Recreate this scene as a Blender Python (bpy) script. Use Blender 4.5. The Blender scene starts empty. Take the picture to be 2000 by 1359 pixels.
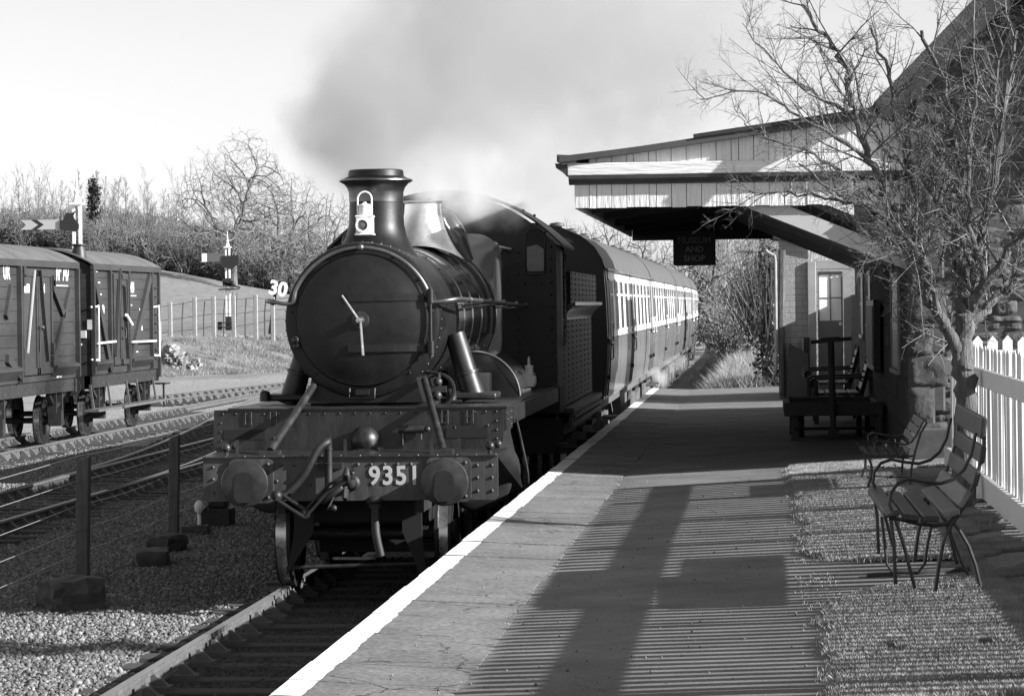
import bpy, math, random
import numpy as np
from mathutils import Vector, Matrix

# ---------------------------------------------------------------- camera, sky, sun, exposure
SC = bpy.context.scene
F, ROLL, CAMZ = 6000.0, math.radians(0.7), 2.61          # focal length in pixels of the 2000 px photograph
_ux = 483.0*math.cos(ROLL)+89.5*math.sin(ROLL)
_uy = -483.0*math.sin(ROLL)+89.5*math.cos(ROLL)
YAW = math.atan2(_ux, F)
PITCH = math.atan2(_uy*math.cos(YAW), F)
CR = Matrix.Rotation(YAW, 3, 'Z') @ Matrix.Rotation(math.pi/2-PITCH, 3, 'X') @ Matrix.Rotation(-ROLL, 3, 'Z')
cam_d = bpy.data.cameras.new('camera')
cam = bpy.data.objects.new('camera', cam_d)
SC.collection.objects.link(cam)
cam.matrix_world = Matrix.Translation((0, 0, CAMZ)) @ CR.to_4x4()
cam_d.sensor_width = 36.0
cam_d.lens = 36.0*F/2000.0
cam_d.clip_start = 0.5
cam_d.clip_end = 5000.0
SC.camera = cam

SUN_EL, SUN_BACK = math.radians(23.2), math.radians(15.0)   # low winter sun from the right, a little behind the camera
sun_dir = Vector((math.cos(SUN_EL)*math.cos(SUN_BACK), -math.cos(SUN_EL)*math.sin(SUN_BACK), math.sin(SUN_EL)))
world = bpy.data.worlds.new('World')
SC.world = world
world.use_nodes = True
wn = world.node_tree
for n in list(wn.nodes): wn.nodes.remove(n)
sky = wn.nodes.new('ShaderNodeTexSky')
sky.sky_type = 'NISHITA'
sky.sun_disc = False
sky.sun_elevation = SUN_EL
sky.sun_rotation = math.radians(90)+SUN_BACK
sky.air_density = 1.0
sky.dust_density = 0.6
bw = wn.nodes.new('ShaderNodeRGBToBW')
bg = wn.nodes.new('ShaderNodeBackground')
bg.inputs['Strength'].default_value = 0.072
wo = wn.nodes.new('ShaderNodeOutputWorld')
wn.links.new(sky.outputs['Color'], bw.inputs['Color'])
wn.links.new(bw.outputs['Val'], bg.inputs['Color'])
wn.links.new(bg.outputs['Background'], wo.inputs['Surface'])

sun_d = bpy.data.lights.new('sun', 'SUN')
sun_d.energy = 4.6
sun_d.angle = math.radians(0.5)
sun = bpy.data.objects.new('sun', sun_d)
SC.collection.objects.link(sun)
sun.rotation_euler = sun_dir.to_track_quat('Z', 'Y').to_euler()

SC.view_settings.view_transform = 'Standard'
SC.view_settings.look = 'None'
SC.view_settings.exposure = 1.35
SC.view_settings.gamma = 1.0
SC.cycles.use_denoising = True
SC.cycles.max_bounces = 8
SC.cycles.volume_bounces = 2
SC.cycles.transparent_max_bounces = 16
SC.render.film_transparent = False

# ---------------------------------------------------------------- helpers
def at(px, py, Y=None, Z=None, X=None):
    """World point seen at a pixel of the 2000 px photograph, at a known distance, height or lateral offset."""
    d = CR @ Vector(((px-1000.0)/F, -(py-679.5)/F, -1.0))
    t = Y/d.y if Y is not None else ((Z-CAMZ)/d.z if Z is not None else X/d.x)
    return Vector((0, 0, CAMZ)) + d*t

MATS = {}
def mat(name, base, rough=0.6, metal=0.0, var=0.0, vscale=6.0, bump=0.0, bscale=40.0, coat=0.0, spec=0.5, stretch=None, detail=6.0):
    m = bpy.data.materials.new(name); m.use_nodes = True
    nt = m.node_tree; b = nt.nodes['Principled BSDF']
    b.inputs['Base Color'].default_value = (base, base, base, 1)
    b.inputs['Roughness'].default_value = rough
    b.inputs['Metallic'].default_value = metal
    b.inputs['Coat Weight'].default_value = coat
    b.inputs['Coat Roughness'].default_value = 0.08
    b.inputs['Specular IOR Level'].default_value = spec
    if var or bump:
        tc = nt.nodes.new('ShaderNodeTexCoord'); src = tc.outputs['Object']
        if stretch:
            mp = nt.nodes.new('ShaderNodeMapping'); mp.inputs['Scale'].default_value = stretch
            nt.links.new(src, mp.inputs['Vector']); src = mp.outputs['Vector']
    if var:
        nz = nt.nodes.new('ShaderNodeTexNoise'); nz.inputs['Scale'].default_value = vscale; nz.inputs['Detail'].default_value = detail
        nz.inputs['Roughness'].default_value = 0.65
        nt.links.new(src, nz.inputs['Vector'])
        mr = nt.nodes.new('ShaderNodeMapRange')
        mr.inputs['From Min'].default_value = 0.3; mr.inputs['From Max'].default_value = 0.7
        mr.inputs['To Min'].default_value = base*(1-var); mr.inputs['To Max'].default_value = min(base*(1+var), 0.95)
        nt.links.new(nz.outputs['Fac'], mr.inputs['Value'])
        nt.links.new(mr.outputs['Result'], b.inputs['Base Color'])
        m2 = nt.nodes.new('ShaderNodeMapRange')
        m2.inputs['To Min'].default_value = max(rough-0.12, 0.03); m2.inputs['To Max'].default_value = min(rough+0.12, 1)
        nt.links.new(nz.outputs['Fac'], m2.inputs['Value']); nt.links.new(m2.outputs['Result'], b.inputs['Roughness'])
    if bump:
        nb = nt.nodes.new('ShaderNodeTexNoise'); nb.inputs['Scale'].default_value = bscale; nb.inputs['Detail'].default_value = 5
        nt.links.new(src, nb.inputs['Vector'])
        bp = nt.nodes.new('ShaderNodeBump'); bp.inputs['Strength'].default_value = bump; bp.inputs['Distance'].default_value = 0.02
        nt.links.new(nb.outputs['Fac'], bp.inputs['Height']); nt.links.new(bp.outputs['Normal'], b.inputs['Normal'])
    MATS[name] = m
    return m

def brick_mat(name, c1, c2, mortar, bw_, bh, axes, rough=0.9, bump=0.6, noise=0.5, msize=0.012, distort=0.0, nscale=25):
    """Courses of stone or brick laid out in the wall's own plane (axes picks which object axes)."""
    m = bpy.data.materials.new(name); m.use_nodes = True
    nt = m.node_tree; b = nt.nodes['Principled BSDF']; L = nt.links.new
    b.inputs['Roughness'].default_value = rough
    tc = nt.nodes.new('ShaderNodeTexCoord'); sp = nt.nodes.new('ShaderNodeSeparateXYZ'); cb = nt.nodes.new('ShaderNodeCombineXYZ')
    L(tc.outputs['Object'], sp.inputs[0]); L(sp.outputs[axes[0]], cb.inputs[0]); L(sp.outputs[axes[1]], cb.inputs[1])
    vec = cb.outputs[0]
    if distort:
        nd = nt.nodes.new('ShaderNodeTexNoise'); nd.inputs['Scale'].default_value = 3.0; L(tc.outputs['Object'], nd.inputs['Vector'])
        vs = nt.nodes.new('ShaderNodeVectorMath'); vs.operation = 'MULTIPLY_ADD'
        vs.inputs[1].default_value = (distort, distort, 0); L(nd.outputs['Color'], vs.inputs[0]); L(vec, vs.inputs[2]); vec = vs.outputs[0]
    br = nt.nodes.new('ShaderNodeTexBrick'); br.inputs['Scale'].default_value = 1.0
    br.inputs['Color1'].default_value = (c1,)*3+(1,); br.inputs['Color2'].default_value = (c2,)*3+(1,); br.inputs['Mortar'].default_value = (mortar,)*3+(1,)
    br.inputs['Mortar Size'].default_value = msize; br.inputs['Mortar Smooth'].default_value = 0.3
    br.inputs['Brick Width'].default_value = bw_; br.inputs['Row Height'].default_value = bh
    L(vec, br.inputs['Vector'])
    nz = nt.nodes.new('ShaderNodeTexNoise'); nz.inputs['Scale'].default_value = nscale; nz.inputs['Detail'].default_value = 8; nz.inputs['Roughness'].default_value = 0.7
    L(tc.outputs['Object'], nz.inputs['Vector'])
    mr = nt.nodes.new('ShaderNodeMapRange'); mr.inputs['From Min'].default_value = 0.3; mr.inputs['From Max'].default_value = 0.7
    mr.inputs['To Min'].default_value = 1-noise; mr.inputs['To Max'].default_value = 1+noise; L(nz.outputs['Fac'], mr.inputs['Value'])
    mx = nt.nodes.new('ShaderNodeVectorMath'); mx.operation = 'SCALE'; L(br.outputs['Color'], mx.inputs[0]); L(mr.outputs['Result'], mx.inputs['Scale'])
    L(mx.outputs[0], b.inputs['Base Color'])
    ma = nt.nodes.new('ShaderNodeMath'); ma.operation = 'MULTIPLY_ADD'; ma.inputs[1].default_value = -1.2
    L(br.outputs['Fac'], ma.inputs[0]); L(nz.outputs['Fac'], ma.inputs[2])
    bp = nt.nodes.new('ShaderNodeBump'); bp.inputs['Strength'].default_value = bump; bp.inputs['Distance'].default_value = 0.04
    L(ma.outputs[0], bp.inputs['Height']); L(bp.outputs['Normal'], b.inputs['Normal'])
    MATS[name] = m
    return m

def tag(o, label=None, cat=None, group=None, kind=None):
    if label: o['label'] = label
    if cat: o['category'] = cat
    if group: o['group'] = group
    if kind: o['kind'] = kind
    return o

def empty(name, loc=(0, 0, 0), rz=0.0, label=None, cat=None, group=None):
    o = bpy.data.objects.new(name, None); SC.collection.objects.link(o)
    o.location = loc; o.rotation_euler = (0, 0, rz); o.empty_display_size = 0.2
    return tag(o, label, cat, group)

def link(name, me, m=None, parent=None):
    if m is not None and not me.materials: me.materials.append(MATS[m] if isinstance(m, str) else m)
    o = bpy.data.objects.new(name, me); SC.collection.objects.link(o)
    if parent is not None: o.parent = parent
    return o

def kids(o): return list(o.children)

def copy_tree(o, parent=None):
    c = o.copy(); SC.collection.objects.link(c)
    if parent is not None: c.parent = parent
    for ch in kids(o): copy_tree(ch, c)
    return c

def frame(d):
    d = Vector(d).normalized()
    a = Vector((0, 0, 1)) if abs(d.z) < 0.9 else Vector((1, 0, 0))
    u = d.cross(a).normalized()
    return d, u, d.cross(u).normalized()

class MB:
    """Collects shapes and links them as one mesh object."""
    def __init__(s): s.v = []; s.f = []
    def add(s, vs, fs):
        n = len(s.v); s.v.extend([tuple(v) for v in vs]); s.f.extend([tuple(i+n for i in f) for f in fs]); return s
    def box(s, a, b, M=None):
        (x0, y0, z0), (x1, y1, z1) = a, b
        vs = [Vector(p) for p in ((x0,y0,z0),(x1,y0,z0),(x1,y1,z0),(x0,y1,z0),(x0,y0,z1),(x1,y0,z1),(x1,y1,z1),(x0,y1,z1))]
        if M is not None: vs = [M @ v for v in vs]
        return s.add(vs, ((3,2,1,0),(4,5,6,7),(0,1,5,4),(1,2,6,5),(2,3,7,6),(3,0,4,7)))
    def bar(s, p, q, w, h, up=(0, 0, 1)):
        """Rectangular bar from p to q, w across and h along up."""
        p, q = Vector(p), Vector(q); d = (q-p).normalized(); up = Vector(up)
        x = d.cross(up).normalized(); u = x.cross(d).normalized()
        vs = [b+x*sx*w/2+u*su*h/2 for b in (p, q) for sx, su in ((-1,-1),(1,-1),(1,1),(-1,1))]
        return s.add(vs, ((0,1,2,3),(7,6,5,4),(0,4,5,1),(1,5,6,2),(2,6,7,3),(3,7,4,0)))
    def tube(s, pts, r, n=8, caps=True):
        pts = [Vector(p) for p in pts]; rs = r if isinstance(r, (list, tuple)) else [r]*len(pts)
        vs = []; fs = []; u = None
        for i, p in enumerate(pts):
            d = (pts[min(i+1, len(pts)-1)]-pts[max(i-1, 0)]).normalized()
            if u is None: _, u, w = frame(d)
            else:
                u = (u-d*u.dot(d))
                if u.length < 1e-5: _, u, w = frame(d)
                u.normalize()
            w = d.cross(u)
            for k in range(n):
                a = 2*math.pi*k/n
                vs.append(p+(u*math.cos(a)+w*math.sin(a))*rs[i])
        for i in range(len(pts)-1):
            for k in range(n):
                fs.append((i*n+k, i*n+(k+1) % n, (i+1)*n+(k+1) % n, (i+1)*n+k))
        if caps:
            fs.append(tuple(range(n-1, -1, -1))); fs.append(tuple((len(pts)-1)*n+k for k in range(n)))
        return s.add(vs, fs)
    def lathe(s, c, axis, prof, n=32, a0=0.0, a1=2*math.pi):
        """prof: (distance along axis, radius) pairs."""
        c = Vector(c); d, u, w = frame(axis); full = abs(a1-a0-2*math.pi) < 1e-6
        m = n if full else n+1; vs = []; fs = []
        for h, r in prof:
            for k in range(m):
                a = a0+(a1-a0)*k/n
                vs.append(c+d*h+(u*math.cos(a)+w*math.sin(a))*max(r, 1e-5))
        for i in range(len(prof)-1):
            for k in range(n):
                j = (k+1) % m
                fs.append((i*m+k, i*m+j, (i+1)*m+j, (i+1)*m+k))
        return s.add(vs, fs)
    def disc(s, c, axis, r, t, n=32):
        return s.lathe(c, axis, [(0, 0), (0, r-t*0.15), (t*0.15, r), (t, r), (t, 0)], n)
    def prism(s, poly, o, ex, ey, depth):
        """Polygon in the plane o + a*ex + b*ey, pushed along depth."""
        o, ex, ey, depth = Vector(o), Vector(ex), Vector(ey), Vector(depth); n = len(poly)
        vs = [o+ex*a+ey*b for a, b in poly]; vs += [v+depth for v in vs]
        fs = [tuple(range(n)), tuple(range(2*n-1, n-1, -1))]+[(k, k+n, (k+1) % n+n, (k+1) % n) for k in range(n)]
        return s.add(vs, fs)
    def sphere(s, c, r, n=12, m=8, sc=(1, 1, 1)):
        c = Vector(c); vs = [c+Vector((0, 0, -r*sc[2]))]; fs = []
        for i in range(1, m):
            t = math.pi*i/m
            for k in range(n):
                a = 2*math.pi*k/n
                vs.append(c+Vector((r*sc[0]*math.sin(t)*math.cos(a), r*sc[1]*math.sin(t)*math.sin(a), -r*sc[2]*math.cos(t))))
        vs.append(c+Vector((0, 0, r*sc[2])))
        for k in range(n): fs.append((0, 1+(k+1) % n, 1+k)); fs.append((len(vs)-1, len(vs)-1-n+k, len(vs)-1-n+(k+1) % n))
        for i in range(m-2):
            for k in range(n): fs.append((1+i*n+k, 1+i*n+(k+1) % n, 1+(i+1)*n+(k+1) % n, 1+(i+1)*n+k))
        return s.add(vs, fs)
    def rivet(s, c, axis, r=0.014): return s.lathe(c, axis, [(0, r), (r*0.5, r*0.85), (r*0.85, r*0.45), (r*0.95, 0)], 6)
    def quad(s, *p): return s.add(p, (tuple(range(len(p))),))
    def build(s, name, m, parent=None, smooth=True, bevel=0.0, seg=2, label=None):
        me = bpy.data.meshes.new(name); me.from_pydata(s.v, [], s.f); me.update()
        if smooth:
            me.polygons.foreach_set('use_smooth', [True]*len(me.polygons)); me.set_sharp_from_angle(angle=math.radians(38))
        o = link(name, me, m, parent)
        if bevel:
            bv = o.modifiers.new('bevel', 'BEVEL'); bv.width = bevel; bv.segments = seg; bv.limit_method = 'ANGLE'; bv.angle_limit = math.radians(40)
        if label: o['label'] = label
        return o

def np_mesh(name, V, Fc, m=None, parent=None, smooth=False):
    """Mesh from numpy arrays of vertices and equal-sized faces."""
    me = bpy.data.meshes.new(name); k = Fc.shape[1]
    me.vertices.add(len(V)); me.vertices.foreach_set('co', np.ascontiguousarray(V, dtype=np.float32).ravel())
    me.loops.add(Fc.size); me.loops.foreach_set('vertex_index', np.ascontiguousarray(Fc, dtype=np.int32).ravel())
    me.polygons.add(len(Fc)); me.polygons.foreach_set('loop_start', np.arange(0, Fc.size, k, dtype=np.int32))
    me.update(calc_edges=True); me.validate()
    if smooth: me.polygons.foreach_set('use_smooth', [True]*len(me.polygons))
    return link(name, me, m, parent)

def lettering(name, body, size, m, parent, M, ext=0.004, bold=0.0, width=1.0, align='CENTER', gap=1.0):
    c = bpy.data.curves.new('letters', 'FONT'); c.body = body; c.size = size; c.extrude = ext; c.offset = bold
    c.align_x = align; c.align_y = 'BOTTOM_BASELINE'; c.resolution_u = 4; c.space_character = gap
    t = bpy.data.objects.new('letters', c); SC.collection.objects.link(t)
    dg = bpy.context.evaluated_depsgraph_get(); dg.update()
    me = bpy.data.meshes.new_from_object(t.evaluated_get(dg))
    bpy.data.objects.remove(t); me.transform(Matrix.Diagonal((width, 1, 1, 1))); me.transform(M); me.materials.clear()
    return link(name, me, m, parent)

def facing(o, ex, ez):
    """Matrix that lays lettering with its baseline along ex and its height along ez at o."""
    ex, ez = Vector(ex).normalized(), Vector(ez).normalized(); n = ex.cross(ez)
    M = Matrix.Identity(4)
    for i in range(3): M[i][0] = ex[i]; M[i][1] = ez[i]; M[i][2] = n[i]; M[i][3] = o[i]
    return M

def arc(c, r, a0, a1, n, fx=1.0, fy=1.0):
    return [(c[0]+r*fx*math.cos(math.radians(a0+(a1-a0)*i/n)), c[1]+r*fy*math.sin(math.radians(a0+(a1-a0)*i/n))) for i in range(n+1)]

def ss(t):
    t = np.clip(t, 0, 1); return t*t*(3-2*t)

def vnoise(x, y, seed=0):
    """Smooth value noise on numpy arrays."""
    x = np.asarray(x, float); y = np.asarray(y, float)
    xi = np.floor(x).astype(np.int64); yi = np.floor(y).astype(np.int64); fx = ss(x-xi); fy = ss(y-yi)
    def h(a, b):
        n = (a*374761393+b*668265263+seed*974634777) & 0xffffffff
        n = ((n ^ (n >> 13))*1274126177) & 0xffffffff
        return ((n ^ (n >> 16)) & 0xffff)/65535.0
    return (h(xi, yi)*(1-fx)+h(xi+1, yi)*fx)*(1-fy)+(h(xi, yi+1)*(1-fx)+h(xi+1, yi+1)*fx)*fy

# ---------------------------------------------------------------- materials
mat('smokebox_black', 0.007, 0.45, spec=0.4, var=0.5, vscale=5, bump=0.08, bscale=60)
mat('engine_paint', 0.07, 0.22, var=0.12, vscale=3, coat=1.0)
MATS['engine_paint'].node_tree.nodes['Principled BSDF'].inputs['Coat IOR'].default_value = 1.75
mat('engine_paint_lit', 0.12, 0.16, var=0.1, vscale=3, coat=1.0)  # engine paint lightened to stand in for sunlit reflections on the boiler
MATS['engine_paint_lit'].node_tree.nodes['Principled BSDF'].inputs['Coat IOR'].default_value = 2.2
mat('pipe_paint', 0.018, 0.45, var=0.4, vscale=7)
mat('frame_black', 0.010, 0.55, var=0.4, vscale=9)
mat('dull_black', 0.003, 0.8)
mat('beam_paint', 0.048, 0.45, var=0.5, vscale=3.5, bump=0.1, stretch=(3.5, 3.5, 0.7), bscale=18)
mat('deck_plate', 0.016, 0.40, var=0.65, vscale=4, bump=0.12, stretch=(3, 3, 0.7), bscale=14)
mat('buffer_steel', 0.035, 0.42, metal=0.3, var=0.5, vscale=9)
mat('polished_steel', 0.55, 0.28, metal=0.9, var=0.25, vscale=20)
mat('brass', 0.80, 0.30, metal=1.0, var=0.15, vscale=7)
mat('copper', 0.20, 0.34, metal=1.0, var=0.2, vscale=7)
mat('rubber', 0.011, 0.6, var=0.4, vscale=20)
mat('number_paint', 0.42, 0.5)
mat('lamp_white', 0.78, 0.4, var=0.06, vscale=14)
mat('lamp_grey', 0.72, 0.5, var=0.1, vscale=14)
mat('lens', 0.10, 0.08, coat=1.0)
mat('dark_glass', 0.02, 0.35, spec=0.15)
mat('cab_glass', 0.07, 0.1, var=0.5, vscale=3)
mat('cream_paint', 0.72, 0.35, var=0.06, vscale=2)
mat('coach_brown', 0.13, 0.28, var=0.25, vscale=1.2, coat=0.3, stretch=(1, 3, 0.4))
mat('coach_roof', 0.07, 0.6, var=0.25, vscale=1.5)
mat('underframe', 0.09, 0.7, var=0.5, vscale=6)
mat('wagon_paint', 0.036, 0.55, var=0.28, vscale=2.2, bump=0.12, bscale=25, stretch=(1, 0.35, 1))
mat('wagon_iron', 0.03, 0.5, var=0.35, vscale=9)
mat('wagon_roof', 0.10, 0.75, var=0.3, vscale=1.6)
mat('white_paint', 0.85, 0.5, var=0.05, vscale=9)
mat('fence_white', 0.64, 0.55, var=0.07, vscale=10, bump=0.1)
mat('peeling_white', 0.66, 0.6, var=0.10, vscale=5, bump=0.55, bscale=7, stretch=(5, 1, 0.7))
mat('beam_white', 0.66, 0.6, var=0.10, vscale=5, bump=0.5, bscale=7, stretch=(0.7, 1, 6))
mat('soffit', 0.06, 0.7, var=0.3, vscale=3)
mat('strut_paint', 0.42, 0.55, var=0.06, vscale=4)
mat('canopy_dark', 0.03, 0.5, var=0.3, vscale=5)
mat('roof_felt', 0.06, 0.8, var=0.3, vscale=4)
mat('rail_top', 0.30, 0.33, metal=0.7, var=0.3, vscale=6, stretch=(8, 0.5, 1))
mat('rail_rust', 0.085, 0.75, var=0.4, vscale=9)
mat('sleeper_wood', 0.050, 0.85, var=0.5, vscale=4, bump=0.5, bscale=12, stretch=(0.6, 8, 8))
mat('post_wood', 0.09, 0.8, var=0.35, vscale=5, bump=0.4, bscale=14, stretch=(6, 6, 0.5))
mat('block_wood', 0.055, 0.85, var=0.6, vscale=5, bump=0.7, bscale=9)
mat('wire', 0.5, 0.4, metal=0.6)
mat('stone_grit', 0.30, 0.85, var=0.5, vscale=1.3)
mat('concrete', 0.27, 0.85, var=0.25, vscale=9, bump=0.3)
mat('grass_blade', 0.26, 0.75, var=0.45, vscale=3.5)
mat('dry_grass', 0.24, 0.7, var=0.5, vscale=0.8)
mat('bark', 0.085, 0.85, var=0.5, vscale=9, bump=0.8, bscale=22, stretch=(3, 3, 0.6))
mat('twig', 0.085, 0.6, var=0.5, vscale=4)
mat('far_bark', 0.12, 0.9)  # lightened to put the haze of distance into the bark colour
mat('far_twig', 0.16, 0.9)  # twigs lightened likewise, haze carried by the colour
mat('pale_bark', 0.30, 0.9, var=0.3, vscale=0.6)
mat('scrub', 0.15, 0.9, var=0.6, vscale=0.35)  # lightened in place of haze over the far wood
mat('rail_bright', 0.20, 0.4, metal=0.9, var=0.2, vscale=9)
mat('deep_black', 0.006, 0.7)  # near-black tone for frames, guard irons and tender rivets
mat('ivy', 0.055, 0.5, var=0.5, vscale=0.8)
mat('bench_wood', 0.026, 0.42, var=0.55, vscale=6, bump=0.25, bscale=30, stretch=(4, 0.5, 4))
mat('bench_worn', 0.16, 0.55, var=0.35, vscale=7, bump=0.3, bscale=30, stretch=(6, 0.5, 6))
mat('iron_black', 0.022, 0.36, var=0.3, vscale=15)
mat('trolley_wood', 0.05, 0.7, var=0.4, vscale=5)
mat('door_grey', 0.17, 0.45, var=0.12, vscale=4)
mat('frame_grey', 0.30, 0.5, var=0.1, vscale=5)
mat('bright_pane', 0.92, 0.25, var=0.12, vscale=2)  # near-white stands in for light reflected in the door panes
mat('sign_dark', 0.02, 0.45, var=0.15, vscale=8)
mat('sign_letter', 0.30, 0.5)
mat('arm_white', 0.42, 0.5)
mat('arm_red', 0.12, 0.5)
mat('black_paint', 0.02, 0.5)
mat('slate', 0.045, 0.7, var=0.5, vscale=7, bump=0.4)
mat('ivory', 0.75, 0.25)
mat('rubble', 0.10, 0.9, var=0.65, vscale=4.5, bump=0.8, bscale=18)
mat('quoin_face', 0.05, 0.9, var=0.4, vscale=6, bump=0.6, bscale=18)  # stone darkened to carry the shade of the tree and fence
mat('mortar', 0.06, 0.9, var=0.3, vscale=8)
brick_mat('rubble_stone', 0.24, 0.15, 0.07, 0.52, 0.27, (0, 2), bump=1.0, noise=0.75, msize=0.02, distort=0.16, nscale=14)
brick_mat('wall_stone', 0.09, 0.065, 0.045, 0.5, 0.26, (1, 2), bump=0.7, noise=0.5, msize=0.012, distort=0.04)
brick_mat('quoin_stone', 0.19, 0.15, 0.06, 3.0, 0.31, (0, 2), bump=0.9, noise=0.35, msize=0.008, distort=0.05, nscale=9)
brick_mat('tile_wall', 0.30, 0.26, 0.11, 0.21, 0.105, (0, 2), bump=0.4, noise=0.15, msize=0.004)
brick_mat('platform_face', 0.09, 0.06, 0.03, 0.23, 0.08, (1, 2), bump=0.5, noise=0.5, msize=0.008)

# ---------------------------------------------------------------- the setting: ground, platform
WORLD = set()
def wempty(name, loc, label=None, cat=None, group=None):
    """An Empty at a thing's base whose parts are given in world coordinates."""
    o = empty(name, loc, 0, label, cat, group); WORLD.add(o.name); return o
_link0 = link
def link(name, me, m=None, parent=None):
    o = _link0(name, me, m, parent)
    if parent is not None and parent.name in WORLD: o.location = -Vector(parent.location)
    return o

def height(X, Y):
    X = np.asarray(X, float); Y = np.asarray(Y, float)
    z = np.full(np.broadcast(X, Y).shape, -0.2)+0*X
    left = ss((-9.0-X)/6.0)
    foot = 118+np.clip((X+24.5)*2.2, -30, 36)
    bank = ss((Y-foot)/20.0)*1.35
    zt = np.clip(6.4+(-60-X)*0.2, 2.2, 9.0)
    field = np.clip((Y-142)/168.0, 0, 1)*(zt-1.2)
    hill = ss((Y-305)/80.0)*2.6
    far = np.clip((Y-420)/600.0, 0, 1)*6
    z = z+left*(bank+field+hill+far)
    r = ss((Y-60.9)/0.5)
    z = z+r*(0.12*ss((X+2.6)/0.5)+0.95*ss((X+1.75)/1.1)+1.3*ss((X+0.6)/4.0)*ss((Y-66)/40.0)+0.10*(vnoise(X*2.1, Y*1.2, 5)-0.5)*ss((X+2.2)))
    z = z+ss((X+20)/18)*ss((Y-160)/160.0)*4.0
    z = z+left*ss((Y-100)/25.0)*(0.16*(vnoise(X*0.7, Y*0.35, 1)-0.5)+0.5*(vnoise(X*0.12, Y*0.05, 2)-0.5)*ss((Y-150)/50))
    z = z+0.05*(vnoise(X*1.7, Y*1.1, 3)-0.5)*(1-left)*ss((-2.4-X)/0.3)*ss((60-Y)/20)
    return z

def ground_sheet():
    xs = np.unique(np.concatenate([np.linspace(-900, -120, 24), np.linspace(-120, -32, 45), np.linspace(-32, 8, 150), np.linspace(8, 80, 25), np.linspace(80, 900, 16)]))
    ys = np.unique(np.concatenate([np.linspace(-60, 14, 6), np.linspace(14, 170, 260), np.linspace(170, 420, 60), np.linspace(420, 3500, 20)]))
    X, Y = np.meshgrid(xs, ys); Z = height(X, Y)
    nx, ny = len(xs), len(ys); i = np.arange(nx*ny).reshape(ny, nx)
    V = np.stack([X.ravel(), Y.ravel(), Z.ravel()], 1)
    Fc = np.stack([i[:-1, :-1].ravel(), i[:-1, 1:].ravel(), i[1:, 1:].ravel(), i[1:, :-1].ravel()], 1)
    m = bpy.data.materials.new('ground'); m.use_nodes = True; nt = m.node_tree; L = nt.links.new; b = nt.nodes['Principled BSDF']
    b.inputs['Roughness'].default_value = 0.92
    ge = nt.nodes.new('ShaderNodeNewGeometry')
    at1 = nt.nodes.new('ShaderNodeAttribute'); at1.attribute_name = 'grass'
    vo = nt.nodes.new('ShaderNodeTexVoronoi'); vo.inputs['Scale'].default_value = 17; L(ge.outputs['Position'], vo.inputs['Vector'])
    m1 = nt.nodes.new('ShaderNodeMapRange'); m1.inputs['To Min'].default_value = 0.10; m1.inputs['To Max'].default_value = 0.42
    L(vo.outputs['Color'], m1.inputs['Value'])
    nz = nt.nodes.new('ShaderNodeTexNoise'); nz.inputs['Scale'].default_value = 0.9; nz.inputs['Detail'].default_value = 9; nz.inputs['Roughness'].default_value = 0.75
    mp = nt.nodes.new('ShaderNodeMapping'); mp.inputs['Scale'].default_value = (1.6, 0.5, 1); L(ge.outputs['Position'], mp.inputs['Vector']); L(mp.outputs['Vector'], nz.inputs['Vector'])
    m2 = nt.nodes.new('ShaderNodeMapRange'); m2.inputs['From Min'].default_value = 0.3; m2.inputs['From Max'].default_value = 0.7
    m2.inputs['To Min'].default_value = 0.10; m2.inputs['To Max'].default_value = 0.22; L(nz.outputs['Fac'], m2.inputs['Value'])
    mx = nt.nodes.new('ShaderNodeMix'); L(at1.outputs['Fac'], mx.inputs['Factor']); L(m1.outputs['Result'], mx.inputs['A']); L(m2.outputs['Result'], mx.inputs['B'])
    L(mx.outputs['Result'], b.inputs['Base Color'])
    bp = nt.nodes.new('ShaderNodeBump'); bp.inputs['Strength'].default_value = 0.7; bp.inputs['Distance'].default_value = 0.05
    mh = nt.nodes.new('ShaderNodeMix'); L(at1.outputs['Fac'], mh.inputs['Factor']); L(vo.outputs['Distance'], mh.inputs['A']); L(nz.outputs['Fac'], mh.inputs['B'])
    L(mh.outputs['Result'], bp.inputs['Height']); L(bp.outputs['Normal'], b.inputs['Normal'])
    o = np_mesh('ground', V, Fc, m, smooth=True)
    g = np.clip(ss((-9-X)/6)*ss((Y-(110+np.clip((X+24.5)*2.2, -30, 36)))/12)+ss((Y-61)/1)*ss((X+2.9)/0.8), 0, 1)
    a = o.data.attributes.new('grass', 'FLOAT', 'POINT'); a.data.foreach_set('value', g.ravel().astype(np.float32))
    tag(o, kind='structure')
ground_sheet()

rng = random.Random(4)
PX0, PXJ, PXR = -2.11, -1.36, 1.5        # platform edge, slab joint, wall line
def zp(X, Y=20.0):
    if X < PXJ: return 0.897+(PXJ-X)*0.045
    return 0.897+(X-PXJ)*(0.060-0.030*float(ss((Y-30.5)/3.0)))

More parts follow.
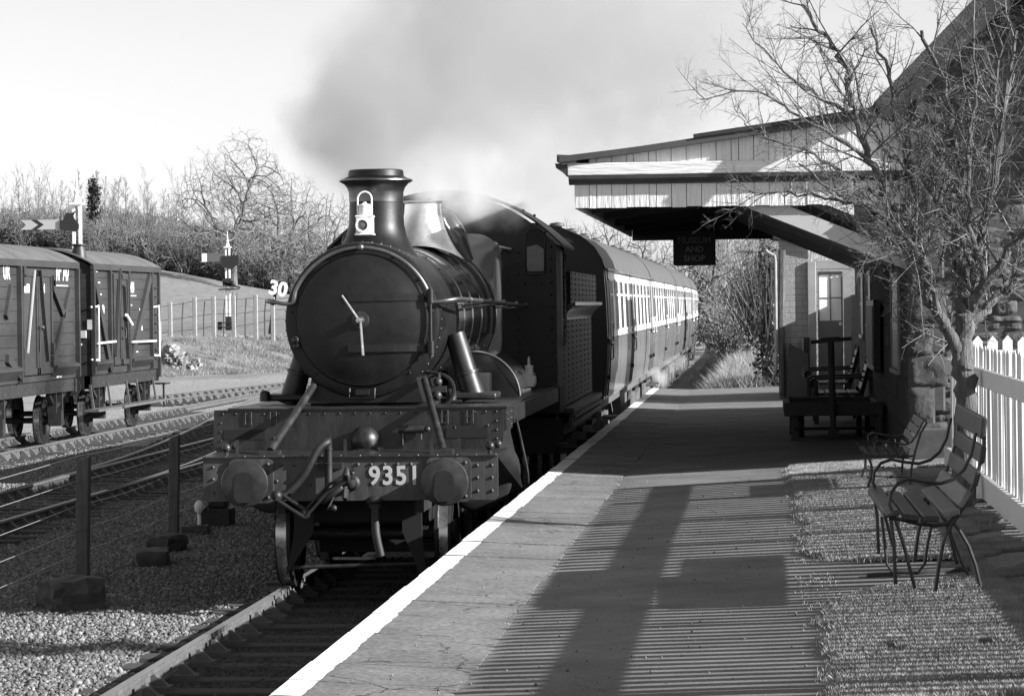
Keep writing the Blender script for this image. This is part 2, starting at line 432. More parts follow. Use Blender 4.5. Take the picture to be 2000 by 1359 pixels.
def platform():
    m = MB(); m.box((PX0+0.09, -20, -0.6), (9, 61.0, 0.85)); o = m.build('platform', 'platform_face', smooth=False); tag(o, kind='structure')
    s = MB(); e = MB(); y = 11.5
    while y < 61.0:
        d = rng.choice((0.42, 0.55, 0.62, 0.7, 0.8, 0.95)); d = min(d, 61.0-y)
        dz = rng.uniform(-0.003, 0.003); dx = rng.uniform(-0.005, 0.005); t1 = rng.uniform(-0.004, 0.004); g = 0.006
        x0, x1 = PX0-0.02+dx, PXJ+rng.uniform(-0.015, 0.02)
        if rng.random() < 0.25: pass
        z0, z1 = zp(PX0)+dz, zp(PXJ)+dz+t1
        n = 7
        tops = []
        for yy in (y+g, y+d-g):
            for k in range(n):
                f_ = k/(n-1); X = x0+(x1-x0)*f_
                tops.append((X, yy+rng.uniform(-0.004, 0.004), z0+(z1-z0)*f_+rng.uniform(-0.0015, 0.0015)))
        vs = tops+[(a, b, 0.70) for a, b, c in tops]
        fs = []
        for k in range(n-1):
            fs.append((k, k+1, n+k+1, n+k)); fs.append((2*n+k, 2*n+k+1, k+1, k)); fs.append((n+k, n+k+1, 3*n+k+1, 3*n+k))
        fs += [(0, n, 3*n, 2*n), (n-1, 3*n-1, 4*n-1, 2*n-1)]
        s.add(vs, fs)
        # painted white edge of this slab, 3 mm proud, with a worn inner border
        w = 0.135+rng.uniform(-0.006, 0.006); k_ = 9; a = []; c = []
        for q in range(k_):
            yy = y+g+(d-2*g)*q/(k_-1); wob = rng.uniform(-0.005, 0.005)
            a.append((x0-0.003, yy, z0+0.004)); c.append((x0+w+wob, yy, z0+(z1-z0)*w/(x1-x0)+0.004))
        low = [(x0-0.003, p[1], 0.80) for p in a]
        vs = a+c+low
        fs = [(q, k_+q, k_+q+1, q+1) for q in range(k_-1)]+[(2*k_+q, q, q+1, 2*k_+q+1) for q in range(k_-1)]
        e.add(vs, fs)
        y += d
    tag(s.build('platform_paving', slab_m, smooth=False), kind='structure')
    tag(e.build('platform_edge_line', 'edge_paint', smooth=False), kind='structure')
    xs = np.linspace(PXJ-0.012, 1.62, 30); ys = np.linspace(10.5, 61.0, 200)
    X, Y = np.meshgrid(xs, ys); Z = np.vectorize(zp)(X, Y)+0.014*(vnoise(X*0.9, Y*0.55, 9)-0.5)
    X = X.copy(); X[:, 0] += 0.05*(vnoise(Y[:, 0]*6, Y[:, 0]*0, 4)-0.5); Z[:, 0] -= 0.004
    i = np.arange(X.size).reshape(X.shape)
    Fc = np.stack([i[:-1, :-1].ravel(), i[:-1, 1:].ravel(), i[1:, 1:].ravel(), i[1:, :-1].ravel()], 1)
    tag(np_mesh('tarmac_path', np.stack([X.ravel(), Y.ravel(), Z.ravel()], 1), Fc, tarmac_m, smooth=True), kind='structure')

def speckle(name, lo, hi, fleck, scale=220, rough=0.85, bump=0.3):
    m = bpy.data.materials.new(name); m.use_nodes = True; nt = m.node_tree; L = nt.links.new; b = nt.nodes['Principled BSDF']
    b.inputs['Roughness'].default_value = rough
    ge = nt.nodes.new('ShaderNodeNewGeometry')
    a = nt.nodes.new('ShaderNodeTexNoise'); a.inputs['Scale'].default_value = 1.4; a.inputs['Detail'].default_value = 8; a.inputs['Roughness'].default_value = 0.7; L(ge.outputs['Position'], a.inputs['Vector'])
    c = nt.nodes.new('ShaderNodeTexNoise'); c.inputs['Scale'].default_value = scale; c.inputs['Detail'].default_value = 2; L(ge.outputs['Position'], c.inputs['Vector'])
    r = nt.nodes.new('ShaderNodeMapRange'); r.inputs['From Min'].default_value = 0.3; r.inputs['From Max'].default_value = 0.7; r.inputs['To Min'].default_value = lo; r.inputs['To Max'].default_value = hi
    L(a.outputs['Fac'], r.inputs['Value'])
    q = nt.nodes.new('ShaderNodeMapRange'); q.inputs['From Min'].default_value = 0.35; q.inputs['From Max'].default_value = 0.68; q.inputs['To Min'].default_value = 1-fleck; q.inputs['To Max'].default_value = 1+fleck
    L(c.outputs['Fac'], q.inputs['Value'])
    mu = nt.nodes.new('ShaderNodeMath'); mu.operation = 'MULTIPLY'; L(r.outputs['Result'], mu.inputs[0]); L(q.outputs['Result'], mu.inputs[1])
    L(mu.outputs[0], b.inputs['Base Color'])
    bp = nt.nodes.new('ShaderNodeBump'); bp.inputs['Strength'].default_value = bump; bp.inputs['Distance'].default_value = 0.01
    L(c.outputs['Fac'], bp.inputs['Height']); L(bp.outputs['Normal'], b.inputs['Normal'])
    MATS[name] = m; return m
tarmac_m = speckle('tarmac', 0.09, 0.20, 0.45, 150)
slab_m = speckle('slab', 0.095, 0.20, 0.25, 30, bump=0.5)
def cracks(m, scale, width, dark, spread):
    """Thin dark cracks wandering through part of a surface."""
    nt = m.node_tree; L = nt.links.new; b = nt.nodes['Principled BSDF']; src = b.inputs['Base Color'].links[0].from_socket
    ge = nt.nodes.new('ShaderNodeNewGeometry'); nz = nt.nodes.new('ShaderNodeTexNoise'); nz.inputs['Scale'].default_value = 5; nz.inputs['Detail'].default_value = 4; L(ge.outputs['Position'], nz.inputs['Vector'])
    ad = nt.nodes.new('ShaderNodeVectorMath'); ad.operation = 'MULTIPLY_ADD'; ad.inputs[1].default_value = (0.25, 0.25, 0.25); L(nz.outputs['Color'], ad.inputs[0]); L(ge.outputs['Position'], ad.inputs[2])
    vo = nt.nodes.new('ShaderNodeTexVoronoi'); vo.feature = 'DISTANCE_TO_EDGE'; vo.inputs['Scale'].default_value = scale; L(ad.outputs[0], vo.inputs['Vector'])
    n2 = nt.nodes.new('ShaderNodeTexNoise'); n2.inputs['Scale'].default_value = 0.9; L(ge.outputs['Position'], n2.inputs['Vector'])
    w_ = nt.nodes.new('ShaderNodeMapRange'); w_.inputs['From Min'].default_value = spread; w_.inputs['From Max'].default_value = spread+0.12; w_.inputs['To Max'].default_value = width; L(n2.outputs['Fac'], w_.inputs['Value'])
    lt = nt.nodes.new('ShaderNodeMath'); lt.operation = 'LESS_THAN'; L(vo.outputs['Distance'], lt.inputs[0]); L(w_.outputs['Result'], lt.inputs[1])
    mr = nt.nodes.new('ShaderNodeMapRange'); mr.inputs['To Min'].default_value = 1; mr.inputs['To Max'].default_value = dark; L(lt.outputs[0], mr.inputs['Value'])
    mu = nt.nodes.new('ShaderNodeVectorMath'); mu.operation = 'SCALE'; L(src, mu.inputs[0]); L(mr.outputs['Result'], mu.inputs['Scale']); L(mu.outputs[0], b.inputs['Base Color'])
cracks(slab_m, 1.1, 0.009, 0.3, 0.48); cracks(tarmac_m, 0.6, 0.006, 0.55, 0.55)
speckle('edge_paint', 0.74, 0.84, 0.08, 40)
speckle('verge_soil', 0.13, 0.22, 0.4, 60)
platform()

# grass verge beside the path: soil sheet and blades
VERGE = [(0.31, 30.0), (0.29, 27.5), (0.34, 25.6), (0.32, 23.6), (0.35, 21.8), (0.28, 19.6), (0.44, 19.1), (0.63, 18.9), (1.15, 18.6), (1.3, 17.9), (1.25, 17.2),
         (0.73, 17.0), (0.55, 16.7), (0.41, 16.3), (0.33, 15.4), (0.31, 14.6), (0.33, 13.6), (0.30, 12.2), (2.2, 12.2), (2.2, 30.0)]
def inside(X, Y, poly):
    r = np.zeros(X.shape, bool); n = len(poly)
    for k in range(n):
        x0, y0 = poly[k]; x1, y1 = poly[(k+1) % n]
        c = ((y0 > Y) != (y1 > Y)) & (X < (x1-x0)*(Y-y0)/(y1-y0+1e-9)+x0); r ^= c
    return r
nr = np.random.default_rng(7)
def sees(X, Y, x0=-60, x1=2060):
    return (X > (x0-1483)/6000*Y) & (X < (x1-1483)/6000*Y)
def blades(name, X, Y, Z, h0, h1, w, m, lean=0.5):
    n = len(X); a = nr.uniform(0, 2*np.pi, n); h = nr.uniform(h0, h1, n); lx = nr.normal(0, lean, n)*h; ly = nr.normal(0, lean, n)*h
    wx, wy = np.cos(a)*w/2, np.sin(a)*w/2
    V = np.stack([np.stack([X-wx, Y-wy, Z], 1), np.stack([X+wx, Y+wy, Z], 1), np.stack([X+lx*0.5+wx*0.6, Y+ly*0.5+wy*0.6, Z+h*0.65], 1), np.stack([X+lx, Y+ly, Z+h], 1)], 1).reshape(-1, 3)
    i = np.arange(n)*4
    Fc = np.concatenate([np.stack([i, i+1, i+2], 1), np.stack([i, i+2, i+3], 1)])
    return np_mesh(name, V, Fc, m)
m = MB(); m.add([(x, y, zp(x)+0.010) for x, y in VERGE], [tuple(range(len(VERGE)))]); tag(m.build('verge', 'verge_soil', smooth=False), kind='structure')
X = nr.uniform(0.2, 2.2, 1900000); Y = 12.2+17.8*nr.uniform(0, 1, 1900000)**1.15
k = inside(X+0.10*(vnoise(X*9, Y*5, 3)-0.5)+nr.normal(0, 0.03, len(X)), Y+0.2*(vnoise(X*9, Y*5, 8)-0.5)+nr.normal(0, 0.08, len(X)), VERGE)
k &= (vnoise(X*5, Y*3, 11)+0.35*vnoise(X*19, Y*12, 12) > 0.22); k &= sees(X, Y, 0, 2130)
k &= ~((X > 1.3) & (vnoise(X*4, Y*3, 15) < 0.55))
X, Y = X[k], Y[k]
Z = 0.897+0.060*(X+1.36)+0.008
gq = blades('grass', X, Y, Z+0.002, 0.010, 0.036, 0.0024, 'grass_blade', 0.32); tag(gq, 'short mown grass growing beside the path under the benches', 'grass', kind='stuff')

# ---------------------------------------------------------------- ballast stones
PH = (1+5**0.5)/2
ICO = np.array([(-1,PH,0),(1,PH,0),(-1,-PH,0),(1,-PH,0),(0,-1,PH),(0,1,PH),(0,-1,-PH),(0,1,-PH),(PH,0,-1),(PH,0,1),(-PH,0,-1),(-PH,0,1)])/math.sqrt(1+PH*PH)
ICF = np.array([(0,11,5),(0,5,1),(0,1,7),(0,7,10),(0,10,11),(1,5,9),(5,11,4),(11,10,2),(10,7,6),(7,1,8),(3,9,4),(3,4,2),(3,2,6),(3,6,8),(3,8,9),(4,9,5),(2,4,11),(6,2,10),(8,6,7),(9,8,1)])
def stones(name, X, Y, Z, r0, r1, m):
    n = len(X); r = r0+(r1-r0)*nr.uniform(0, 1, n)**1.8
    V = ICO[None]*(1+nr.uniform(-0.35, 0.35, (n, 12, 1)))*(nr.uniform(0.6, 1.15, (n, 1, 3))*r[:, None, None])
    a = nr.uniform(0, 6.28, n); b = nr.uniform(0, 6.28, n)
    ca, sa, cb, sb = np.cos(a)[:, None], np.sin(a)[:, None], np.cos(b)[:, None], np.sin(b)[:, None]
    x, y, z = V[..., 0], V[..., 1], V[..., 2]
    x, y = x*ca-y*sa, x*sa+y*ca
    y, z = y*cb-z*sb, y*sb+z*cb
    V = np.stack([x+X[:, None], y+Y[:, None], z+Z[:, None]], 2).reshape(-1, 3)
    Fc = (ICF[None]+(np.arange(n)*12)[:, None, None]).reshape(-1, 3)
    return np_mesh(name, V, Fc, m)
bm_ = bpy.data.materials.new('ballast'); bm_.use_nodes = True; nt = bm_.node_tree; b_ = nt.nodes['Principled BSDF']; b_.inputs['Roughness'].default_value = 0.85
gi = nt.nodes.new('ShaderNodeNewGeometry'); mr = nt.nodes.new('ShaderNodeMapRange'); mr.inputs['To Min'].default_value = 0.08; mr.inputs['To Max'].default_value = 0.26
pw = nt.nodes.new('ShaderNodeMath'); pw.operation = 'POWER'; pw.inputs[1].default_value = 2.2
nt.links.new(gi.outputs['Random Per Island'], pw.inputs[0]); nt.links.new(pw.outputs[0], mr.inputs['Value']); nt.links.new(mr.outputs['Result'], b_.inputs['Base Color'])
def sees(X, Y, x0=-60, x1=2060):
    return (X > (x0-1483)/6000*Y) & (X < (x1-1483)/6000*Y)
X = nr.uniform(-15, -2.2, 1200000); Y = nr.uniform(17.5, 62, 1200000)
dens = np.where(Y < 36, 1.0, np.clip(36/Y, 0, 1)**2*0.9)
k = sees(X, Y, -330) & (nr.uniform(0, 1, len(X)) < dens*0.92) & ~((X > -5.0) & (Y > 34))
for xr in (-2.98, -4.42): k &= np.abs(X-xr) > 0.08
X, Y = X[k], Y[k]
inner = (X > -4.95) & (X < -2.4)
mound = 0.10*np.exp(-((X+5.2)/0.5)**2)*(Y < 27)+0.10*(vnoise(X*0.8, Y*0.5, 21)-0.5)
Z = height(X, Y)+0.004+nr.uniform(-0.012, 0.016, len(X))+np.where(inner, 0.005, np.maximum(mound, 0)*0.6)
r_ = np.clip(Y/30, 1, 1.6)
ik = (X > -4.40) & (X < -3.0)
od = mat('oily_ballast', 0.035, 0.7, var=0.6, vscale=6)
oo = stones('ballast', X[ik], Y[ik], Z[ik], 0.016, 0.034, od); tag(oo, 'oil blackened ballast between the two rails of the nearest track', 'ballast', kind='stuff')
o = stones('ballast', X[~ik], Y[~ik], Z[~ik], 0.010, 0.030, bm_)
tag(o, 'angular grey ballast stones spread between and beside the rails', 'ballast', kind='stuff')
print('stones', len(X))

n_ = 420; X = nr.uniform(-1.9, 0.3, n_); Y = 13.2+17*nr.uniform(0, 1, n_)**1.3; Z = np.array([zp(x, y) for x, y in zip(X, Y)])+0.004
o = stones('grit', X, Y, Z, 0.003, 0.008, bm_); tag(o, 'scattered grit and crumbs lying on the path and paving', 'grit', kind='stuff')
# ---------------------------------------------------------------- railway tracks
def rail_profile():
    return [(-0.035, 0), (-0.035, -0.035), (-0.012, -0.05), (-0.012, -0.105), (-0.033, -0.118), (-0.033, -0.142), (0.033, -0.142), (0.033, -0.118), (0.012, -0.105), (0.012, -0.05), (0.035, -0.035), (0.035, 0)]
def sweep_rail(pts, parent, mname='rail_rust'):
    m = MB(); pr = rail_profile(); n = len(pr); vs = []; top = MB()
    for i, p in enumerate(pts):
        a, b = Vector(pts[max(i-1, 0)]), Vector(pts[min(i+1, len(pts)-1)]); d = (b-a).normalized(); x = Vector((d.y, -d.x, 0))
        vs += [Vector(p)+x*u+Vector((0, 0, w)) for u, w in pr]
    fs = [(i*n+k, (i+1)*n+k, (i+1)*n+(k+1) % n, i*n+(k+1) % n) for i in range(len(pts)-1) for k in range(n)]
    m.add(vs, fs); m.f.append(tuple(range(n))); o = m.build('rail', mname, parent, smooth=False)
    m = MB(); vs = []
    for i, p in enumerate(pts):
        a, b = Vector(pts[max(i-1, 0)]), Vector(pts[min(i+1, len(pts)-1)]); d = (b-a).normalized(); x = Vector((d.y, -d.x, 0))
        vs += [Vector(p)+x*u+Vector((0, 0, w)) for u, w in ((-0.036, -0.012), (-0.03, 0.003), (0.03, 0.003), (0.036, -0.012))]
    m.add(vs, [(i*4+k, (i+1)*4+k, (i+1)*4+k+1, i*4+k+1) for i in range(len(pts)-1) for k in range(3)])
    m.build('running_surface', 'rail_top', o, smooth=False)
    return o
sl_me = None
def sleeper_mesh():
    m = MB(); m.box((-1.3, -0.125, -0.125), (1.3, 0.125, 0)); return m
ch = MB()
ch.box((-0.19, -0.085, 0), (0.19, 0.085, 0.035)); ch.prism([(-0.17, 0.035), (-0.05, 0.035), (-0.045, 0.115), (-0.075, 0.12)], (0, -0.04, 0), (1, 0, 0), (0, 0, 1), (0, 0.08, 0))
ch.prism([(0.17, 0.035), (0.05, 0.035), (0.045, 0.115), (0.075, 0.12)], (0, -0.04, 0), (1, 0, 0), (0, 0, 1), (0, 0.08, 0))
ch.box((-0.14, -0.02, 0.035), (-0.1, 0.02, 0.06)); ch.box((0.1, -0.02, 0.035), (0.14, 0.02, 0.06))
PROTO = {}
def sleepers(parent, spots, chairs=True):
    """spots: (x, y, rz, half gauge)."""
    for x, y, rz, hg in spots:
        if 'sl' not in PROTO:
            o = sleeper_mesh().build('sleeper', 'sleeper_wood', None, smooth=False, bevel=0.012, seg=1); PROTO['sl'] = o
            o.parent = parent; c = o
        else:
            c = PROTO['sl'].copy(); SC.collection.objects.link(c); c.parent = parent
        c.location = Vector((x+rng.uniform(-0.03, 0.03), y+rng.uniform(-0.03, 0.03), -0.150+rng.uniform(-0.012, 0.008)))-Vector(parent.location)
        c.rotation_euler = (0, 0, rz+rng.uniform(-0.015, 0.015)); c.scale = (rng.uniform(0.96, 1.02), rng.uniform(0.9, 1.1), 1)
        if chairs:
            for sx in (-1, 1):
                if 'ch' not in PROTO:
                    q = ch.build('rail_chair', 'rail_rust', None, smooth=False); PROTO['ch'] = q
                else: q = PROTO['ch'].copy(); SC.collection.objects.link(q)
                q.parent = c; q.location = (sx*hg, 0, 0)
G2 = 0.753
def track(name, label, centre, ys, sl_ys, chairs=True, rails=(-1, 1)):
    p = wempty(name, (centre(ys[0]), ys[0], 0), label, 'railway track')
    for s in rails: sweep_rail([(centre(y)+s*G2, y, 0) for y in ys], p)
    sleepers(p, [(centre(y), y, -math.atan((centre(y+0.5)-centre(y-0.5))), G2) for y in sl_ys], chairs)
    return p
main_c = lambda y: -3.70
fr = lambda a, b, d: list(np.arange(a, b, d))
track('railway_track', 'nearest track beside the platform, its shiny rail running under the locomotive', main_c, [14, 20, 26, 32, 40, 62], fr(16.3, 33, 0.72))
loop_c = lambda y: -10.22-0.0035*(y-40)
track('railway_track', 'middle track in the shade beyond the lineside posts', loop_c, fr(26, 100, 4), fr(32, 72, 0.74))
sid_c = lambda y: -14.78+0.0*(y-60)
track('railway_track', 'siding track under the two goods vans', sid_c, fr(46, 150, 8), fr(49, 82, 0.76))
def div_c(y):
    t = np.clip((y-44)/60.0, 0, 1); return float(loop_c(y)-4.3*ss(t))
track('railway_track', 'diverging track of the turnout curving from the middle track towards the siding', div_c, fr(44, 104, 2.5), fr(52.4, 84, 0.78), True)
def far_c(y): return -17.7+0.0014*(y-84)**2-0.045*(y-90)
track('railway_track', 'rusty sidings track crossing the sunlit gravel yard behind the vans', lambda y: -16.4-(104-y)*0.11, fr(88, 150, 4), fr(88, 140, 0.8), True)

# ---------------------------------------------------------------- lineside posts, wires, timber blocks
for (px, py, w, Y0, topy, lab) in ((160, 1140, 0.13, 31.1, 893, 'square timber fence post with slanted top, nearest the camera beside the ballast'), (338, 1056, 0.12, 36.8, 850, 'square timber fence post in front of the left buffer')):
    b0 = at(px, py, Y=Y0); t0 = at(px, topy, Y=Y0)
    p = wempty('fence_post', (b0.x, b0.y, b0.z), lab, 'fence post', 'lineside fence posts')
    m = MB(); w2 = w/2; tl = (t0.x-b0.x)+0.02
    vs = [(b0.x-w2, b0.y-w2, b0.z-0.15), (b0.x+w2, b0.y-w2, b0.z-0.15), (b0.x+w2, b0.y+w2, b0.z-0.15), (b0.x-w2, b0.y+w2, b0.z-0.15)]
    vs += [(b0.x+tl-w2, b0.y-w2, t0.z-0.04), (b0.x+tl+w2, b0.y-w2, t0.z+0.01), (b0.x+tl+w2, b0.y+w2, t0.z+0.02), (b0.x+tl-w2, b0.y+w2, t0.z-0.03)]
    m.add(vs, ((3,2,1,0),(4,5,6,7),(0,1,5,4),(1,2,6,5),(2,3,7,6),(3,0,4,7)))
    m.build('post', 'post_wood', p, smooth=False, bevel=0.008, seg=1)
    m = MB()
    for hh in (0.3, 0.55, 0.8, 1.05): m.box((b0.x-w2-0.004, b0.y-w2-0.008, b0.z+hh), (b0.x+w2+0.004, b0.y-w2-0.002, b0.z+hh+0.012))
    m.build('staple', 'post_wood', p, smooth=False)
A = at(160, 1140, Y=31.1); B = at(338, 1056, Y=36.8); C0 = A+(A-B)*2.0; D0 = B+(B-A)*0.75; D0.z = B.z
wz = wempty('fence_wire', (C0.x, C0.y, -0.2), 'thin steel wires strung between the two timber posts beside the ballast', 'wire')
for hh, sg in ((1.32, 0.03), (1.07, 0.03), (0.82, 0.04), (0.57, 0.03), (0.33, 0.02)):
    m = MB()
    for P0, P1 in ((C0, A), (A, B), (B, D0)):
        pts = []
        for q in range(7):
            t = q/6; v = P0.lerp(P1, t); pts.append((v.x, v.y-0.07, v.z+hh-sg*4*t*(1-t)))
        m.tube(pts, 0.0032, 5)
    m.build('wire', 'wire', wz)
def rough_block(name, c, size, rz, m, label, cat, group=None, amp=0.035, seed=1):
    r = random.Random(seed); n = 5; vs = []; idx = {}; fs = []
    def vid(i, j, k):
        if (i, j, k) not in idx:
            idx[(i, j, k)] = len(vs); x, y, z = i/n-0.5, j/n-0.5, k/n-0.5
            ed = sum(abs(q) > 0.49 for q in (x, y, z)); sh = 1-0.05*(ed >= 2)-0.05*(ed == 3)
            vs.append(Vector((x*size[0]*sh+r.uniform(-amp, amp), y*size[1]*sh+r.uniform(-amp, amp), z*size[2]*sh+r.uniform(-amp, amp)*0.6)))
        return idx[(i, j, k)]
    for a in range(n):
        for b in range(n):
            for w, k in ((0, 0), (n, 1)):
                q = [(w, a, b), (w, a+1, b), (w, a+1, b+1), (w, a, b+1)]; fs.append(tuple(vid(*p) for p in (q if k else q[::-1])))
                q = [(a, w, b), (a+1, w, b), (a+1, w, b+1), (a, w, b+1)]; fs.append(tuple(vid(*p) for p in (q[::-1] if k else q)))
                q = [(a, b, w), (a+1, b, w), (a+1, b+1, w), (a, b+1, w)]; fs.append(tuple(vid(*p) for p in (q if k else q[::-1])))
    me = bpy.data.meshes.new(name); me.from_pydata([tuple(v) for v in vs], [], fs); me.update()
    me.polygons.foreach_set('use_smooth', [True]*len(me.polygons)); me.set_sharp_from_angle(angle=math.radians(25))
    o = link(name, me, m); o.location = c; o.rotation_euler = (r.uniform(-0.06, 0.06), r.uniform(-0.06, 0.06), rz)
    return tag(o, label, cat, group)
c = at(137, 1168, Y=28.6); rough_block('timber_block', (c.x, c.y, c.z+0.01), (0.50, 0.70, 0.36), 0.5, 'block_wood', 'large dark weathered block at the foot of the nearest timber post', 'block', 'dark blocks by the lineside posts', seed=2)
c = at(298, 1100, Y=33.0); rough_block('timber_block', (c.x, c.y, c.z+0.03), (0.36, 0.6, 0.26), 0.2, 'block_wood', 'lower front dark block lying before the second timber post', 'block', 'dark blocks by the lineside posts', amp=0.02, seed=3)
c = at(326, 1072, Y=34.9); rough_block('timber_block', (c.x, c.y, c.z+0.04), (0.29, 0.5, 0.26), -0.3, 'block_wood', 'small dark block right at the foot of the second timber post', 'block', 'dark blocks by the lineside posts', amp=0.02, seed=4)
c = at(383, 1036, Y=37.5); rough_block('timber_block', (c.x, c.y, -0.13), (0.34, 0.25, 0.14), 0.05, 'block_wood', 'flat dark block on the ballast left of the locomotive buffer beam', 'block', 'dark blocks by the lineside posts', amp=0.012, seed=5)
# ground signal lever stand behind the left buffer
p0 = at(425, 1024, Y=39); p = wempty('point_lever', (p0.x, p0.y, p0.z), 'low black point lever stand on the ballast just left of the locomotive', 'point lever')
m = MB(); m.box((p0.x-0.2, p0.y-0.2, p0.z-0.05), (p0.x+0.2, p0.y+0.2, p0.z+0.22)); m.box((p0.x-0.1, p0.y-0.15, p0.z+0.22), (p0.x+0.13, p0.y+0.15, p0.z+0.34)); m.build('casing', 'frame_black', p, smooth=False, bevel=0.02)
m = MB(); m.tube([(p0.x+0.05, p0.y, p0.z+0.2), (p0.x+0.2, p0.y-0.03, p0.z+0.62)], 0.03, 8); m.sphere((p0.x+0.2, p0.y-0.03, p0.z+0.62), 0.06); m.build('lever', 'frame_black', p)
m = MB(); q = at(389, 990, Y=38.5); m.tube([(q.x, q.y, p0.z), (q.x, q.y, q.z)], 0.025, 8); m.sphere((q.x, q.y, q.z), 0.09, sc=(0.7, 0.7, 1.0)); m.build('counterweight', 'lamp_grey', p)
m = MB(); m.tube([(q.x, q.y, q.z-0.1), (p0.x+0.2, p0.y, p0.z+0.55)], 0.014, 6); m.build('rodding', 'frame_black', p)

# ---------------------------------------------------------------- picket fences
FX = 1.70
def picket_mesh(w, h, t, pt):
    m = MB(); m.prism([(-w/2, 0), (w/2, 0), (w/2, h-pt), (0, h), (-w/2, h-pt)], (0, -t/2, 0), (1, 0, 0), (0, 0, 1), (0, t, 0)); return m
pf = empty('picket_fence', (FX, 12.0, 1.08), 0, 'long white picket fence running beside the benches and the tree', 'picket fence')
proto = None; y = 12.05; k = 0
while y < 27.7 and k < 100:
    if proto is None: proto = o = picket_mesh(0.096, 1.18, 0.011, 0.03).build('picket', 'fence_white', pf, smooth=False, bevel=0.003, seg=1)
    else: o = proto.copy(); SC.collection.objects.link(o); o.scale = (1.5 if y > 17 else 1, 1, 1)
    o.location = (rng.uniform(-0.004, 0.004), y-12.0, rng.uniform(-0.012, 0.012)); o.rotation_euler = (rng.uniform(-0.008, 0.008), 0, math.pi/2+rng.uniform(-0.06, 0.06)); k += 1
    y += 0.166 if y < 17 else 0.25
for z0, z1, nm in ((0.88, 1.01, 'rail'), (0.05, 0.22, 'rail')):
    m = MB(); m.box((-0.062, -0.1, z0), (-0.014, 15.75, z1)); m.build(nm, 'fence_white', pf, smooth=False, bevel=0.005, seg=1)
for yy in (0.4, 3.2, 6.0, 8.6, 11.2, 13.4, 15.6):
    m = MB(); m.box((0.018, yy-0.05, -0.1), (0.12, yy+0.05, 1.15)); m.build('post', 'fence_white', pf, smooth=False)
m = MB(); m.box((0.02, 4.1, 0.62), (0.05, 7.4, 0.86)); m.box((0.02, 4.5, 1.03), (0.05, 6.8, 1.17)); m.build('board', 'fence_white', pf, smooth=False)
pf2 = empty('picket_fence', (1.78, 27.6, 1.09), 0, 'short white picket fence with pointed tops in front of the rough stone gable', 'picket fence')
proto = None
for k in range(22):
    if proto is None: proto = o = picket_mesh(0.086, 1.20, 0.022, 0.05).build('picket', 'fence_white', pf2, smooth=False, bevel=0.003, seg=1)
    else: o = proto.copy(); SC.collection.objects.link(o)
    o.location = (0.02+k*0.132, 0, rng.uniform(-0.012, 0.012))
for z0, z1 in ((0.90, 1.0), (0.12, 0.24)):
    m = MB(); m.box((-0.04, 0.012, z0), (2.9, 0.05, z1)); m.build('rail', 'fence_white', pf2, smooth=False)

# ---------------------------------------------------------------- station building and canopy
sb = empty('station_building', (1.5, 30.0, 0.9), 0, 'rough stone station building with a steep slated gable behind the bare tree', 'station building')
WORLD.add(sb.name)
BY1 = 48.6
m = MB(); m.box((1.5, 30.0, 0.6), (1.9, BY1, 4.6)); m.build('platform_wall', 'wall_stone', sb, smooth=False)
m = MB(); m.box((1.72, 29.96, 0.6), (5.6, 30.3, 4.6)); m.prism([(1.72, 4.6), (5.6, 4.6), (3.9, 4.6), (2.6, 5.7), (1.72, 5.0)], (0, 29.96, 0), (1, 0, 0), (0, 0, 1), (0, 0.34, 0))
gw = m.build('gable_wall', 'mortar', sb, smooth=False)
def blockface(x0, x1, z0, z1, y, dep, rg, n=5):
    s = rg.randrange(1 << 20); u = np.linspace(0, 1, n+2); A, B = np.meshgrid(u, u); e = np.minimum(np.minimum(A, 1-A), np.minimum(B, 1-B))
    X_ = x0+(x1-x0)*A; Z_ = z0+(z1-z0)*B; h = dep*ss(e/0.16)*(0.7+0.6*rg.random())+0.05*(vnoise(X_*9, Z_*9, s)-0.5)*ss(e/0.1)+0.03*(vnoise(X_*23, Z_*23, s+1)-0.5)*ss(e/0.1)
    X_ = X_+0.02*(vnoise(X_*6, Z_*6, s+2)-0.5); Z_ = Z_+0.02*(vnoise(X_*6, Z_*6, s+3)-0.5)
    i = np.arange((n+2)**2).reshape(n+2, n+2)
    return np.stack([X_.ravel(), y-h.ravel(), Z_.ravel()], 1), np.stack([i[:-1, :-1].ravel(), i[:-1, 1:].ravel(), i[1:, 1:].ravel(), i[1:, :-1].ravel()], 1)
def rubble_face(parent):
    rg = random.Random(17); V = []; Fc = []; n_ = 0; z = 0.65
    while z < 6.2:
        h = rg.uniform(0.11, 0.22); x = 1.68-rg.uniform(0, 0.2)
        while x < 5.4:
            w = rg.uniform(0.14, 0.40); top = 4.55+(x+w/2-1.4)*0.98 if x < 2.5 else 5.6-(x+w/2-2.5)*0.9
            if z+h < top and x+w < 5.5:
                split = rg.random() < 0.3
                for za, zb in (((z, z+h*0.5), (z+h*0.5, z+h)) if split else ((z, z+h),)):
                    v, f_ = blockface(max(x, 1.6)+0.006, x+w-0.006, za+0.006, zb-0.006, 29.97, rg.uniform(0.02, 0.045), rg); V.append(v); Fc.append(f_+n_); n_ += len(v)
            x += w
        z += h
    o = np_mesh('rubble_stones', np.concatenate(V), np.concatenate(Fc), 'rubble', parent)
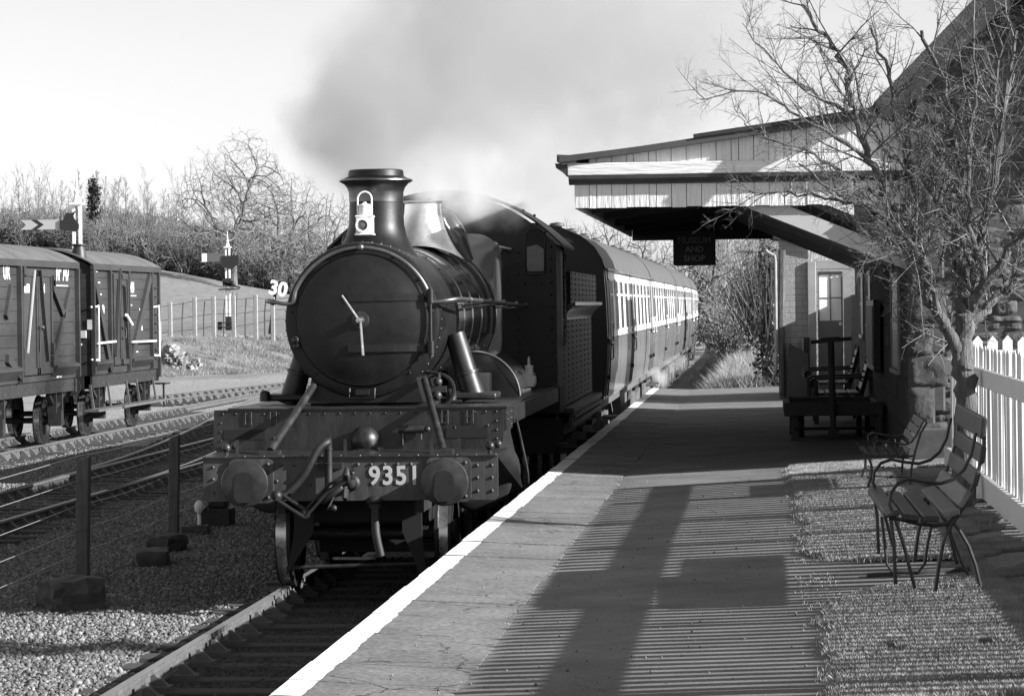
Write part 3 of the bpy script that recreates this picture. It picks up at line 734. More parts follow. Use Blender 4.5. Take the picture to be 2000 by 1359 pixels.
def quoins():
    m = MB(); z = 0.6; k = 0; r = random.Random(3)
    while z < 4.4:
        h = r.uniform(0.27, 0.36); w = 0.24+0.10*(k % 2)
        m.box((1.44, 29.86+r.uniform(-0.01, 0.01), z+0.008), (1.44+w, 30.22, z+h)); z += h; k += 1
    for q, (zz, w, pr) in enumerate(((0.6, 0.62, 0.16), (1.0, 0.52, 0.1))):
        m.box((1.40, 29.86-pr, zz), (1.40+w, 30.15, zz+0.38))
    m.build('quoin', 'mortar', sb, smooth=False, bevel=0.02, seg=1)
    rg = random.Random(5); V = []; Fc = []; n_ = 0; z = 0.95; k = 0
    while z < 4.3:
        h = r.uniform(0.22, 0.36); w = 0.25+0.12*(k % 2)
        for xa, xb, yy, dp in ((1.43, 1.43+w, 29.87, 0.04),):
            v, f_ = blockface(xa, xb, z+0.004, z+h-0.004, yy, dp, rg, 7); V.append(v); Fc.append(f_+n_); n_ += len(v)
        z += h; k += 1
    np_mesh('quoin_stones', np.concatenate(V), np.concatenate(Fc), 'quoin_face', sb)
quoins(); rubble_face(gw)
m = MB()
for (x0, z0), (x1, z1) in (((1.2, 4.42), (2.6, 5.84)), ((2.6, 5.84), (4.1, 4.35))):
    dx, dz = x1-x0, z1-z0; L_ = math.hypot(dx, dz); nx, nz_ = -dz/L_, dx/L_
    m.prism([(x0, z0), (x1, z1), (x1+nx*0.12, z1+nz_*0.12), (x0+nx*0.12, z0+nz_*0.12)], (0, 29.45, 0), (1, 0, 0), (0, 0, 1), (0, BY1-29.45, 0))
m.build('roof', 'slate', sb, smooth=False)
m = MB()
for (x0, z0), (x1, z1) in (((1.2, 4.32), (2.6, 5.74)), ((2.6, 5.74), (4.1, 4.25))):
    m.bar((x0, 29.47, z0), (x1, 29.47, z1), 0.05, 0.14)
m.build('bargeboard', 'canopy_dark', sb, smooth=False)
for y0, y1, z0, z1 in ((33.2, 35.0, 1.86, 2.92), (41.3, 42.7, 2.3, 3.02), (44.3, 45.8, 2.12, 3.02)):
    m = MB(); t = 0.06
    for a, b in (((1.475, y0, z0), (1.535, y0+t, z1)), ((1.475, y1-t, z0), (1.535, y1, z1)), ((1.475, y0+t, z1-t), (1.535, y1-t, z1)), ((1.46, y0, z0-0.05), (1.535, y1, z0)), ((1.48, y0+t, (z0+z1)/2-0.02), (1.53, y1-t, (z0+z1)/2+0.02))): m.box(a, b)
    w = m.build('window', 'frame_grey', sb, smooth=False)
    m = MB(); m.box((1.49, y0+t, z0), (1.5, y1-t, z1-t)); m.build('pane', 'dark_glass', w, smooth=False)
m = MB(); m.box((1.38, 37.6, 1.75), (1.47, 40.0, 2.62)); nb = m.build('notice_board', 'sign_dark', sb, smooth=False, bevel=0.01)
m = MB(); m.box((1.37, 37.7, 1.82), (1.378, 39.9, 2.55)); m.build('poster', 'frame_black', nb, smooth=False)

cp = empty('platform_canopy', (-0.2, 30.0, 3.5), 0, 'white boarded platform canopy with peeling paint and dark moulding', 'canopy'); WORLD.add(cp.name)
def roofz(x): return np.interp(x, [-1.95, -1.2, -0.54, 1.09, 1.6], [4.02, 4.10, 4.19, 4.40, 4.55])
r = random.Random(8); lo = MB(); up = MB(); x = -1.79
while x < 1.5:
    w = 0.146 if r.random() > 0.12 else 0.073
    d = r.uniform(-0.003, 0.003); t = r.uniform(-0.003, 0.003)
    for mm, z0, z1a, z1b, off in ((lo, 3.55+r.uniform(-0.006, 0.004), 3.80, 3.80, 0.0), (up, 3.96, float(roofz(x))-0.03, float(roofz(x+w))-0.03, -0.02)):
        if mm is up and x < -1.74: continue
        a, b = x+0.003, min(x+w-0.003, 1.5)
        y0 = 30.0+off+d
        vs = [(a, y0, z0), (b, y0+t, z0), (b, y0+t, z1b), (a, y0, z1a)]; vs += [(p[0], p[1]+0.03, p[2]) for p in vs]
        mm.add(vs, ((0,1,2,3),(7,6,5,4),(0,4,5,1),(1,5,6,2),(2,6,7,3),(3,7,4,0)))
    x += w
lo.build('lower_boarding', 'peeling_white', cp, smooth=False); up.build('upper_boarding', 'peeling_white', cp, smooth=False)
m = MB(); m.box((-1.85, 29.90, 3.865), (1.5, 30.02, 3.985)); m.build('fascia_beam', 'beam_white', cp, smooth=False, bevel=0.008, seg=2)
m = MB(); m.prism([(0.0, 3.775), (-0.06, 3.79), (-0.075, 3.81), (-0.10, 3.83), (-0.10, 3.862), (0.0, 3.862)], (-1.84, 30.0, 0), (0, 1, 0), (0, 0, 1), (3.34, 0, 0)); m.build('moulding', 'canopy_dark', cp, smooth=False)
m = MB(); xs = list(np.linspace(-1.93, 1.6, 14))
for a, b in zip(xs[:-1], xs[1:]):
    ta = 0.035+0.06*max(0, (-0.7-a)); tb = 0.035+0.06*max(0, (-0.7-b))
    m.prism([(a, float(roofz(a))-0.03), (b, float(roofz(b))-0.03), (b, float(roofz(b))+0.03), (a, float(roofz(a))+0.03)], (0, 29.86, 0), (1, 0, 0), (0, 0, 1), (0, 13.3, 0))
m.build('roof', 'roof_felt', cp, smooth=False)
m = MB(); m.prism([(-0.62, 4.21), (1.2, 4.44), (1.2, 4.49), (-0.62, 4.245)], (0, 29.84, 0), (1, 0, 0), (0, 0, 1), (0, 0.5, 0)); m.build('lead_flashing', 'canopy_dark', cp, smooth=False)
m = MB(); m.prism([(-1.95, 4.07), (-1.95, 4.0), (-1.9, 3.97), (-1.76, 3.98), (-1.76, 4.06)], (0, 29.87, 0), (1, 0, 0), (0, 0, 1), (0, 13.2, 0)); m.build('roof_edge', 'roof_felt', cp, smooth=False)
m = MB(); m.prism([(-1.97, 3.985), (-1.96, 3.94), (-1.9, 3.90), (-1.86, 3.86), (-1.85, 3.98)], (0, 29.9, 0), (1, 0, 0), (0, 0, 1), (0, 13.1, 0)); m.build('gutter', 'canopy_dark', cp, smooth=False)
m = MB(); y = 30.03
while y < 43.0:
    w = 0.145; m.prism([(0, 3.585), (w/2, 3.545), (w-0.008, 3.585), (w-0.008, 3.9), (0, 3.9)], (-1.79, y, 0), (0, 1, 0), (0, 0, 1), (0.025, 0, 0)); y += w
m.build('front_boarding', 'peeling_white', cp, smooth=False)
m = MB(); x = -1.76
m.box((x, 42.97, 3.49), (0.0, 43.0, 3.95))
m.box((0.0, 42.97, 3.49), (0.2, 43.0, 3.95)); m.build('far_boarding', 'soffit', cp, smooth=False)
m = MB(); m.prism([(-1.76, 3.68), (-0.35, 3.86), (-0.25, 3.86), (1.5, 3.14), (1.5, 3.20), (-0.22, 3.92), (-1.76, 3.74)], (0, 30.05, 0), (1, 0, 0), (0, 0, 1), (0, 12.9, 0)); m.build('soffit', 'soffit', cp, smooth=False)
for k, yy in enumerate((30.06, 32.4, 35.0, 37.6, 40.2, 42.8)):
    m = MB(); s = 0.075
    m.prism([(-0.30, 3.74), (1.5, 2.98), (1.5, 3.12), (-0.24, 3.86)] if k else [(-0.42, 3.69), (-0.1, 3.53), (1.5, 2.88), (1.5, 3.05), (0.0, 3.66), (-0.3, 3.78)], (0, yy, 0), (1, 0, 0), (0, 0, 1), (0, s, 0))
    m.build('strut', 'strut_paint', cp, smooth=False)
    if k:
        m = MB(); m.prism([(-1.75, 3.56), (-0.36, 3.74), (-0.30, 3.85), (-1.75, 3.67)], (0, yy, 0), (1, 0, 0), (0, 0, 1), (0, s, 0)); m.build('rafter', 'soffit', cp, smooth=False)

# hanging sign
sg = empty('hanging_sign', (-0.875, 42.0, 3.12), 0, 'dark hanging board lettered MUSEUM AND SHOP under the canopy', 'sign'); WORLD.add(sg.name)
m = MB(); m.prism(arc((0.26, 0.435), 0.03, 0, 90, 3)+arc((-0.26, 0.435), 0.03, 90, 180, 3)+arc((-0.26, 0.03), 0.03, 180, 270, 3)+arc((0.26, 0.03), 0.03, 270, 360, 3), (-0.875, 42.0, 3.12), (1, 0, 0), (0, 0, 1), (0, 0.03, 0)); m.build('board', 'sign_dark', sg, smooth=False)
for t_, z_ in (('MUSEUM', 3.43), ('AND', 3.305), ('SHOP', 3.18)):
    lettering('lettering', t_, 0.115, 'sign_letter', sg, facing((-0.875, 41.997, z_), (1, 0, 0), (0, 0, 1)), 0.002, 0.002)
m = MB()
for dx in (-0.2, 0.2): m.tube([(-0.875+dx, 42.01, 3.58), (-0.875+dx*1.15, 42.01, 3.82)], 0.008, 6)
m.tube([(-1.14, 42.01, 3.6), (-0.61, 42.01, 3.6)], 0.012, 6); m.build('hanger', 'frame_black', sg)

# projecting wing with the glazed door
wg = empty('station_wing', (0.3, 54.0, 0.9), 0, 'low tiled wing with pale door post and glazed door at the end of the platform', 'building'); WORLD.add(wg.name)
DY = 53.0
m = MB(); m.box((0.34, DY, 0.6), (0.84, DY+0.25, 3.75)); m.box((0.34, DY+0.25, 0.6), (0.55, DY+3, 3.5)); m.build('tiled_wall', 'tile_wall', wg, smooth=False)
m = MB(); m.box((0.83, DY-0.06, 0.9), (0.97, DY+0.2, 3.3)); m.box((0.97, DY-0.03, 3.16), (1.6, DY+0.2, 3.32)); m.build('door_frame', 'frame_grey', wg, smooth=False, bevel=0.008, seg=1)
dr = MB(); dr.box((1.0, DY+0.04, 0.95), (1.43, DY+0.08, 2.28))
for a, b in (((1.0, DY+0.04, 2.28), (1.03, DY+0.08, 3.12)), ((1.40, DY+0.04, 2.28), (1.43, DY+0.08, 3.12)), ((1.03, DY+0.04, 3.07), (1.40, DY+0.08, 3.12)), ((1.205, DY+0.045, 2.28), (1.225, DY+0.075, 3.07)), ((1.03, DY+0.045, 2.66), (1.205, DY+0.075, 2.68)), ((1.225, DY+0.045, 2.66), (1.40, DY+0.075, 2.68))): dr.box(a, b)
do = dr.build('door', 'door_grey', wg, smooth=False)
m = MB(); m.box((1.03, DY+0.055, 2.28), (1.40, DY+0.065, 3.07)); m.build('pane', 'bright_pane', do, smooth=False)
m = MB(); m.lathe((1.39, DY+0.03, 2.22), (0, -1, 0), [(0, 0.035), (0.012, 0.035), (0.012, 0.016), (0.05, 0.016), (0.055, 0.03), (0.08, 0.024), (0.085, 0)], 14); m.build('door_knob', 'ivory', do)
m = MB(); m.box((1.02, DY+0.02, 1.7), (1.41, DY+0.04, 1.96)); m.box((1.06, DY+0.015, 1.05), (1.37, DY+0.04, 1.62)); m.build('door_panel', 'door_grey', do, smooth=False)
m = MB(); m.prism([(1.44, 0.95), (1.56, 0.95), (1.56, 3.02), (1.44, 3.1)], (0, DY-0.02, 0), (1, 0, 0), (0, 0, 1), (0, 0.04, 0)); m.build('side_panel', 'frame_grey', wg, smooth=False)
m = MB(); m.box((1.60, DY-1.5, 0.6), (4, DY+3, 2.72)); m.build('shade_wall', 'wall_stone', wg, smooth=False)  # unseen wall, placed and sized to shade the door and tiled wall
m = MB(); m.prism([(0.2, 3.72), (1.2, 3.5), (1.2, 3.58), (0.2, 3.8)], (0, DY-0.1, 0), (1, 0, 0), (0, 0, 1), (0, 2.4, 0)); m.build('roof', 'slate', wg, smooth=False)
m = MB(); m.tube([(0.12, DY-0.1, 3.5), (0.16, DY-0.1, 3.46), (0.27, DY-0.1, 3.4), (0.28, DY-0.1, 3.3), (0.28, DY-0.1, 1.5), (0.26, DY-0.1, 1.4), (0.22, DY-0.12, 1.28)], 0.028, 8); m.build('downpipe', 'concrete', wg)
m = MB(); m.prism([(0.45, 0.9), (0.82, 0.9), (0.82, 1.72), (0.5, 1.9)], (0, DY-0.5, 0), (1, 0, 0), (0, 0, 1), (0, 0.4, 0)); m.build('bunker', 'canopy_dark', wg, smooth=False)
m = MB(); m.tube([(0.38, DY-0.1, 0.9), (0.37, DY-0.05, 2.2), (0.40, DY-0.06, 3.5)], 0.06, 7); m.build('corner_post', 'bark', wg)
lb = empty('letter_box', (0.82, DY-0.2, 1.5), 0, 'dark wall box with a pale front beside the pale door post', 'box'); WORLD.add(lb.name)
m = MB(); m.box((0.75, DY-0.16, 1.35), (0.85, DY-0.06, 2.0)); m.build('box_body', 'frame_black', lb, smooth=False, bevel=0.01)
m = MB(); m.box((0.72, DY-0.15, 1.42), (0.75, DY-0.08, 1.98)); m.build('side_glass', 'frame_grey', lb, smooth=False)

# ---------------------------------------------------------------- trolley and wooden benches under the canopy
tr = empty('luggage_trolley', (0.9, 37.0, 0.93), 0, 'dark four legged luggage trolley with a tall T handle under the canopy', 'trolley'); WORLD.add(tr.name)
m = MB(); m.box((0.30, 36.7, 1.27), (1.43, 38.9, 1.33))
for a, b in (((0.28, 36.66, 1.25), (1.45, 36.74, 1.41)), ((0.28, 38.86, 1.25), (1.45, 38.94, 1.41)), ((0.28, 36.74, 1.26), (0.36, 38.86, 1.40)), ((1.37, 36.74, 1.26), (1.45, 38.86, 1.40))): m.box(a, b)
m.build('deck', 'trolley_wood', tr, smooth=False, bevel=0.012)
for x_ in (0.36, 1.30):
    for y_ in (36.75, 38.7):
        m = MB(); m.box((x_, y_, 0.92), (x_+0.1, y_+0.1, 1.26)); m.build('leg', 'trolley_wood', tr, smooth=False, bevel=0.01)
for x_ in (0.5, 1.2):
    m = MB(); m.lathe((x_, 37.8, 1.1), (1, 0, 0), [(-0.03, 0.10), (-0.03, 0.17), (0.03, 0.17), (0.03, 0.10)], 20); m.tube([(x_, 37.8, 0.95), (x_, 37.8, 1.25)], 0.015, 6); m.tube([(x_, 37.65, 1.1), (x_, 37.95, 1.1)], 0.015, 6); m.build('wheel', 'frame_black', tr)
m = MB(); m.tube([(0.86, 36.6, 1.0), (0.845, 36.5, 1.6), (0.835, 36.4, 2.16)], [0.035, 0.042, 0.04], 10); m.bar((0.72, 36.4, 2.15), (0.94, 36.4, 2.165), 0.07, 0.06); m.tube([(0.60, 36.4, 2.13), (1.08, 36.4, 2.17)], 0.022, 8); m.build('handle', 'trolley_wood', tr)
m = MB(); m.box((0.8, 36.5, 1.0), (0.92, 36.66, 1.1)); m.tube([(0.4, 36.72, 1.1), (1.35, 36.72, 1.1)], 0.02, 6); m.build('axle', 'frame_black', tr)
def wooden_bench(y, lab):
    b = empty('wooden_bench', (1.1, y, 0.93), 0, lab, 'bench', 'wooden benches against the wall'); WORLD.add(b.name); z = 0.93
    m = MB()
    for k in range(4): m.box((0.74+k*0.15, y-0.75, z+0.42), (0.87+k*0.15, y+0.75, z+0.455))
    m.build('seat', 'bench_wood', b, smooth=False, bevel=0.006)
    m = MB()
    for k in range(4): m.bar((1.38+0.035*k, y-0.75, z+0.53+k*0.12), (1.38+0.035*k, y+0.75, z+0.53+k*0.12), 0.03, 0.09, (0.25, 0, 1))
    m.build('backrest', 'bench_wood', b, smooth=False)
    for s in (-0.72, 0.72):
        m = MB(); m.box((0.72, y+s-0.03, z), (0.78, y+s+0.03, z+0.62)); m.build('front_leg', 'bench_wood', b, smooth=False); m = MB(); m.bar((1.30, y+s, z), (1.36, y+s, z+0.5), 0.06, 0.07, (1, 0, 0)); m.bar((1.36, y+s, z+0.45), (1.51, y+s, z+0.98), 0.06, 0.06, (1, 0, 0)); m.sphere((1.515, y+s, z+0.99), 0.045, sc=(1, 0.7, 0.8))
        m.build('back_leg', 'bench_wood', b, smooth=False)
        m = MB(); m.bar((0.72, y+s, z+0.64), (1.42, y+s, z+0.66), 0.07, 0.035); m.tube([(0.74, y+s, z+0.64), (0.68, y+s, z+0.61), (0.68, y+s, z+0.53)], 0.03, 8); m.build('arm', 'bench_wood', b)
wooden_bench(42.2, 'dark wooden armed bench just behind the luggage trolley')
wooden_bench(47.5, 'dark wooden armed bench farther back, in front of the glazed door')

# ---------------------------------------------------------------- iron benches on the verge
def seat_path(pts, Y): return [at(px, py, Y=Y) for px, py in pts]
b1 = empty('garden_bench', (1.0, 17.3, 1.0), 0, 'large iron garden bench with curved arms and worn dark slats, nearest the camera', 'bench'); WORLD.add(b1.name)
Yn, Yf = 16.45, 18.25
def slat(px, py, w, t, tilt, m, nm='slat', lab=None):
    """Slat running away from the camera; (px, py) is the middle of its near end."""
    p = at(px, py, Y=Yn); c, s_ = math.cos(tilt), math.sin(tilt); mm = MB()
    mm.prism([(-w/2, -t/2), (w/2, -t/2), (w/2, t/2), (-w/2, t/2)], (p.x, Yn-0.03, p.z), (c, 0, s_), (-s_, 0, c), (-0.02, Yf-Yn+0.06, 0.012))
    mm.build(nm, m, b1, smooth=False, bevel=0.008, seg=2, label=lab)
for a in ((1741, 1003, 0.085, 0.035, 0.12, 'bench_wood'), (1780, 1010, 0.085, 0.035, -0.1, 'bench_wood'), (1818, 1013, 0.085, 0.035, -0.02, 'bench_wood'), (1858, 1002, 0.09, 0.035, 0.25, 'bench_worn')): slat(*a)
slat(1884, 974, 0.10, 0.03, 1.05, 'bench_worn', 'slat', 'pale worn lowest back slat')
for a in ((1907, 934, 0.085, 0.03, 1.3, 'bench_wood'), (1919, 888, 0.09, 0.03, 1.42, 'bench_wood'), (1921, 836, 0.115, 0.03, 1.48, 'bench_wood')): slat(*a)
for Y_, dx in ((Yn, 0), (Yf, 1)):
    def T(pts):
        out = []
        for px, py in pts:
            v = at(px, py, Y=Yn); out.append(Vector((v.x-(0.02 if dx else 0), Y_, v.z+(0.012 if dx else 0))))
        return out
    m = MB()
    m.tube(T([(1906, 845), (1896, 890), (1882, 918), (1862, 936), (1836, 944), (1802, 940), (1775, 935), (1754, 943), (1740, 962), (1737, 985), (1747, 1008)]), 0.0095, 8)
    m.build('arm', 'iron_black', b1)
    m = MB()
    m.tube(T([(1736, 1012), (1760, 1014), (1790, 1022), (1826, 1026), (1852, 1022), (1872, 1004), (1890, 975), (1908, 930), (1921, 880), (1924, 818)]), 0.011, 8)
    m.tube(T([(1740, 1014), (1746, 1060), (1749, 1140)]), 0.010, 8); m.tube(T([(1749, 1014), (1764, 1060), (1787, 1148)]), 0.010, 8)
    m.tube(T([(1886, 985), (1858, 1025), (1843, 1058), (1834, 1100), (1826, 1158)]), 0.011, 8); m.tube(T([(1862, 1020), (1874, 1035), (1892, 1066), (1906, 1105), (1919, 1162)]), 0.010, 8)
    m.build('end_frame', 'iron_black', b1)
m = MB(); m.tube(seat_path([(1722, 1008), (1728, 1060), (1732, 1100), (1742, 1116), (1792, 1119), (1806, 1100), (1812, 1060), (1820, 1022)], 17.2), 0.009, 8); m.tube(seat_path([(1846, 1010), (1858, 1040), (1878, 1098), (1892, 1124), (1915, 1130)], 17.2), 0.009, 8)
m.build('middle_frame', 'iron_black', b1)
for y_ in (16.9, 17.9):
    m = MB(); p0 = at(1716, 1124, Y=y_) if y_ < 17.2 else at(1692, 1083, Y=y_); m.prism([(0, -0.02), (0.66, 0.02), (0.66, 0.06), (0, 0.02)], (p0.x, y_-0.05, zp(p0.x)), (1, 0, 0), (0, 0, 1), (0, 0.1, 0)); m.build('ground_runner', 'block_wood', b1, smooth=False, bevel=0.01)

b2 = empty('garden_bench', (1.1, 26.3, 1.04), 0, 'small ornate wrought iron bench with scrolled arms beyond the larger bench', 'bench'); WORLD.add(b2.name)
YN2, YF2 = 25.6, 27.1
def P2(pts, far):
    out = []
    for px, py in pts:
        v = at(px, py, Y=YN2); out.append(Vector((v.x, YF2 if far else YN2, v.z)))
    return out
for far in (0, 1):
    m = MB()
    m.tube(P2([(1803, 823), (1790, 850), (1780, 863), (1766, 868), (1735, 863), (1716, 860), (1707, 866), (1708, 876)], far), 0.008, 8)
    m.tube(P2([(1728, 866), (1722, 871), (1718, 876), (1724, 880), (1729, 875), (1725, 871)], far), 0.006, 6)
    m.tube(P2([(1745, 884), (1752, 872), (1762, 872), (1766, 882), (1758, 892), (1748, 886)], far), 0.006, 6)
    m.tube(P2([(1731, 878), (1742, 883), (1748, 892)], far), 0.006, 6)
    m.build('arm', 'iron_black', b2)
    m = MB()
    m.tube(P2([(1803, 822), (1808, 818), (1810, 826), (1798, 846), (1788, 880), (1780, 915), (1776, 955)], far), 0.010, 8)
    m.build('rear_leg', 'iron_black', b2)
    m = MB(); m.tube(P2([(1682, 880), (1692, 888), (1714, 892), (1748, 893), (1784, 890)], far), 0.008, 8); m.build('seat_rail', 'iron_black', b2)
    m = MB(); m.tube(P2([(1696, 890), (1702, 908), (1703, 928), (1693, 956)], far), 0.011, 8); m.build('front_leg', 'iron_black', b2)
m = MB()
for (px, py) in ((1762, 926), (1700, 926)):
    v = at(px, py, Y=YN2); m.tube([(v.x, YN2, v.z), (v.x, YF2, v.z)], 0.007, 6)
v0 = at(1704, 930, Y=YN2); v1 = at(1776, 932, Y=YN2)
for y_ in (YN2, YF2): m.tube([(v0.x, y_, v0.z), (v1.x, y_, v1.z)], 0.006, 6); m.sphere(((v0.x+v1.x)/2, y_, (v0.z+v1.z)/2), 0.014)
m.build('stretcher', 'iron_black', b2)
for px, py in ((1801, 828), (1792, 843), (1784, 858), (1775, 880)):
    v = at(px, py, Y=YN2); m = MB(); m.bar((v.x, YN2, v.z), (v.x, YF2, v.z), 0.012, 0.052, (0.45, 0, 1)); m.build('back_slat', 'bench_worn', b2, smooth=False)
m = MB()
for px in (1694, 1712, 1730, 1748, 1766):
    v = at(px, 889, Y=YN2); m.bar((v.x, YN2, v.z), (v.x, YF2, v.z), 0.05, 0.012)
m.build('seat', 'iron_black', b2, smooth=False)

# ---------------------------------------------------------------- locomotive (local: x to the platform, y towards the train, z above rail)
LO = Vector((-3.70, 27.0, 0))
def Lp(px, py, y): v = at(px, py, Y=27.0+y); return v-LO
loco = empty('steam_locomotive', LO, 0, 'black steam locomotive numbered 9351 steaming along the platform', 'locomotive')
m = MB(); m.prism([(-1.33, 1.26), (-1.33, 0.90), (-1.31, 0.87), (1.32, 0.87), (1.345, 0.90), (1.345, 1.26)], (0, 0.45, 0), (1, 0, 0), (0, 0, 1), (0, 0.03, 0))
for x in (-1.24, -1.11, 1.16, 1.29):
    for z in (1.18, 1.07, 0.95): m.rivet((x, 0.45, z), (0, -1, 0), 0.017)
for x in (-0.62, -0.5, -0.2, -0.08, 0.08, 0.2, 0.32, 0.44, 0.56): m.rivet((x, 0.45, 1.195+0.0*x), (0, -1, 0), 0.018)
for x, z in ((-0.66, 1.05), (-0.35, 1.02), (0.03, 1.12), (-0.55, 0.95)): m.rivet((x, 0.45, z), (0, -1, 0), 0.018)
beam = m.build('buffer_beam', 'beam_paint', loco)
lettering('lettering', '9351', 0.235, 'number_paint', beam, facing((0.41, 0.446, 1.015), (1, 0, 0), (0, 0, 1)), 0.006, 0.005, 0.90, gap=1.14)
for sx in (-0.885, 0.905):
    m = MB(); m.prism(arc((0.15, 0.15), 0.05, 0, 90, 3)+arc((-0.15, 0.15), 0.05, 90, 180, 3)+arc((-0.15, -0.15), 0.05, 180, 270, 3)+arc((0.15, -0.15), 0.05, 270, 360, 3), (sx, 0.45, 1.055), (1, 0, 0), (0, 0, 1), (0, -0.03, 0))
    for a in (-0.15, 0.15):
        for c in (-0.15, 0.15): m.rivet((sx+a, 0.42, 1.055+c), (0, -1, 0), 0.018)
    m.lathe((sx, 0.42, 1.055), (0, -1, 0), [(0, 0.15), (0.02, 0.14), (0.10, 0.115), (0.24, 0.105), (0.24, 0.075), (0.37, 0.07)], 24)
    bf = m.build('buffer', 'beam_paint', loco)
    m = MB(); m.lathe((sx, 0.06, 1.055), (0, -1, 0), [(-0.03, 0.07), (-0.02, 0.19), (0.015, 0.213), (0.03, 0.205), (0.042, 0.15), (0.05, 0.07), (0.052, 0)], 40); bh = m.build('buffer_head', 'buffer_steel', bf); m = MB(); m.prism(arc((0, 0.02), 0.085, 0, 180, 12)+[(-0.095, -0.12), (-0.06, -0.17), (0.06, -0.17), (0.095, -0.12)], (sx, 0.014, 1.055), (1, 0, 0), (0, 0, 1), (0, -0.006, 0)); m.build('grease_patch', 'frame_black', bh)
# coupling
m = MB(); m.lathe((0.0, 0.45, 1.03), (0, -1, 0), [(0, 0.07), (0.03, 0.07), (0.05, 0.05)], 14)
m.tube([(0.0, 0.45, 1.03), (0.0, 0.2, 1.03), (-0.0, 0.08, 1.07), (0, 0.02, 1.13), (0, 0.06, 1.18)], [0.045, 0.045, 0.042, 0.035, 0.02], 10)
m.tube([(-0.02, 0.12, 1.05), (-0.02, 0.03, 0.92), (-0.02, 0.1, 0.90), (-0.02, 0.2, 1.0)], 0.022, 8)
m.v = [(v[0]+0.03, v[1], v[2]) for v in m.v]; m.build('draw_hook', 'rubber', loco)
m = MB()
pts = [Lp(690, 925, 0.1), Lp(640, 955, 0.08), Lp(596, 1004, 0.06), Lp(540, 968, 0.10)]
for o_ in (-0.03, 0.035): m.tube([p+Vector((0, o_*1.5, o_)) for p in pts[:3]], 0.014, 8); m.tube([p+Vector((0, o_*1.5, o_*0.9)) for p in pts[2:]], 0.017, 8)
m.sphere(pts[2], 0.045); m.sphere(pts[3], 0.05); m.lathe(Lp(648, 965, 0.09), (1, 0, 0.75), [(-0.12, 0.03), (-0.1, 0.045), (0.1, 0.045), (0.12, 0.03)], 10); m.tube([Lp(640, 995, 0.02), Lp(655, 965, 0.08)], 0.012, 6); m.sphere(Lp(652, 992, 0.02), 0.03)
m.build('screw_coupling', 'frame_black', loco)
m = MB(); p = Lp(641, 885, 0.38); m.tube([(p.x, 0.38, 0.88), (p.x, 0.38, 1.40), (p.x-0.01, 0.36, 1.44)], 0.036, 12)
for z in (0.95, 1.2, 1.33): m.lathe((p.x, 0.38, z), (0, 0, 1), [(0, 0.036), (0.004, 0.044), (0.016, 0.044), (0.02, 0.036)], 14)
m.box((p.x-0.1, 0.40, 1.16), (p.x+0.12, 0.452, 1.21)); m.build('vacuum_pipe', 'frame_black', loco)
m = MB(); hp = [(p.x, 0.36, 1.40), Lp(638, 864, 0.3), Lp(622, 876, 0.26), Lp(606, 904, 0.24), Lp(588, 935, 0.24), Lp(562, 962, 0.22), Lp(540, 975, 0.2)]
# smooth the hose
def smooth_path(pts, n=5):
    pts = [Vector(q) for q in pts]; out = []
    for i in range(len(pts)-1):
        a, b, c, d = pts[max(i-1, 0)], pts[i], pts[i+1], pts[min(i+2, len(pts)-1)]
        for k in range(n):
            t = k/n; out.append(0.5*((2*b)+(c-a)*t+(2*a-5*b+4*c-d)*t*t+(3*b-a-3*c+d)*t**3))
    return out+[pts[-1]]
m.tube(smooth_path(hp), 0.036, 12); m.build('vacuum_hose', 'rubber', loco)
m = MB(); m.tube(smooth_path([Lp(733, 980, 0.42), Lp(733, 1005, 0.38), Lp(735, 1045, 0.34), Lp(744, 1086, 0.34)]), 0.038, 12); m.lathe(Lp(733, 984, 0.42), (0, 0, -1), [(0, 0.06), (0.03, 0.06), (0.04, 0.04)], 12); m.sphere(Lp(731, 978, 0.42), 0.075, sc=(1, 0.8, 0.6)); m.build('steam_heating_hose', 'rubber', loco)
# front drop plate and decks
def fwd(m, k=(27+0.88+0.74)/(27+0.88)):
    m.v = [((x-3.70)*k+3.70, y+0.74, max(2.61-(2.61-z)*k, 1.262)) for x, y, z in m.v]; return m
m = MB(); m.prism([(-1.30, 1.68), (-1.31, 1.36), (-1.28, 1.29), (-1.2, 1.275), (1.22, 1.275), (1.31, 1.30), (1.36, 1.38), (1.37, 1.68)], (0, 0.88, 0), (1, 0, 0), (0, 0, 1), (0, 0.03, 0))
for k in range(13): m.rivet((-0.84+k*0.14, 0.88, 1.64), (0, -1, 0), 0.012)
for x in (-1.22, -1.1, -1.0, 1.0, 1.1, 1.2, 1.3): m.rivet((x, 0.88, 1.645), (0, -1, 0), 0.014)
for z in (1.56, 1.48, 1.4, 1.33):
    m.rivet((1.30, 0.88, z), (0, -1, 0), 0.014); m.rivet((-1.24, 0.88, z), (0, -1, 0), 0.012)
for x, z in ((-0.75, 1.42), (-0.75, 1.36), (0.92, 1.5), (0.78, 1.36), (1.22, 1.52)): m.rivet((x, 0.88, z), (0, -1, 0), 0.013)
fp = fwd(m).build('front_plate', 'deck_plate', loco)
for sx in (-1.02, 1.03):
    m = MB(); m.box((sx-0.19, 0.872, 1.41), (sx+0.19, 0.879, 1.50)); fwd(m).build('slot', 'dull_black', fp, smooth=False)
for x in (-0.98, -0.75, 0.83, 1.06):
    m = MB(); t = 0.012
    for z0, z1 in ((1.60, 1.66), (1.545, 1.60)):
        m.tube([(x-0.028, 0.868, z0), (x-0.028, 0.868, z1), (x+0.028, 0.868, z1), (x+0.028, 0.868, z0), (x-0.028, 0.868, z0)], 0.006, 6)
    fwd(m).build('latch', 'buffer_steel', fp)
m = MB(); m.box((-1.33, 0.42, 1.262), (1.345, 1.66, 1.274)); m.box((-1.30, 1.60, 1.657), (1.345, 2.4, 1.672))
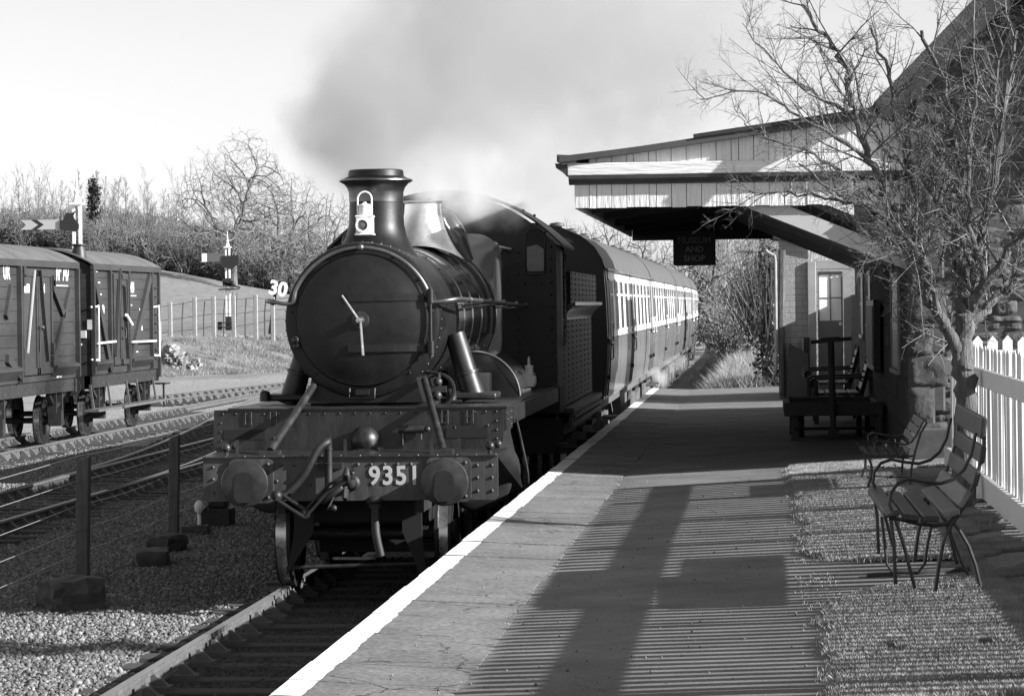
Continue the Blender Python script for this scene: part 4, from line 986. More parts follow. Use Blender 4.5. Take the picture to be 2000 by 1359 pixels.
for k in range(16): m.rivet((-1.3+k*0.175, 0.45, 1.274), (0, 0, 1), 0.012)
m.build('deck', 'deck_plate', loco, smooth=False)
p = Lp(712, 858, 0.78); m = MB(); m.sphere((p.x, 0.80, p.z-0.01), 0.135, 24, 14); m.lathe((p.x, 0.8, 1.275), (0, 0, 1), [(0, 0.18), (0.02, 0.17), (0.05, 0.125)], 24); fwd(m).build('pivot_cover', 'deck_plate', loco)
a, b = Lp(778, 839, 0.8), Lp(828, 838, 0.8); m = MB(); m.tube([(a.x, 0.82, a.z), (b.x, 0.82, b.z)], 0.035, 12); m.sphere((b.x+0.03, 0.82, b.z), 0.03); m.tube([(a.x+0.03, 0.82, a.z), (a.x+0.03, 0.86, 1.35)], 0.015, 6); m.tube([(b.x-0.03, 0.82, b.z), (b.x-0.03, 0.82, 1.40)], 0.012, 6); fwd(m).build('lubricator', 'buffer_steel', loco)
for px in (674, 843, 897, 463):
    q = Lp(px, 885, 0.5); m = MB(); m.box((q.x-0.013, 0.5, 1.27), (q.x+0.013, 0.512, 1.42)); m.build('lamp_iron', 'buffer_steel', loco, smooth=False)
for px, py in ((442, 876), (957, 870)):
    q = Lp(px, py, 0.6); m = MB(); m.sphere((q.x, 0.6, 1.345), 0.042); m.sphere((q.x+0.07, 0.65, 1.36), 0.036); m.tube([(q.x, 0.6, 1.27), (q.x, 0.6, 1.34)], 0.02, 8); m.build('drain_cock', 'buffer_steel', loco)
for (px0, py0), (px1, py1) in (((528, 880), (614, 752)), ((866, 880), (829, 742))):
    a, b = Lp(px0, py0, 0.78), Lp(px1, py1, 2.03); m = MB(); m.tube([a, b], 0.034, 12); m.box((a.x-0.09, 0.68, 1.272), (a.x+0.09, 0.86, 1.31)); m.build('stay_rod', 'buffer_steel', loco)
# smokebox
SX, SZ, SR = -0.065, 2.485, 0.745
m = MB(); m.lathe((SX, 2.0, SZ), (0, 1, 0), [(0, 0.60), (0.0, 0.70), (0.015, 0.735), (0.05, SR), (1.85, SR), (1.85, 0.60)], 72)
for k in range(52):
    a = 2*math.pi*k/52; d = Vector((math.cos(a), 0, math.sin(a)))
    m.rivet(Vector((SX, 2.09, SZ))+d*SR, d, 0.013)
    if k % 2 == 0: m.rivet(Vector((SX, 3.78, SZ))+d*SR, d, 0.012)
    if k % 4 == 1 and abs(math.sin(a)) < 0.95: m.rivet(Vector((SX, 1.998, SZ))+d*0.675, (0, -1, 0), 0.013)
m.prism([(-0.62, 1.70), (0.50, 1.70), (0.42, 2.0), (-0.55, 2.0)], (0, 2.05, 0), (1, 0, 0), (0, 0, 1), (0, 1.8, 0))
smb = m.build('smokebox', 'smokebox_black', loco)
m = MB(); m.lathe((SX, 2.0, SZ), (0, -1, 0), [(-0.02, 0.635), (0.02, 0.635), (0.045, 0.62), (0.05, 0.595), (0.075, 0.53), (0.11, 0.40), (0.135, 0.22), (0.145, 0.0)], 72)
door = m.build('smokebox_door', 'smokebox_black', loco)
for z in (2.70, 2.22):
    m = MB(); n_ = 10; top = []
    for k in range(n_+1):
        x = -0.12+0.72*k/n_; rr = math.hypot(x-0.0, z-SZ); h = np.interp(rr, [0, 0.22, 0.40, 0.53, 0.60, 0.70], [0.145, 0.135, 0.11, 0.075, 0.05, 0.03]); top.append((SX+x, 2.0-h-0.016))
    for (x0, y0), (x1, y1) in zip(top[:-1], top[1:]): m.add([(x0, y0, z-0.035), (x1, y1, z-0.035), (x1, y1, z+0.035), (x0, y0, z+0.035), (x0, y0+0.03, z-0.035), (x1, y1+0.03, z-0.035), (x1, y1+0.03, z+0.035), (x0, y0+0.03, z+0.035)], ((0,1,2,3),(7,6,5,4),(0,4,5,1),(2,6,7,3),(1,5,6,2),(3,7,4,0)))
    m.build('hinge_strap', 'smokebox_black', door, smooth=False)
m = MB(); hx = SX+0.66; m.tube([(hx, 1.93, 2.12), (hx, 1.93, 2.78)], 0.018, 10)
for z in (2.22, 2.70): m.tube([(hx, 1.93, z-0.06), (hx, 1.93, z+0.06)], 0.036, 12)
m.box((hx-0.03, 1.93, 2.2), (hx+0.03, 2.02, 2.24)); m.box((hx-0.03, 1.93, 2.68), (hx+0.03, 2.02, 2.72)); m.build('hinge_post', 'smokebox_black', door)
m = MB(); m.lathe((SX, 1.86, SZ), (0, -1, 0), [(0, 0.085), (0.015, 0.08), (0.02, 0.045), (0.06, 0.04), (0.07, 0.022), (0.11, 0.02), (0.115, 0)], 24); m.build('door_boss', 'buffer_steel', door)
m = MB(); m.tube([(SX, 1.77, SZ), Lp(668, 577, 1.76)], [0.013, 0.011], 8); m.tube([(SX+0.015, 1.75, SZ), Lp(709, 694, 1.75)], [0.012, 0.014], 8); m.lathe((SX, 1.78, SZ), (0, -1, 0), [(0, 0.03), (0.05, 0.026), (0.055, 0)], 12); m.build('door_handle', 'polished_steel', door)
m = MB(); m.box((-0.12, 1.86, 1.78), (-0.0, 2.0, 1.83)); m.tube([(-0.18, 1.9, 1.84), (-0.18, 1.88, 1.75), (0.06, 1.88, 1.75), (0.06, 1.9, 1.84)], 0.012, 6); m.build('door_step', 'smokebox_black', door)
q = Lp(577, 664, 1.95); m = MB(); m.sphere((q.x, 1.95, q.z), 0.035); m.sphere((q.x+0.005, 1.95, q.z-0.06), 0.028); m.tube([(q.x, 2.0, q.z), (q.x, 1.95, q.z)], 0.014, 6); m.build('lamp_bracket', 'buffer_steel', smb)
# hand rails
m = MB(); pts = []
for x, y, z in ((1.00, 8.6, 2.60), (0.99, 5.0, 2.64), (0.90, 2.6, 2.67)): pts.append((x, y, z))
arcp = []
for k in range(0, 15):
    a = math.radians(14+(166-14)*k/14); rr = 0.69; arcp.append((SX+rr*math.cos(a)*1.0, 1.95, SZ+rr*math.sin(a)*1.0))
pts += [(0.82, 2.02, 2.675)]+arcp+[(-0.95, 2.02, 2.675), (-1.03, 2.6, 2.67), (-1.12, 5.0, 2.64), (-1.13, 8.6, 2.60)]
m.tube(smooth_path(pts, 4), 0.019, 10)
for x, y, z in ((0.90, 2.7, 2.668), (0.97, 4.2, 2.65), (0.99, 5.6, 2.635), (1.0, 7.2, 2.62), (1.0, 8.55, 2.60)):
    m.sphere((x, y, z), 0.032); m.tube([(x, y, z), (x-0.3, y, z-0.04)], 0.014, 6); m.sphere((-x-0.13, y, z), 0.032); m.tube([(-x-0.13, y, z), (-x+0.17, y, z-0.04)], 0.014, 6)
m.sphere((SX, 1.95, SZ+0.69), 0.034); m.tube([(SX, 1.95, SZ+0.69), (SX, 2.02, SZ+0.69)], 0.012, 6); m.build('handrail', 'rail_bright', loco)
# chimney
CX, CY = -0.04, 3.0
m = MB(); prof = []
for a in range(0, 10): prof.append(None)
zb = SZ+SR
n_ = 40; vs = []; fs = []; rings = []
for t, r in ((0.0, 0.42), (0.05, 0.35), (0.12, 0.30), (0.22, 0.272), (0.42, 0.262)):
    rings.append((t, r))
for t, r in rings:
    for k in range(n_):
        a = 2*math.pi*k/n_; x = r*math.cos(a); y = r*math.sin(a); sad = math.sqrt(max(SR**2-(x+CX-SX)**2, 0.01))-SR
        vs.append((CX+x, CY+y, zb-0.005+t+sad*(1-t/0.42)))
for i in range(len(rings)-1):
    for k in range(n_): fs.append((i*n_+k, i*n_+(k+1) % n_, (i+1)*n_+(k+1) % n_, (i+1)*n_+k))
m.add(vs, fs)
chim = m.build('chimney', 'smokebox_black', loco)
m = MB(); m.lathe((CX, CY, zb+0.41), (0, 0, 1), [(0, 0.262), (0.0, 0.268), (0.09, 0.268), (0.14, 0.285), (0.175, 0.315), (0.195, 0.352), (0.205, 0.362), (0.215, 0.36), (0.225, 0.335)], 48); m.build('copper_cap', 'copper', chim)
m = MB(); m.lathe((CX, CY, zb+0.63), (0, 0, 1), [(0, 0.345), (0.012, 0.31), (0.03, 0.275), (0.085, 0.268), (0.095, 0.25), (0.08, 0.22), (-0.1, 0.21)], 48); m.build('chimney_rim', 'smokebox_black', chim)
# boiler, tapering upwards to the firebox
m = MB()
def boiler_ring(y): t = (y-3.85)/3.6; return (0.70+0.10*min(t, 1), 2.485+0.03*min(t, 1))
ys_ = [3.85, 4.6, 5.4, 6.2, 7.0, 7.45]; n_ = 64; vs = []; fs = []
for y in ys_:
    r, z = boiler_ring(y)
    for k in range(n_): a = 2*math.pi*k/n_; vs.append((SX+0.02+r*math.cos(a), y, z+r*math.sin(a)))
for i in range(len(ys_)-1):
    for k in range(n_): fs.append((i*n_+k, (i+1)*n_+k, (i+1)*n_+(k+1) % n_, i*n_+(k+1) % n_))
m.add(vs, fs); boil = m.build('boiler', 'engine_paint_lit', loco)
for y in (3.88, 4.55, 5.25, 6.05, 6.8, 7.4):
    r, z = boiler_ring(y); m = MB(); m.lathe((SX+0.02, y, z), (0, 1, 0), [(-0.025, r), (-0.022, r+0.007), (0.022, r+0.007), (0.025, r)], 64); m.build('boiler_band', 'engine_paint_lit', boil)
m = MB()      # Belpaire firebox: squared shoulders
def fb(y, t):
    w, top = 0.86-0.04*t, 3.42-0.06*t; c = 0.30
    return [(SX+0.02+a, y, b) for a, b in [(-w*0.93, 1.75), (-w, 2.2)]+[(-w, top-c)]+arc((-w+c, top-c), c, 180, 90, 7)[1:]+arc((w-c, top-c), c, 90, 0, 7)+[(w, 2.2), (w*0.93, 1.75)]]
secs = [[(SX+0.02+(x-SX-0.02)*0.93, y, 2.5+(z-2.5)*0.95) for x, y, z in fb(7.42, 0)], fb(7.45, 0), fb(9.1, 1)]; nn = len(secs[0]); vs = [p for s in secs for p in s]
m.add(vs, [(i*nn+k, (i+1)*nn+k, (i+1)*nn+k+1, i*nn+k+1) for i in range(len(secs)-1) for k in range(nn-1)]); m.f.append(tuple(range(nn)))
m.build('firebox', 'engine_paint', loco)
# safety valve bonnet and top feed
m = MB(); r_, z_ = boiler_ring(6.0); n_ = 40; vs = []; fs = []
rings = [(0.0, 0.44), (0.04, 0.36), (0.12, 0.29), (0.22, 0.235), (0.36, 0.20), (0.46, 0.195), (0.475, 0.225), (0.49, 0.228), (0.495, 0.19)]
for t, r in rings:
    for k in range(n_):
        a = 2*math.pi*k/n_; x, y = r*math.cos(a), r*math.sin(a); sad = math.sqrt(max(r_**2-x*x, 0.01))-r_
        vs.append((0.09+x, 6.0+y, z_+r_-0.01+t+sad*max(0, 1-t/0.3)))
for i in range(len(rings)-1):
    for k in range(n_): fs.append((i*n_+k, i*n_+(k+1) % n_, (i+1)*n_+(k+1) % n_, (i+1)*n_+k))
m.add(vs, fs); m.f.append(tuple(len(vs)-n_+k for k in range(n_)))
bon = m.build('safety_valve_bonnet', 'brass', loco)
m = MB()
for dx in (-0.08, 0.0, 0.08): m.lathe((0.09+dx, 6.0, z_+r_+0.47), (0, 0, 1), [(0, 0.03), (0.03, 0.03), (0.04, 0.012), (0.05, 0)], 10)
m.build('valve', 'buffer_steel', bon)
m = MB()
for sgn in (1, -1):
    pts = []; m = MB()
    for k in range(9):
        a = math.radians(62-k*9.5); rr = boiler_ring(6.5)[0]+0.035; pts.append((SX+0.02+sgn*rr*math.cos(a), 6.5+0.03*k, z_+rr*math.sin(a)))
    m.tube(pts, 0.05, 12); m.build('feed_pipe', 'engine_paint', boil)
m = MB(); m.tube(smooth_path([(0.05, 6.5, 3.30), (0.10, 6.5, 3.50), (0.24, 6.5, 3.56), (0.35, 6.5, 3.46), (0.45, 6.52, 3.28), (0.54, 6.54, 3.10)]), [0.10]+[0.115]*11+[0.12]*5+[0.115, 0.11, 0.10, 0.09, 0.08, 0.07, 0.06, 0.055, 0.05], 16); m.tube([(0.24, 6.5, 3.6), (0.24, 6.5, 3.71)], 0.014, 6); m.build('clack_valve', 'engine_paint', boil)
m = MB(); m.sphere((0.62, 8.8, 3.30), 0.06); m.tube([(0.62, 8.8, 3.2), (0.62, 8.8, 3.34)], 0.045, 10); m.tube([(0.62, 8.75, 3.3), (0.80, 8.9, 3.26)], 0.025, 8); m.build('whistle', 'brass', loco)
# outside steam pipes and cylinder tops
for sg_, (px0, py0, px1, py1) in ((1, (893, 668, 926, 778)), (-1, (606, 655, 566, 790))):
    a, b = Lp(px0, py0, 3.0), Lp(px1, py1, 3.0); m = MB(); m.tube([a-(b-a)*0.15, a+(b-a)*0.55, b], [0.10, 0.108, 0.118], 20); d = (b-a).normalized()
    m.lathe(a+(b-a)*0.52, d, [(0, 0.108), (0.004, 0.124), (0.03, 0.124), (0.034, 0.11)], 20); m.build('steam_pipe', 'pipe_paint', loco)
    m = MB(); m.box((b.x-0.22, 2.75, 1.70), (b.x+0.24, 3.3, 1.765)); m.lathe((b.x-0.2, 2.72, 1.70), (0, 0, 1), [(0, 0.055), (0.1, 0.05), (0.11, 0)], 12); m.build('pipe_flange', 'pipe_paint', loco, bevel=0.02)
for px, py0, py1 in ((941, 728, 790),):
    a, b = Lp(px, py0, 4.3), Lp(px, py1, 4.3); m = MB(); m.box((a.x-0.075, 4.2, 1.70), (a.x+0.085, 4.5, a.z)); m.box((a.x-0.17, 4.3, a.z-0.14), (a.x-0.075, 4.42, a.z-0.01)); m.build('lubricator_box', 'frame_grey', loco, smooth=False, bevel=0.02, seg=3)
q = Lp(857, 765, 2.6); m = MB(); m.lathe((q.x, 2.5, q.z+0.02), (0, 1, 0), [(0, 0.15), (0.0, 0.17), (0.06, 0.17), (0.06, 0.13)], 24); m.box((q.x-0.07, 2.42, q.z+0.0), (q.x+0.09, 2.5, q.z+0.06)); m.sphere((q.x+0.01, 2.44, q.z+0.1), 0.045); m.sphere((q.x, 2.44, q.z-0.03), 0.05); m.tube([(q.x+0.02, 2.44, q.z-0.03), (q.x+0.02, 2.44, q.z+0.18), (q.x-0.12, 2.5, q.z+0.2)], 0.02, 8); m.build('valve_gear', 'buffer_steel', loco)
# frames, running plate, cylinders
m = MB(); m.box((-1.30, 2.4, 1.63), (1.30, 9.2, 1.66)); m.bar((1.30, 1.66, 1.55), (1.30, 2.4, 1.55), 0.05, 0.22); m.bar((1.31, 2.4, 1.56), (1.31, 9.0, 1.56), 0.05, 0.16); m.bar((-1.31, 1.66, 1.56), (-1.31, 9.0, 1.56), 0.05, 0.18)
for k in range(4):
    for z in (1.48, 1.54, 1.60, 1.65): m.rivet((1.326, 1.72+k*0.12 if k < 2 else 1.95+k*0.1, z), (1, 0, 0), 0.012)
m.build('running_plate', 'deck_plate', loco, smooth=False)
m = MB()
for sx in (-0.62, 0.62): m.box((sx-0.03, 1.66, 0.75), (sx+0.03, 9.5, 1.63)); m.box((sx-0.03, 0.48, 0.75), (sx+0.03, 1.66, 1.26))
m.box((-0.6, 1.5, 0.6), (0.6, 9.5, 0.9)); m.box((-0.6, 2.2, 0.9), (0.6, 3.6, 1.7)); m.box((-0.56, 2.4, 0.25), (0.56, 9.4, 0.62)); m.build('frame', 'deep_black', loco, smooth=False)
for sx in (-1, 1):
    m = MB(); m.lathe((sx*0.99, 2.25, 0.98), (0, 1, 0), [(0, 0.0), (-0.02, 0.18), (0, 0.2), (0.0, 0.31), (0.02, 0.34), (1.0, 0.34), (1.02, 0.30), (1.02, 0)], 36); m.box((sx*0.99-0.25, 2.3, 1.2), (sx*0.99+0.25, 3.2, 1.64)); m.build('cylinder', 'pipe_paint', loco)
    m = MB(); m.add([(sx*1.16, 1.66, 1.30), (sx*1.345, 1.66, 1.52), (sx*1.42, 2.4, 0.84), (sx*1.20, 2.4, 0.78), (sx*1.16, 1.70, 1.28), (sx*1.345, 1.70, 1.50), (sx*1.42, 2.44, 0.82), (sx*1.20, 2.44, 0.76)], ((0,1,2,3),(7,6,5,4),(0,4,5,1),(1,5,6,2),(2,6,7,3),(3,7,4,0)))
    for t in (0.05, 0.3, 0.6, 0.9):
        for s_ in (0, 1):
            a = Vector((sx*1.33, 1.66, 1.50)).lerp(Vector((sx*1.40, 2.4, 0.86)), t) if s_ else Vector((sx*1.18, 1.66, 1.30)).lerp(Vector((sx*1.22, 2.4, 0.80)), t); m.rivet(a, (0, -0.5, -0.85), 0.012)
    m.build('cylinder_cladding', 'pipe_paint', loco, smooth=False)
    m = MB(); m.tube(smooth_path([(sx*1.36, 2.4, 1.52), (sx*1.40, 2.5, 1.3), (sx*1.45, 2.6, 0.98), (sx*1.44, 2.7, 0.75)]), 0.012, 8); m.build('drain_pipe', 'buffer_steel', loco)
# splasher seen behind the steam pipe
m = MB(); m.prism([(0.42, 1.66)]+arc((0.70, 1.64), 0.48, 125, 0, 14)+[(1.18, 1.66)], (0, 5.2, 0), (1, 0, 0), (0, 0, 1), (0, 1.6, 0)); spl = m.build('splasher', 'engine_paint', loco)
m = MB(); m.tube([(x, 5.19, z) for x, z in arc((0.70, 1.64), 0.485, 125, 0, 16)], 0.014, 8); m.build('beading', 'brass', spl)
def wheel(r, w, spokes, name, x, y, z, parent, s):
    m = MB(); m.lathe((x, y, z), (1, 0, 0), [(-w/2, r-0.09), (-w/2, r), (w/2*0.5, r-0.005), (w/2*0.5, r-0.005), (w/2, r-0.01), (w/2, r-0.09)], 40)
    m.lathe((x, y, z), (1, 0, 0), [(-s*w/2-0.015, r-0.02), (-s*w/2-0.012, r+0.028), (-s*w/2+0.02, r+0.028), (-s*w/2+0.03, r)], 40)
    m.lathe((x, y, z), (1, 0, 0), [(-w*0.6, 0), (-w*0.6, 0.12), (w*0.6, 0.12), (w*0.6, 0)], 16)
    for k in range(spokes):
        a = 2*math.pi*k/spokes; m.bar((x, y+0.1*math.cos(a), z+0.1*math.sin(a)), (x, y+(r-0.05)*math.cos(a), z+(r-0.05)*math.sin(a)), 0.05, 0.05, (1, 0, 0))
    o = m.build(name, 'frame_black', parent)
    m = MB(); m.lathe((x, y, z), (1, 0, 0), [(-w*0.4, r+0.002), (w*0.35, r+0.002)], 40); m.build('tyre', 'polished_steel', o)
    return o
for y, r, n_ in ((1.75, 0.485, 10), (4.45, 0.86, 18), (6.6, 0.86, 18), (8.95, 0.86, 18)):
    for s in (-1, 1): wheel(r, 0.13, n_, 'wheel', s*0.755, y, r, loco, s)
    m = MB(); m.tube([(-0.75, y, r), (0.75, y, r)], 0.07, 10); m.build('axle', 'frame_black', loco)
for s in (-1, 1):
    m = MB(); m.bar((s*0.9, 4.45, 0.7), (s*0.9, 8.95, 0.7), 0.05, 0.1); m.build('coupling_rod', 'buffer_steel', loco, smooth=False)
    m = MB(); m.box((s*0.5-0.09, 1.0, 0.55), (s*0.5+0.09, 1.04, 0.92)); m.prism([(s*0.5-0.09, 0.55), (s*0.5+0.09, 0.55), (s*0.62, 0.22), (s*0.62-0.05, 0.15)], (0, 1.0, 0), (1, 0, 0), (0, 0, 1), (0, 0.03, 0)); m.build('guard_iron', 'deep_black', loco, smooth=False)
m = MB(); a, b = Lp(560, 1108, 1.1), Lp(830, 1100, 1.1); m.tube([a, b], 0.02, 8); m.tube([Lp(640, 1042, 1.1), Lp(800, 1042, 1.1)], 0.016, 8); m.bar(Lp(650, 1090, 1.3), Lp(735, 1090, 1.3), 0.06, 0.02); m.build('brake_rigging', 'buffer_steel', loco)
# cab
def roofarc(w, top, drop, n=16): return [(w*(-1+2*k/n), top-drop*(abs(-1+2*k/n))**2.2) for k in range(n+1)]
m = MB(); poly = [(-1.31, 1.64)]+[(x, z-0.03) for x, z in roofarc(1.31, 3.95, 0.60)]+[(1.31, 1.64)]
m.prism(poly, (0.02, 9.0, 0), (1, 0, 0), (0, 0, 1), (0, 0.03, 0))
for k in range(12): m.rivet((1.27, 9.0, 1.75+k*0.14), (0, -1, 0), 0.016); m.rivet((0.88+0.0*k, 9.0, 1.8+k*0.13), (0, -1, 0), 0.013)
for x, z in ((0.98, 3.6), (1.1, 3.55), (1.2, 3.46), (0.8, 3.66), (0.65, 3.74), (0.5, 3.68), (0.96, 2.86), (1.15, 2.86), (0.7, 3.5), (0.95, 3.72), (1.08, 3.66)): m.rivet((x, 9.0, z), (0, -1, 0), 0.018)
cab_ = m.build('cab_front', 'smokebox_black', loco, smooth=False)
for sx in (-1, 1):
    m = MB(); cx = sx*1.085; w, h = 0.115, 0.27; m.prism(arc((w-0.04, -h+0.04), 0.04, 270, 360, 4)+[(w, h-0.12)]+arc((0, h-0.115), w, 0, 180, 8)+arc((-w+0.04, -h+0.04), 0.04, 180, 270, 4), (cx, 8.985, 3.24), (1, 0, 0), (0, 0, 1), (0, 0.01, 0)); wn_ = m.build('window', 'dark_glass', cab_, smooth=False); m = MB(); m.prism(arc((0.065, -0.2), 0.035, 270, 360, 3)+[(0.1, 0.02), (0.02, 0.08), (-0.1, 0.05)]+arc((-0.065, -0.2), 0.035, 180, 270, 3), (cx, 8.98, 3.24), (1, 0, 0), (0, 0, 1), (0, 0.004, 0)); m.build('pane', 'cab_glass', wn_, smooth=False); m = MB(); m.tube([(cx+x_, 8.982, 3.24+z_) for x_, z_ in arc((0.075, -0.23), 0.04, 270, 360, 4)+[(0.115, 0.15)]+arc((0, 0.155), 0.115, 0, 180, 8)+arc((-0.075, -0.23), 0.04, 180, 270, 4)+[(0.075, -0.27)]], 0.009, 6); m.build('window_frame', 'buffer_steel', wn_)
    m = MB(); m.box((sx*1.31-0.015, 9.03, 1.64), (sx*1.31+0.015, 10.2, 3.32)); m.build('cab_side', 'smokebox_black', loco, smooth=False)
    m = MB(); m.tube([(sx*1.35, 9.9, 2.1), (sx*1.37, 9.9, 2.2), (sx*1.37, 9.9, 3.2), (sx*1.34, 9.9, 3.3)], 0.02, 8); m.build('cab_handrail', 'polished_steel', loco)
m = MB(); top = roofarc(1.40, 3.97, 0.66); poly = top+[(x, z-0.03) for x, z in reversed(top)]
m.prism(poly, (0.02, 8.95, 0), (1, 0, 0), (0, 0, 1), (0, 2.1, 0)); m.build('cab_roof', 'smokebox_black', loco)
m = MB(); m.box((-1.28, 10.1, 1.3), (1.28, 11.1, 1.64)); m.box((1.2, 9.9, 0.5), (1.36, 10.3, 0.54)); m.box((1.22, 9.9, 0.9), (1.36, 10.3, 0.94)); m.box((1.22, 10.28, 0.5), (1.25, 10.31, 1.4)); m.build('footplate', 'frame_black', loco, smooth=False)
# lamps
def lamp(name, base, s, m_, lab, rz):
    o = empty(name, base, rz, lab, 'lamp', 'oil lamps on the locomotive')
    m = MB(); m.box((-0.1*s, -0.09*s, 0.02*s), (0.1*s, 0.09*s, 0.23*s)); m.box((-0.115*s, -0.105*s, 0), (0.115*s, 0.1*s, 0.025*s)); m.box((-0.11*s, -0.1*s, 0.215*s), (0.11*s, 0.1*s, 0.24*s)); m.build('lamp_body', m_, o, smooth=False, bevel=0.012*s)
    m = MB(); m.lathe((0, 0, 0.24*s), (0, 0, 1), [(0, 0.075*s), (0.11*s, 0.07*s), (0.112*s, 0.082*s), (0.13*s, 0.08*s), (0.14*s, 0.03*s), (0.16*s, 0.02*s), (0.162*s, 0)], 20); m.build('lamp_chimney', m_, o)
    m = MB(); m.lathe((-0.02*s, -0.09*s, 0.12*s), (0, -1, 0), [(0, 0.08*s), (0.03*s, 0.08*s), (0.03*s, 0.065*s), (0.01*s, 0.06*s)], 24); m.build('lens_ring', m_, o)
    m = MB(); m.sphere((-0.02*s, -0.085*s, 0.12*s), 0.062*s, 20, 12, (1, 0.5, 1)); m.build('lens', 'lens', o)
    m = MB(); hh = [(-0.085*s, 0, 0.22*s), (-0.085*s, 0, 0.44*s)]+[(0.085*s*math.cos(math.radians(180-k*22.5)), 0, 0.44*s+0.085*s*math.sin(math.radians(k*22.5))) for k in range(1, 8)]+[(0.085*s, 0, 0.44*s), (0.085*s, 0, 0.22*s)]; m.tube(hh, 0.011*s, 8); m.build('handle', m_, o)
    return o
q = at(713, 461, Y=29.35); lamp('oil_lamp', (q.x, 29.35, q.z+0.005), 0.80, 'lamp_white', 'bright white oil lamp with a round lens standing before the chimney', 0.0)
q = at(1030, 755, Y=33.5); l2 = lamp('oil_lamp', (q.x+0.02, 33.5, q.z), 0.62, 'lamp_grey', 'pale grey spare oil lamp seen end on beside the cab', math.radians(86))
# lamp support brackets belong to the engine
m = MB(); m.box((q.x-LO.x-0.01, 6.45, 1.63), (q.x-LO.x+0.01, 6.48, q.z)); m.box((q.x-LO.x-0.06, 6.42, q.z-0.012), (q.x-LO.x+0.06, 6.55, q.z-0.002)); m.build('lamp_iron', 'buffer_steel', loco, smooth=False)

mat('tank_paint', 0.03, 0.45, spec=0.2, var=0.4, vscale=1.5, coat=0.0, stretch=(1, 4, 0.3))
# ---------------------------------------------------------------- tender
TO = Vector((-3.70, 38.0, 0))
td = empty('tender', TO, 0, 'black riveted tender coupled between the locomotive cab and the first coach', 'tender')
m = MB(); x = 1.27
m.box((-x, 0, 1.35), (x, 6.5, 2.42)); tk = m.build('tank', 'tank_paint', td, smooth=False); m = MB()
for y in [0.08+0.9*k for k in range(8)]:
    for z in [1.42+0.07*k for k in range(15)]: m.rivet((x, y, z), (1, 0, 0), 0.014)
m.build('rivets', 'deep_black', tk, smooth=False)['kind'] = 'stuff'
m = MB(); m.prism([(x, 2.42), (x+0.02, 2.47), (x+0.10, 2.56), (x+0.16, 2.60), (x+0.16, 2.64), (x+0.08, 2.62), (x-0.02, 2.5), (x-0.03, 2.42)], (0, 0, 0), (1, 0, 0), (0, 0, 1), (0, 6.5, 0)); m.build('flared_coping', 'engine_paint', td)
m = MB(); m.box((1.16, 0, 2.62), (1.37, 6.0, 3.02)); m.box((-1.37, 0, 2.42), (-1.16, 6.0, 3.02))
rp = m.build('side_raising_plate', 'tank_paint', td, smooth=False); m = MB()
for y in [0.15+0.8*k for k in range(8)]:
    for z in [2.67+0.065*k for k in range(6)]: m.rivet((1.37, y, z), (1, 0, 0), 0.014)
m.build('rivets', 'deep_black', rp, smooth=False)['kind'] = 'stuff'
m = MB(); m.box((-1.38, -0.1, 1.27), (1.40, 6.7, 1.33)); m.bar((1.36, -0.1, 1.17), (1.36, 6.7, 1.17), 0.04, 0.16); m.bar((1.40, 0, 1.22), (1.40, 6.6, 1.22), 0.03, 0.03)
for k in range(16): m.rivet((1.385, 0.2+k*0.4, 1.17), (1, 0, 0), 0.02)
m.build('running_plate', 'deck_plate', td, smooth=False)
m = MB(); m.box((-1.1, 0.2, 0.75), (1.25, 6.4, 1.2)); m.build('frame', 'frame_black', td, smooth=False)
for y in (1.0, 3.3, 5.6):
    for s in (-1, 1): wheel(0.62, 0.13, 12, 'wheel', s*0.755, y, 0.62, td, s)
    m = MB(); m.box((1.24, y-0.12, 0.5), (1.4, y+0.12, 0.8)); m.bar((1.3, y-0.5, 0.95), (1.3, y+0.5, 0.95), 0.08, 0.06); m.build('axle_box', 'frame_black', td, smooth=False)
m = MB(); m.box((-1.15, 0.1, 2.3), (1.15, 5.5, 2.62)); r = random.Random(2)
for k in range(160): m.sphere((r.uniform(-1.1, 1.1), r.uniform(0.2, 5.2), 2.62+r.uniform(0, 0.3)), r.uniform(0.08, 0.18), 6, 4)
m.build('coal', 'dull_black', td, smooth=False)

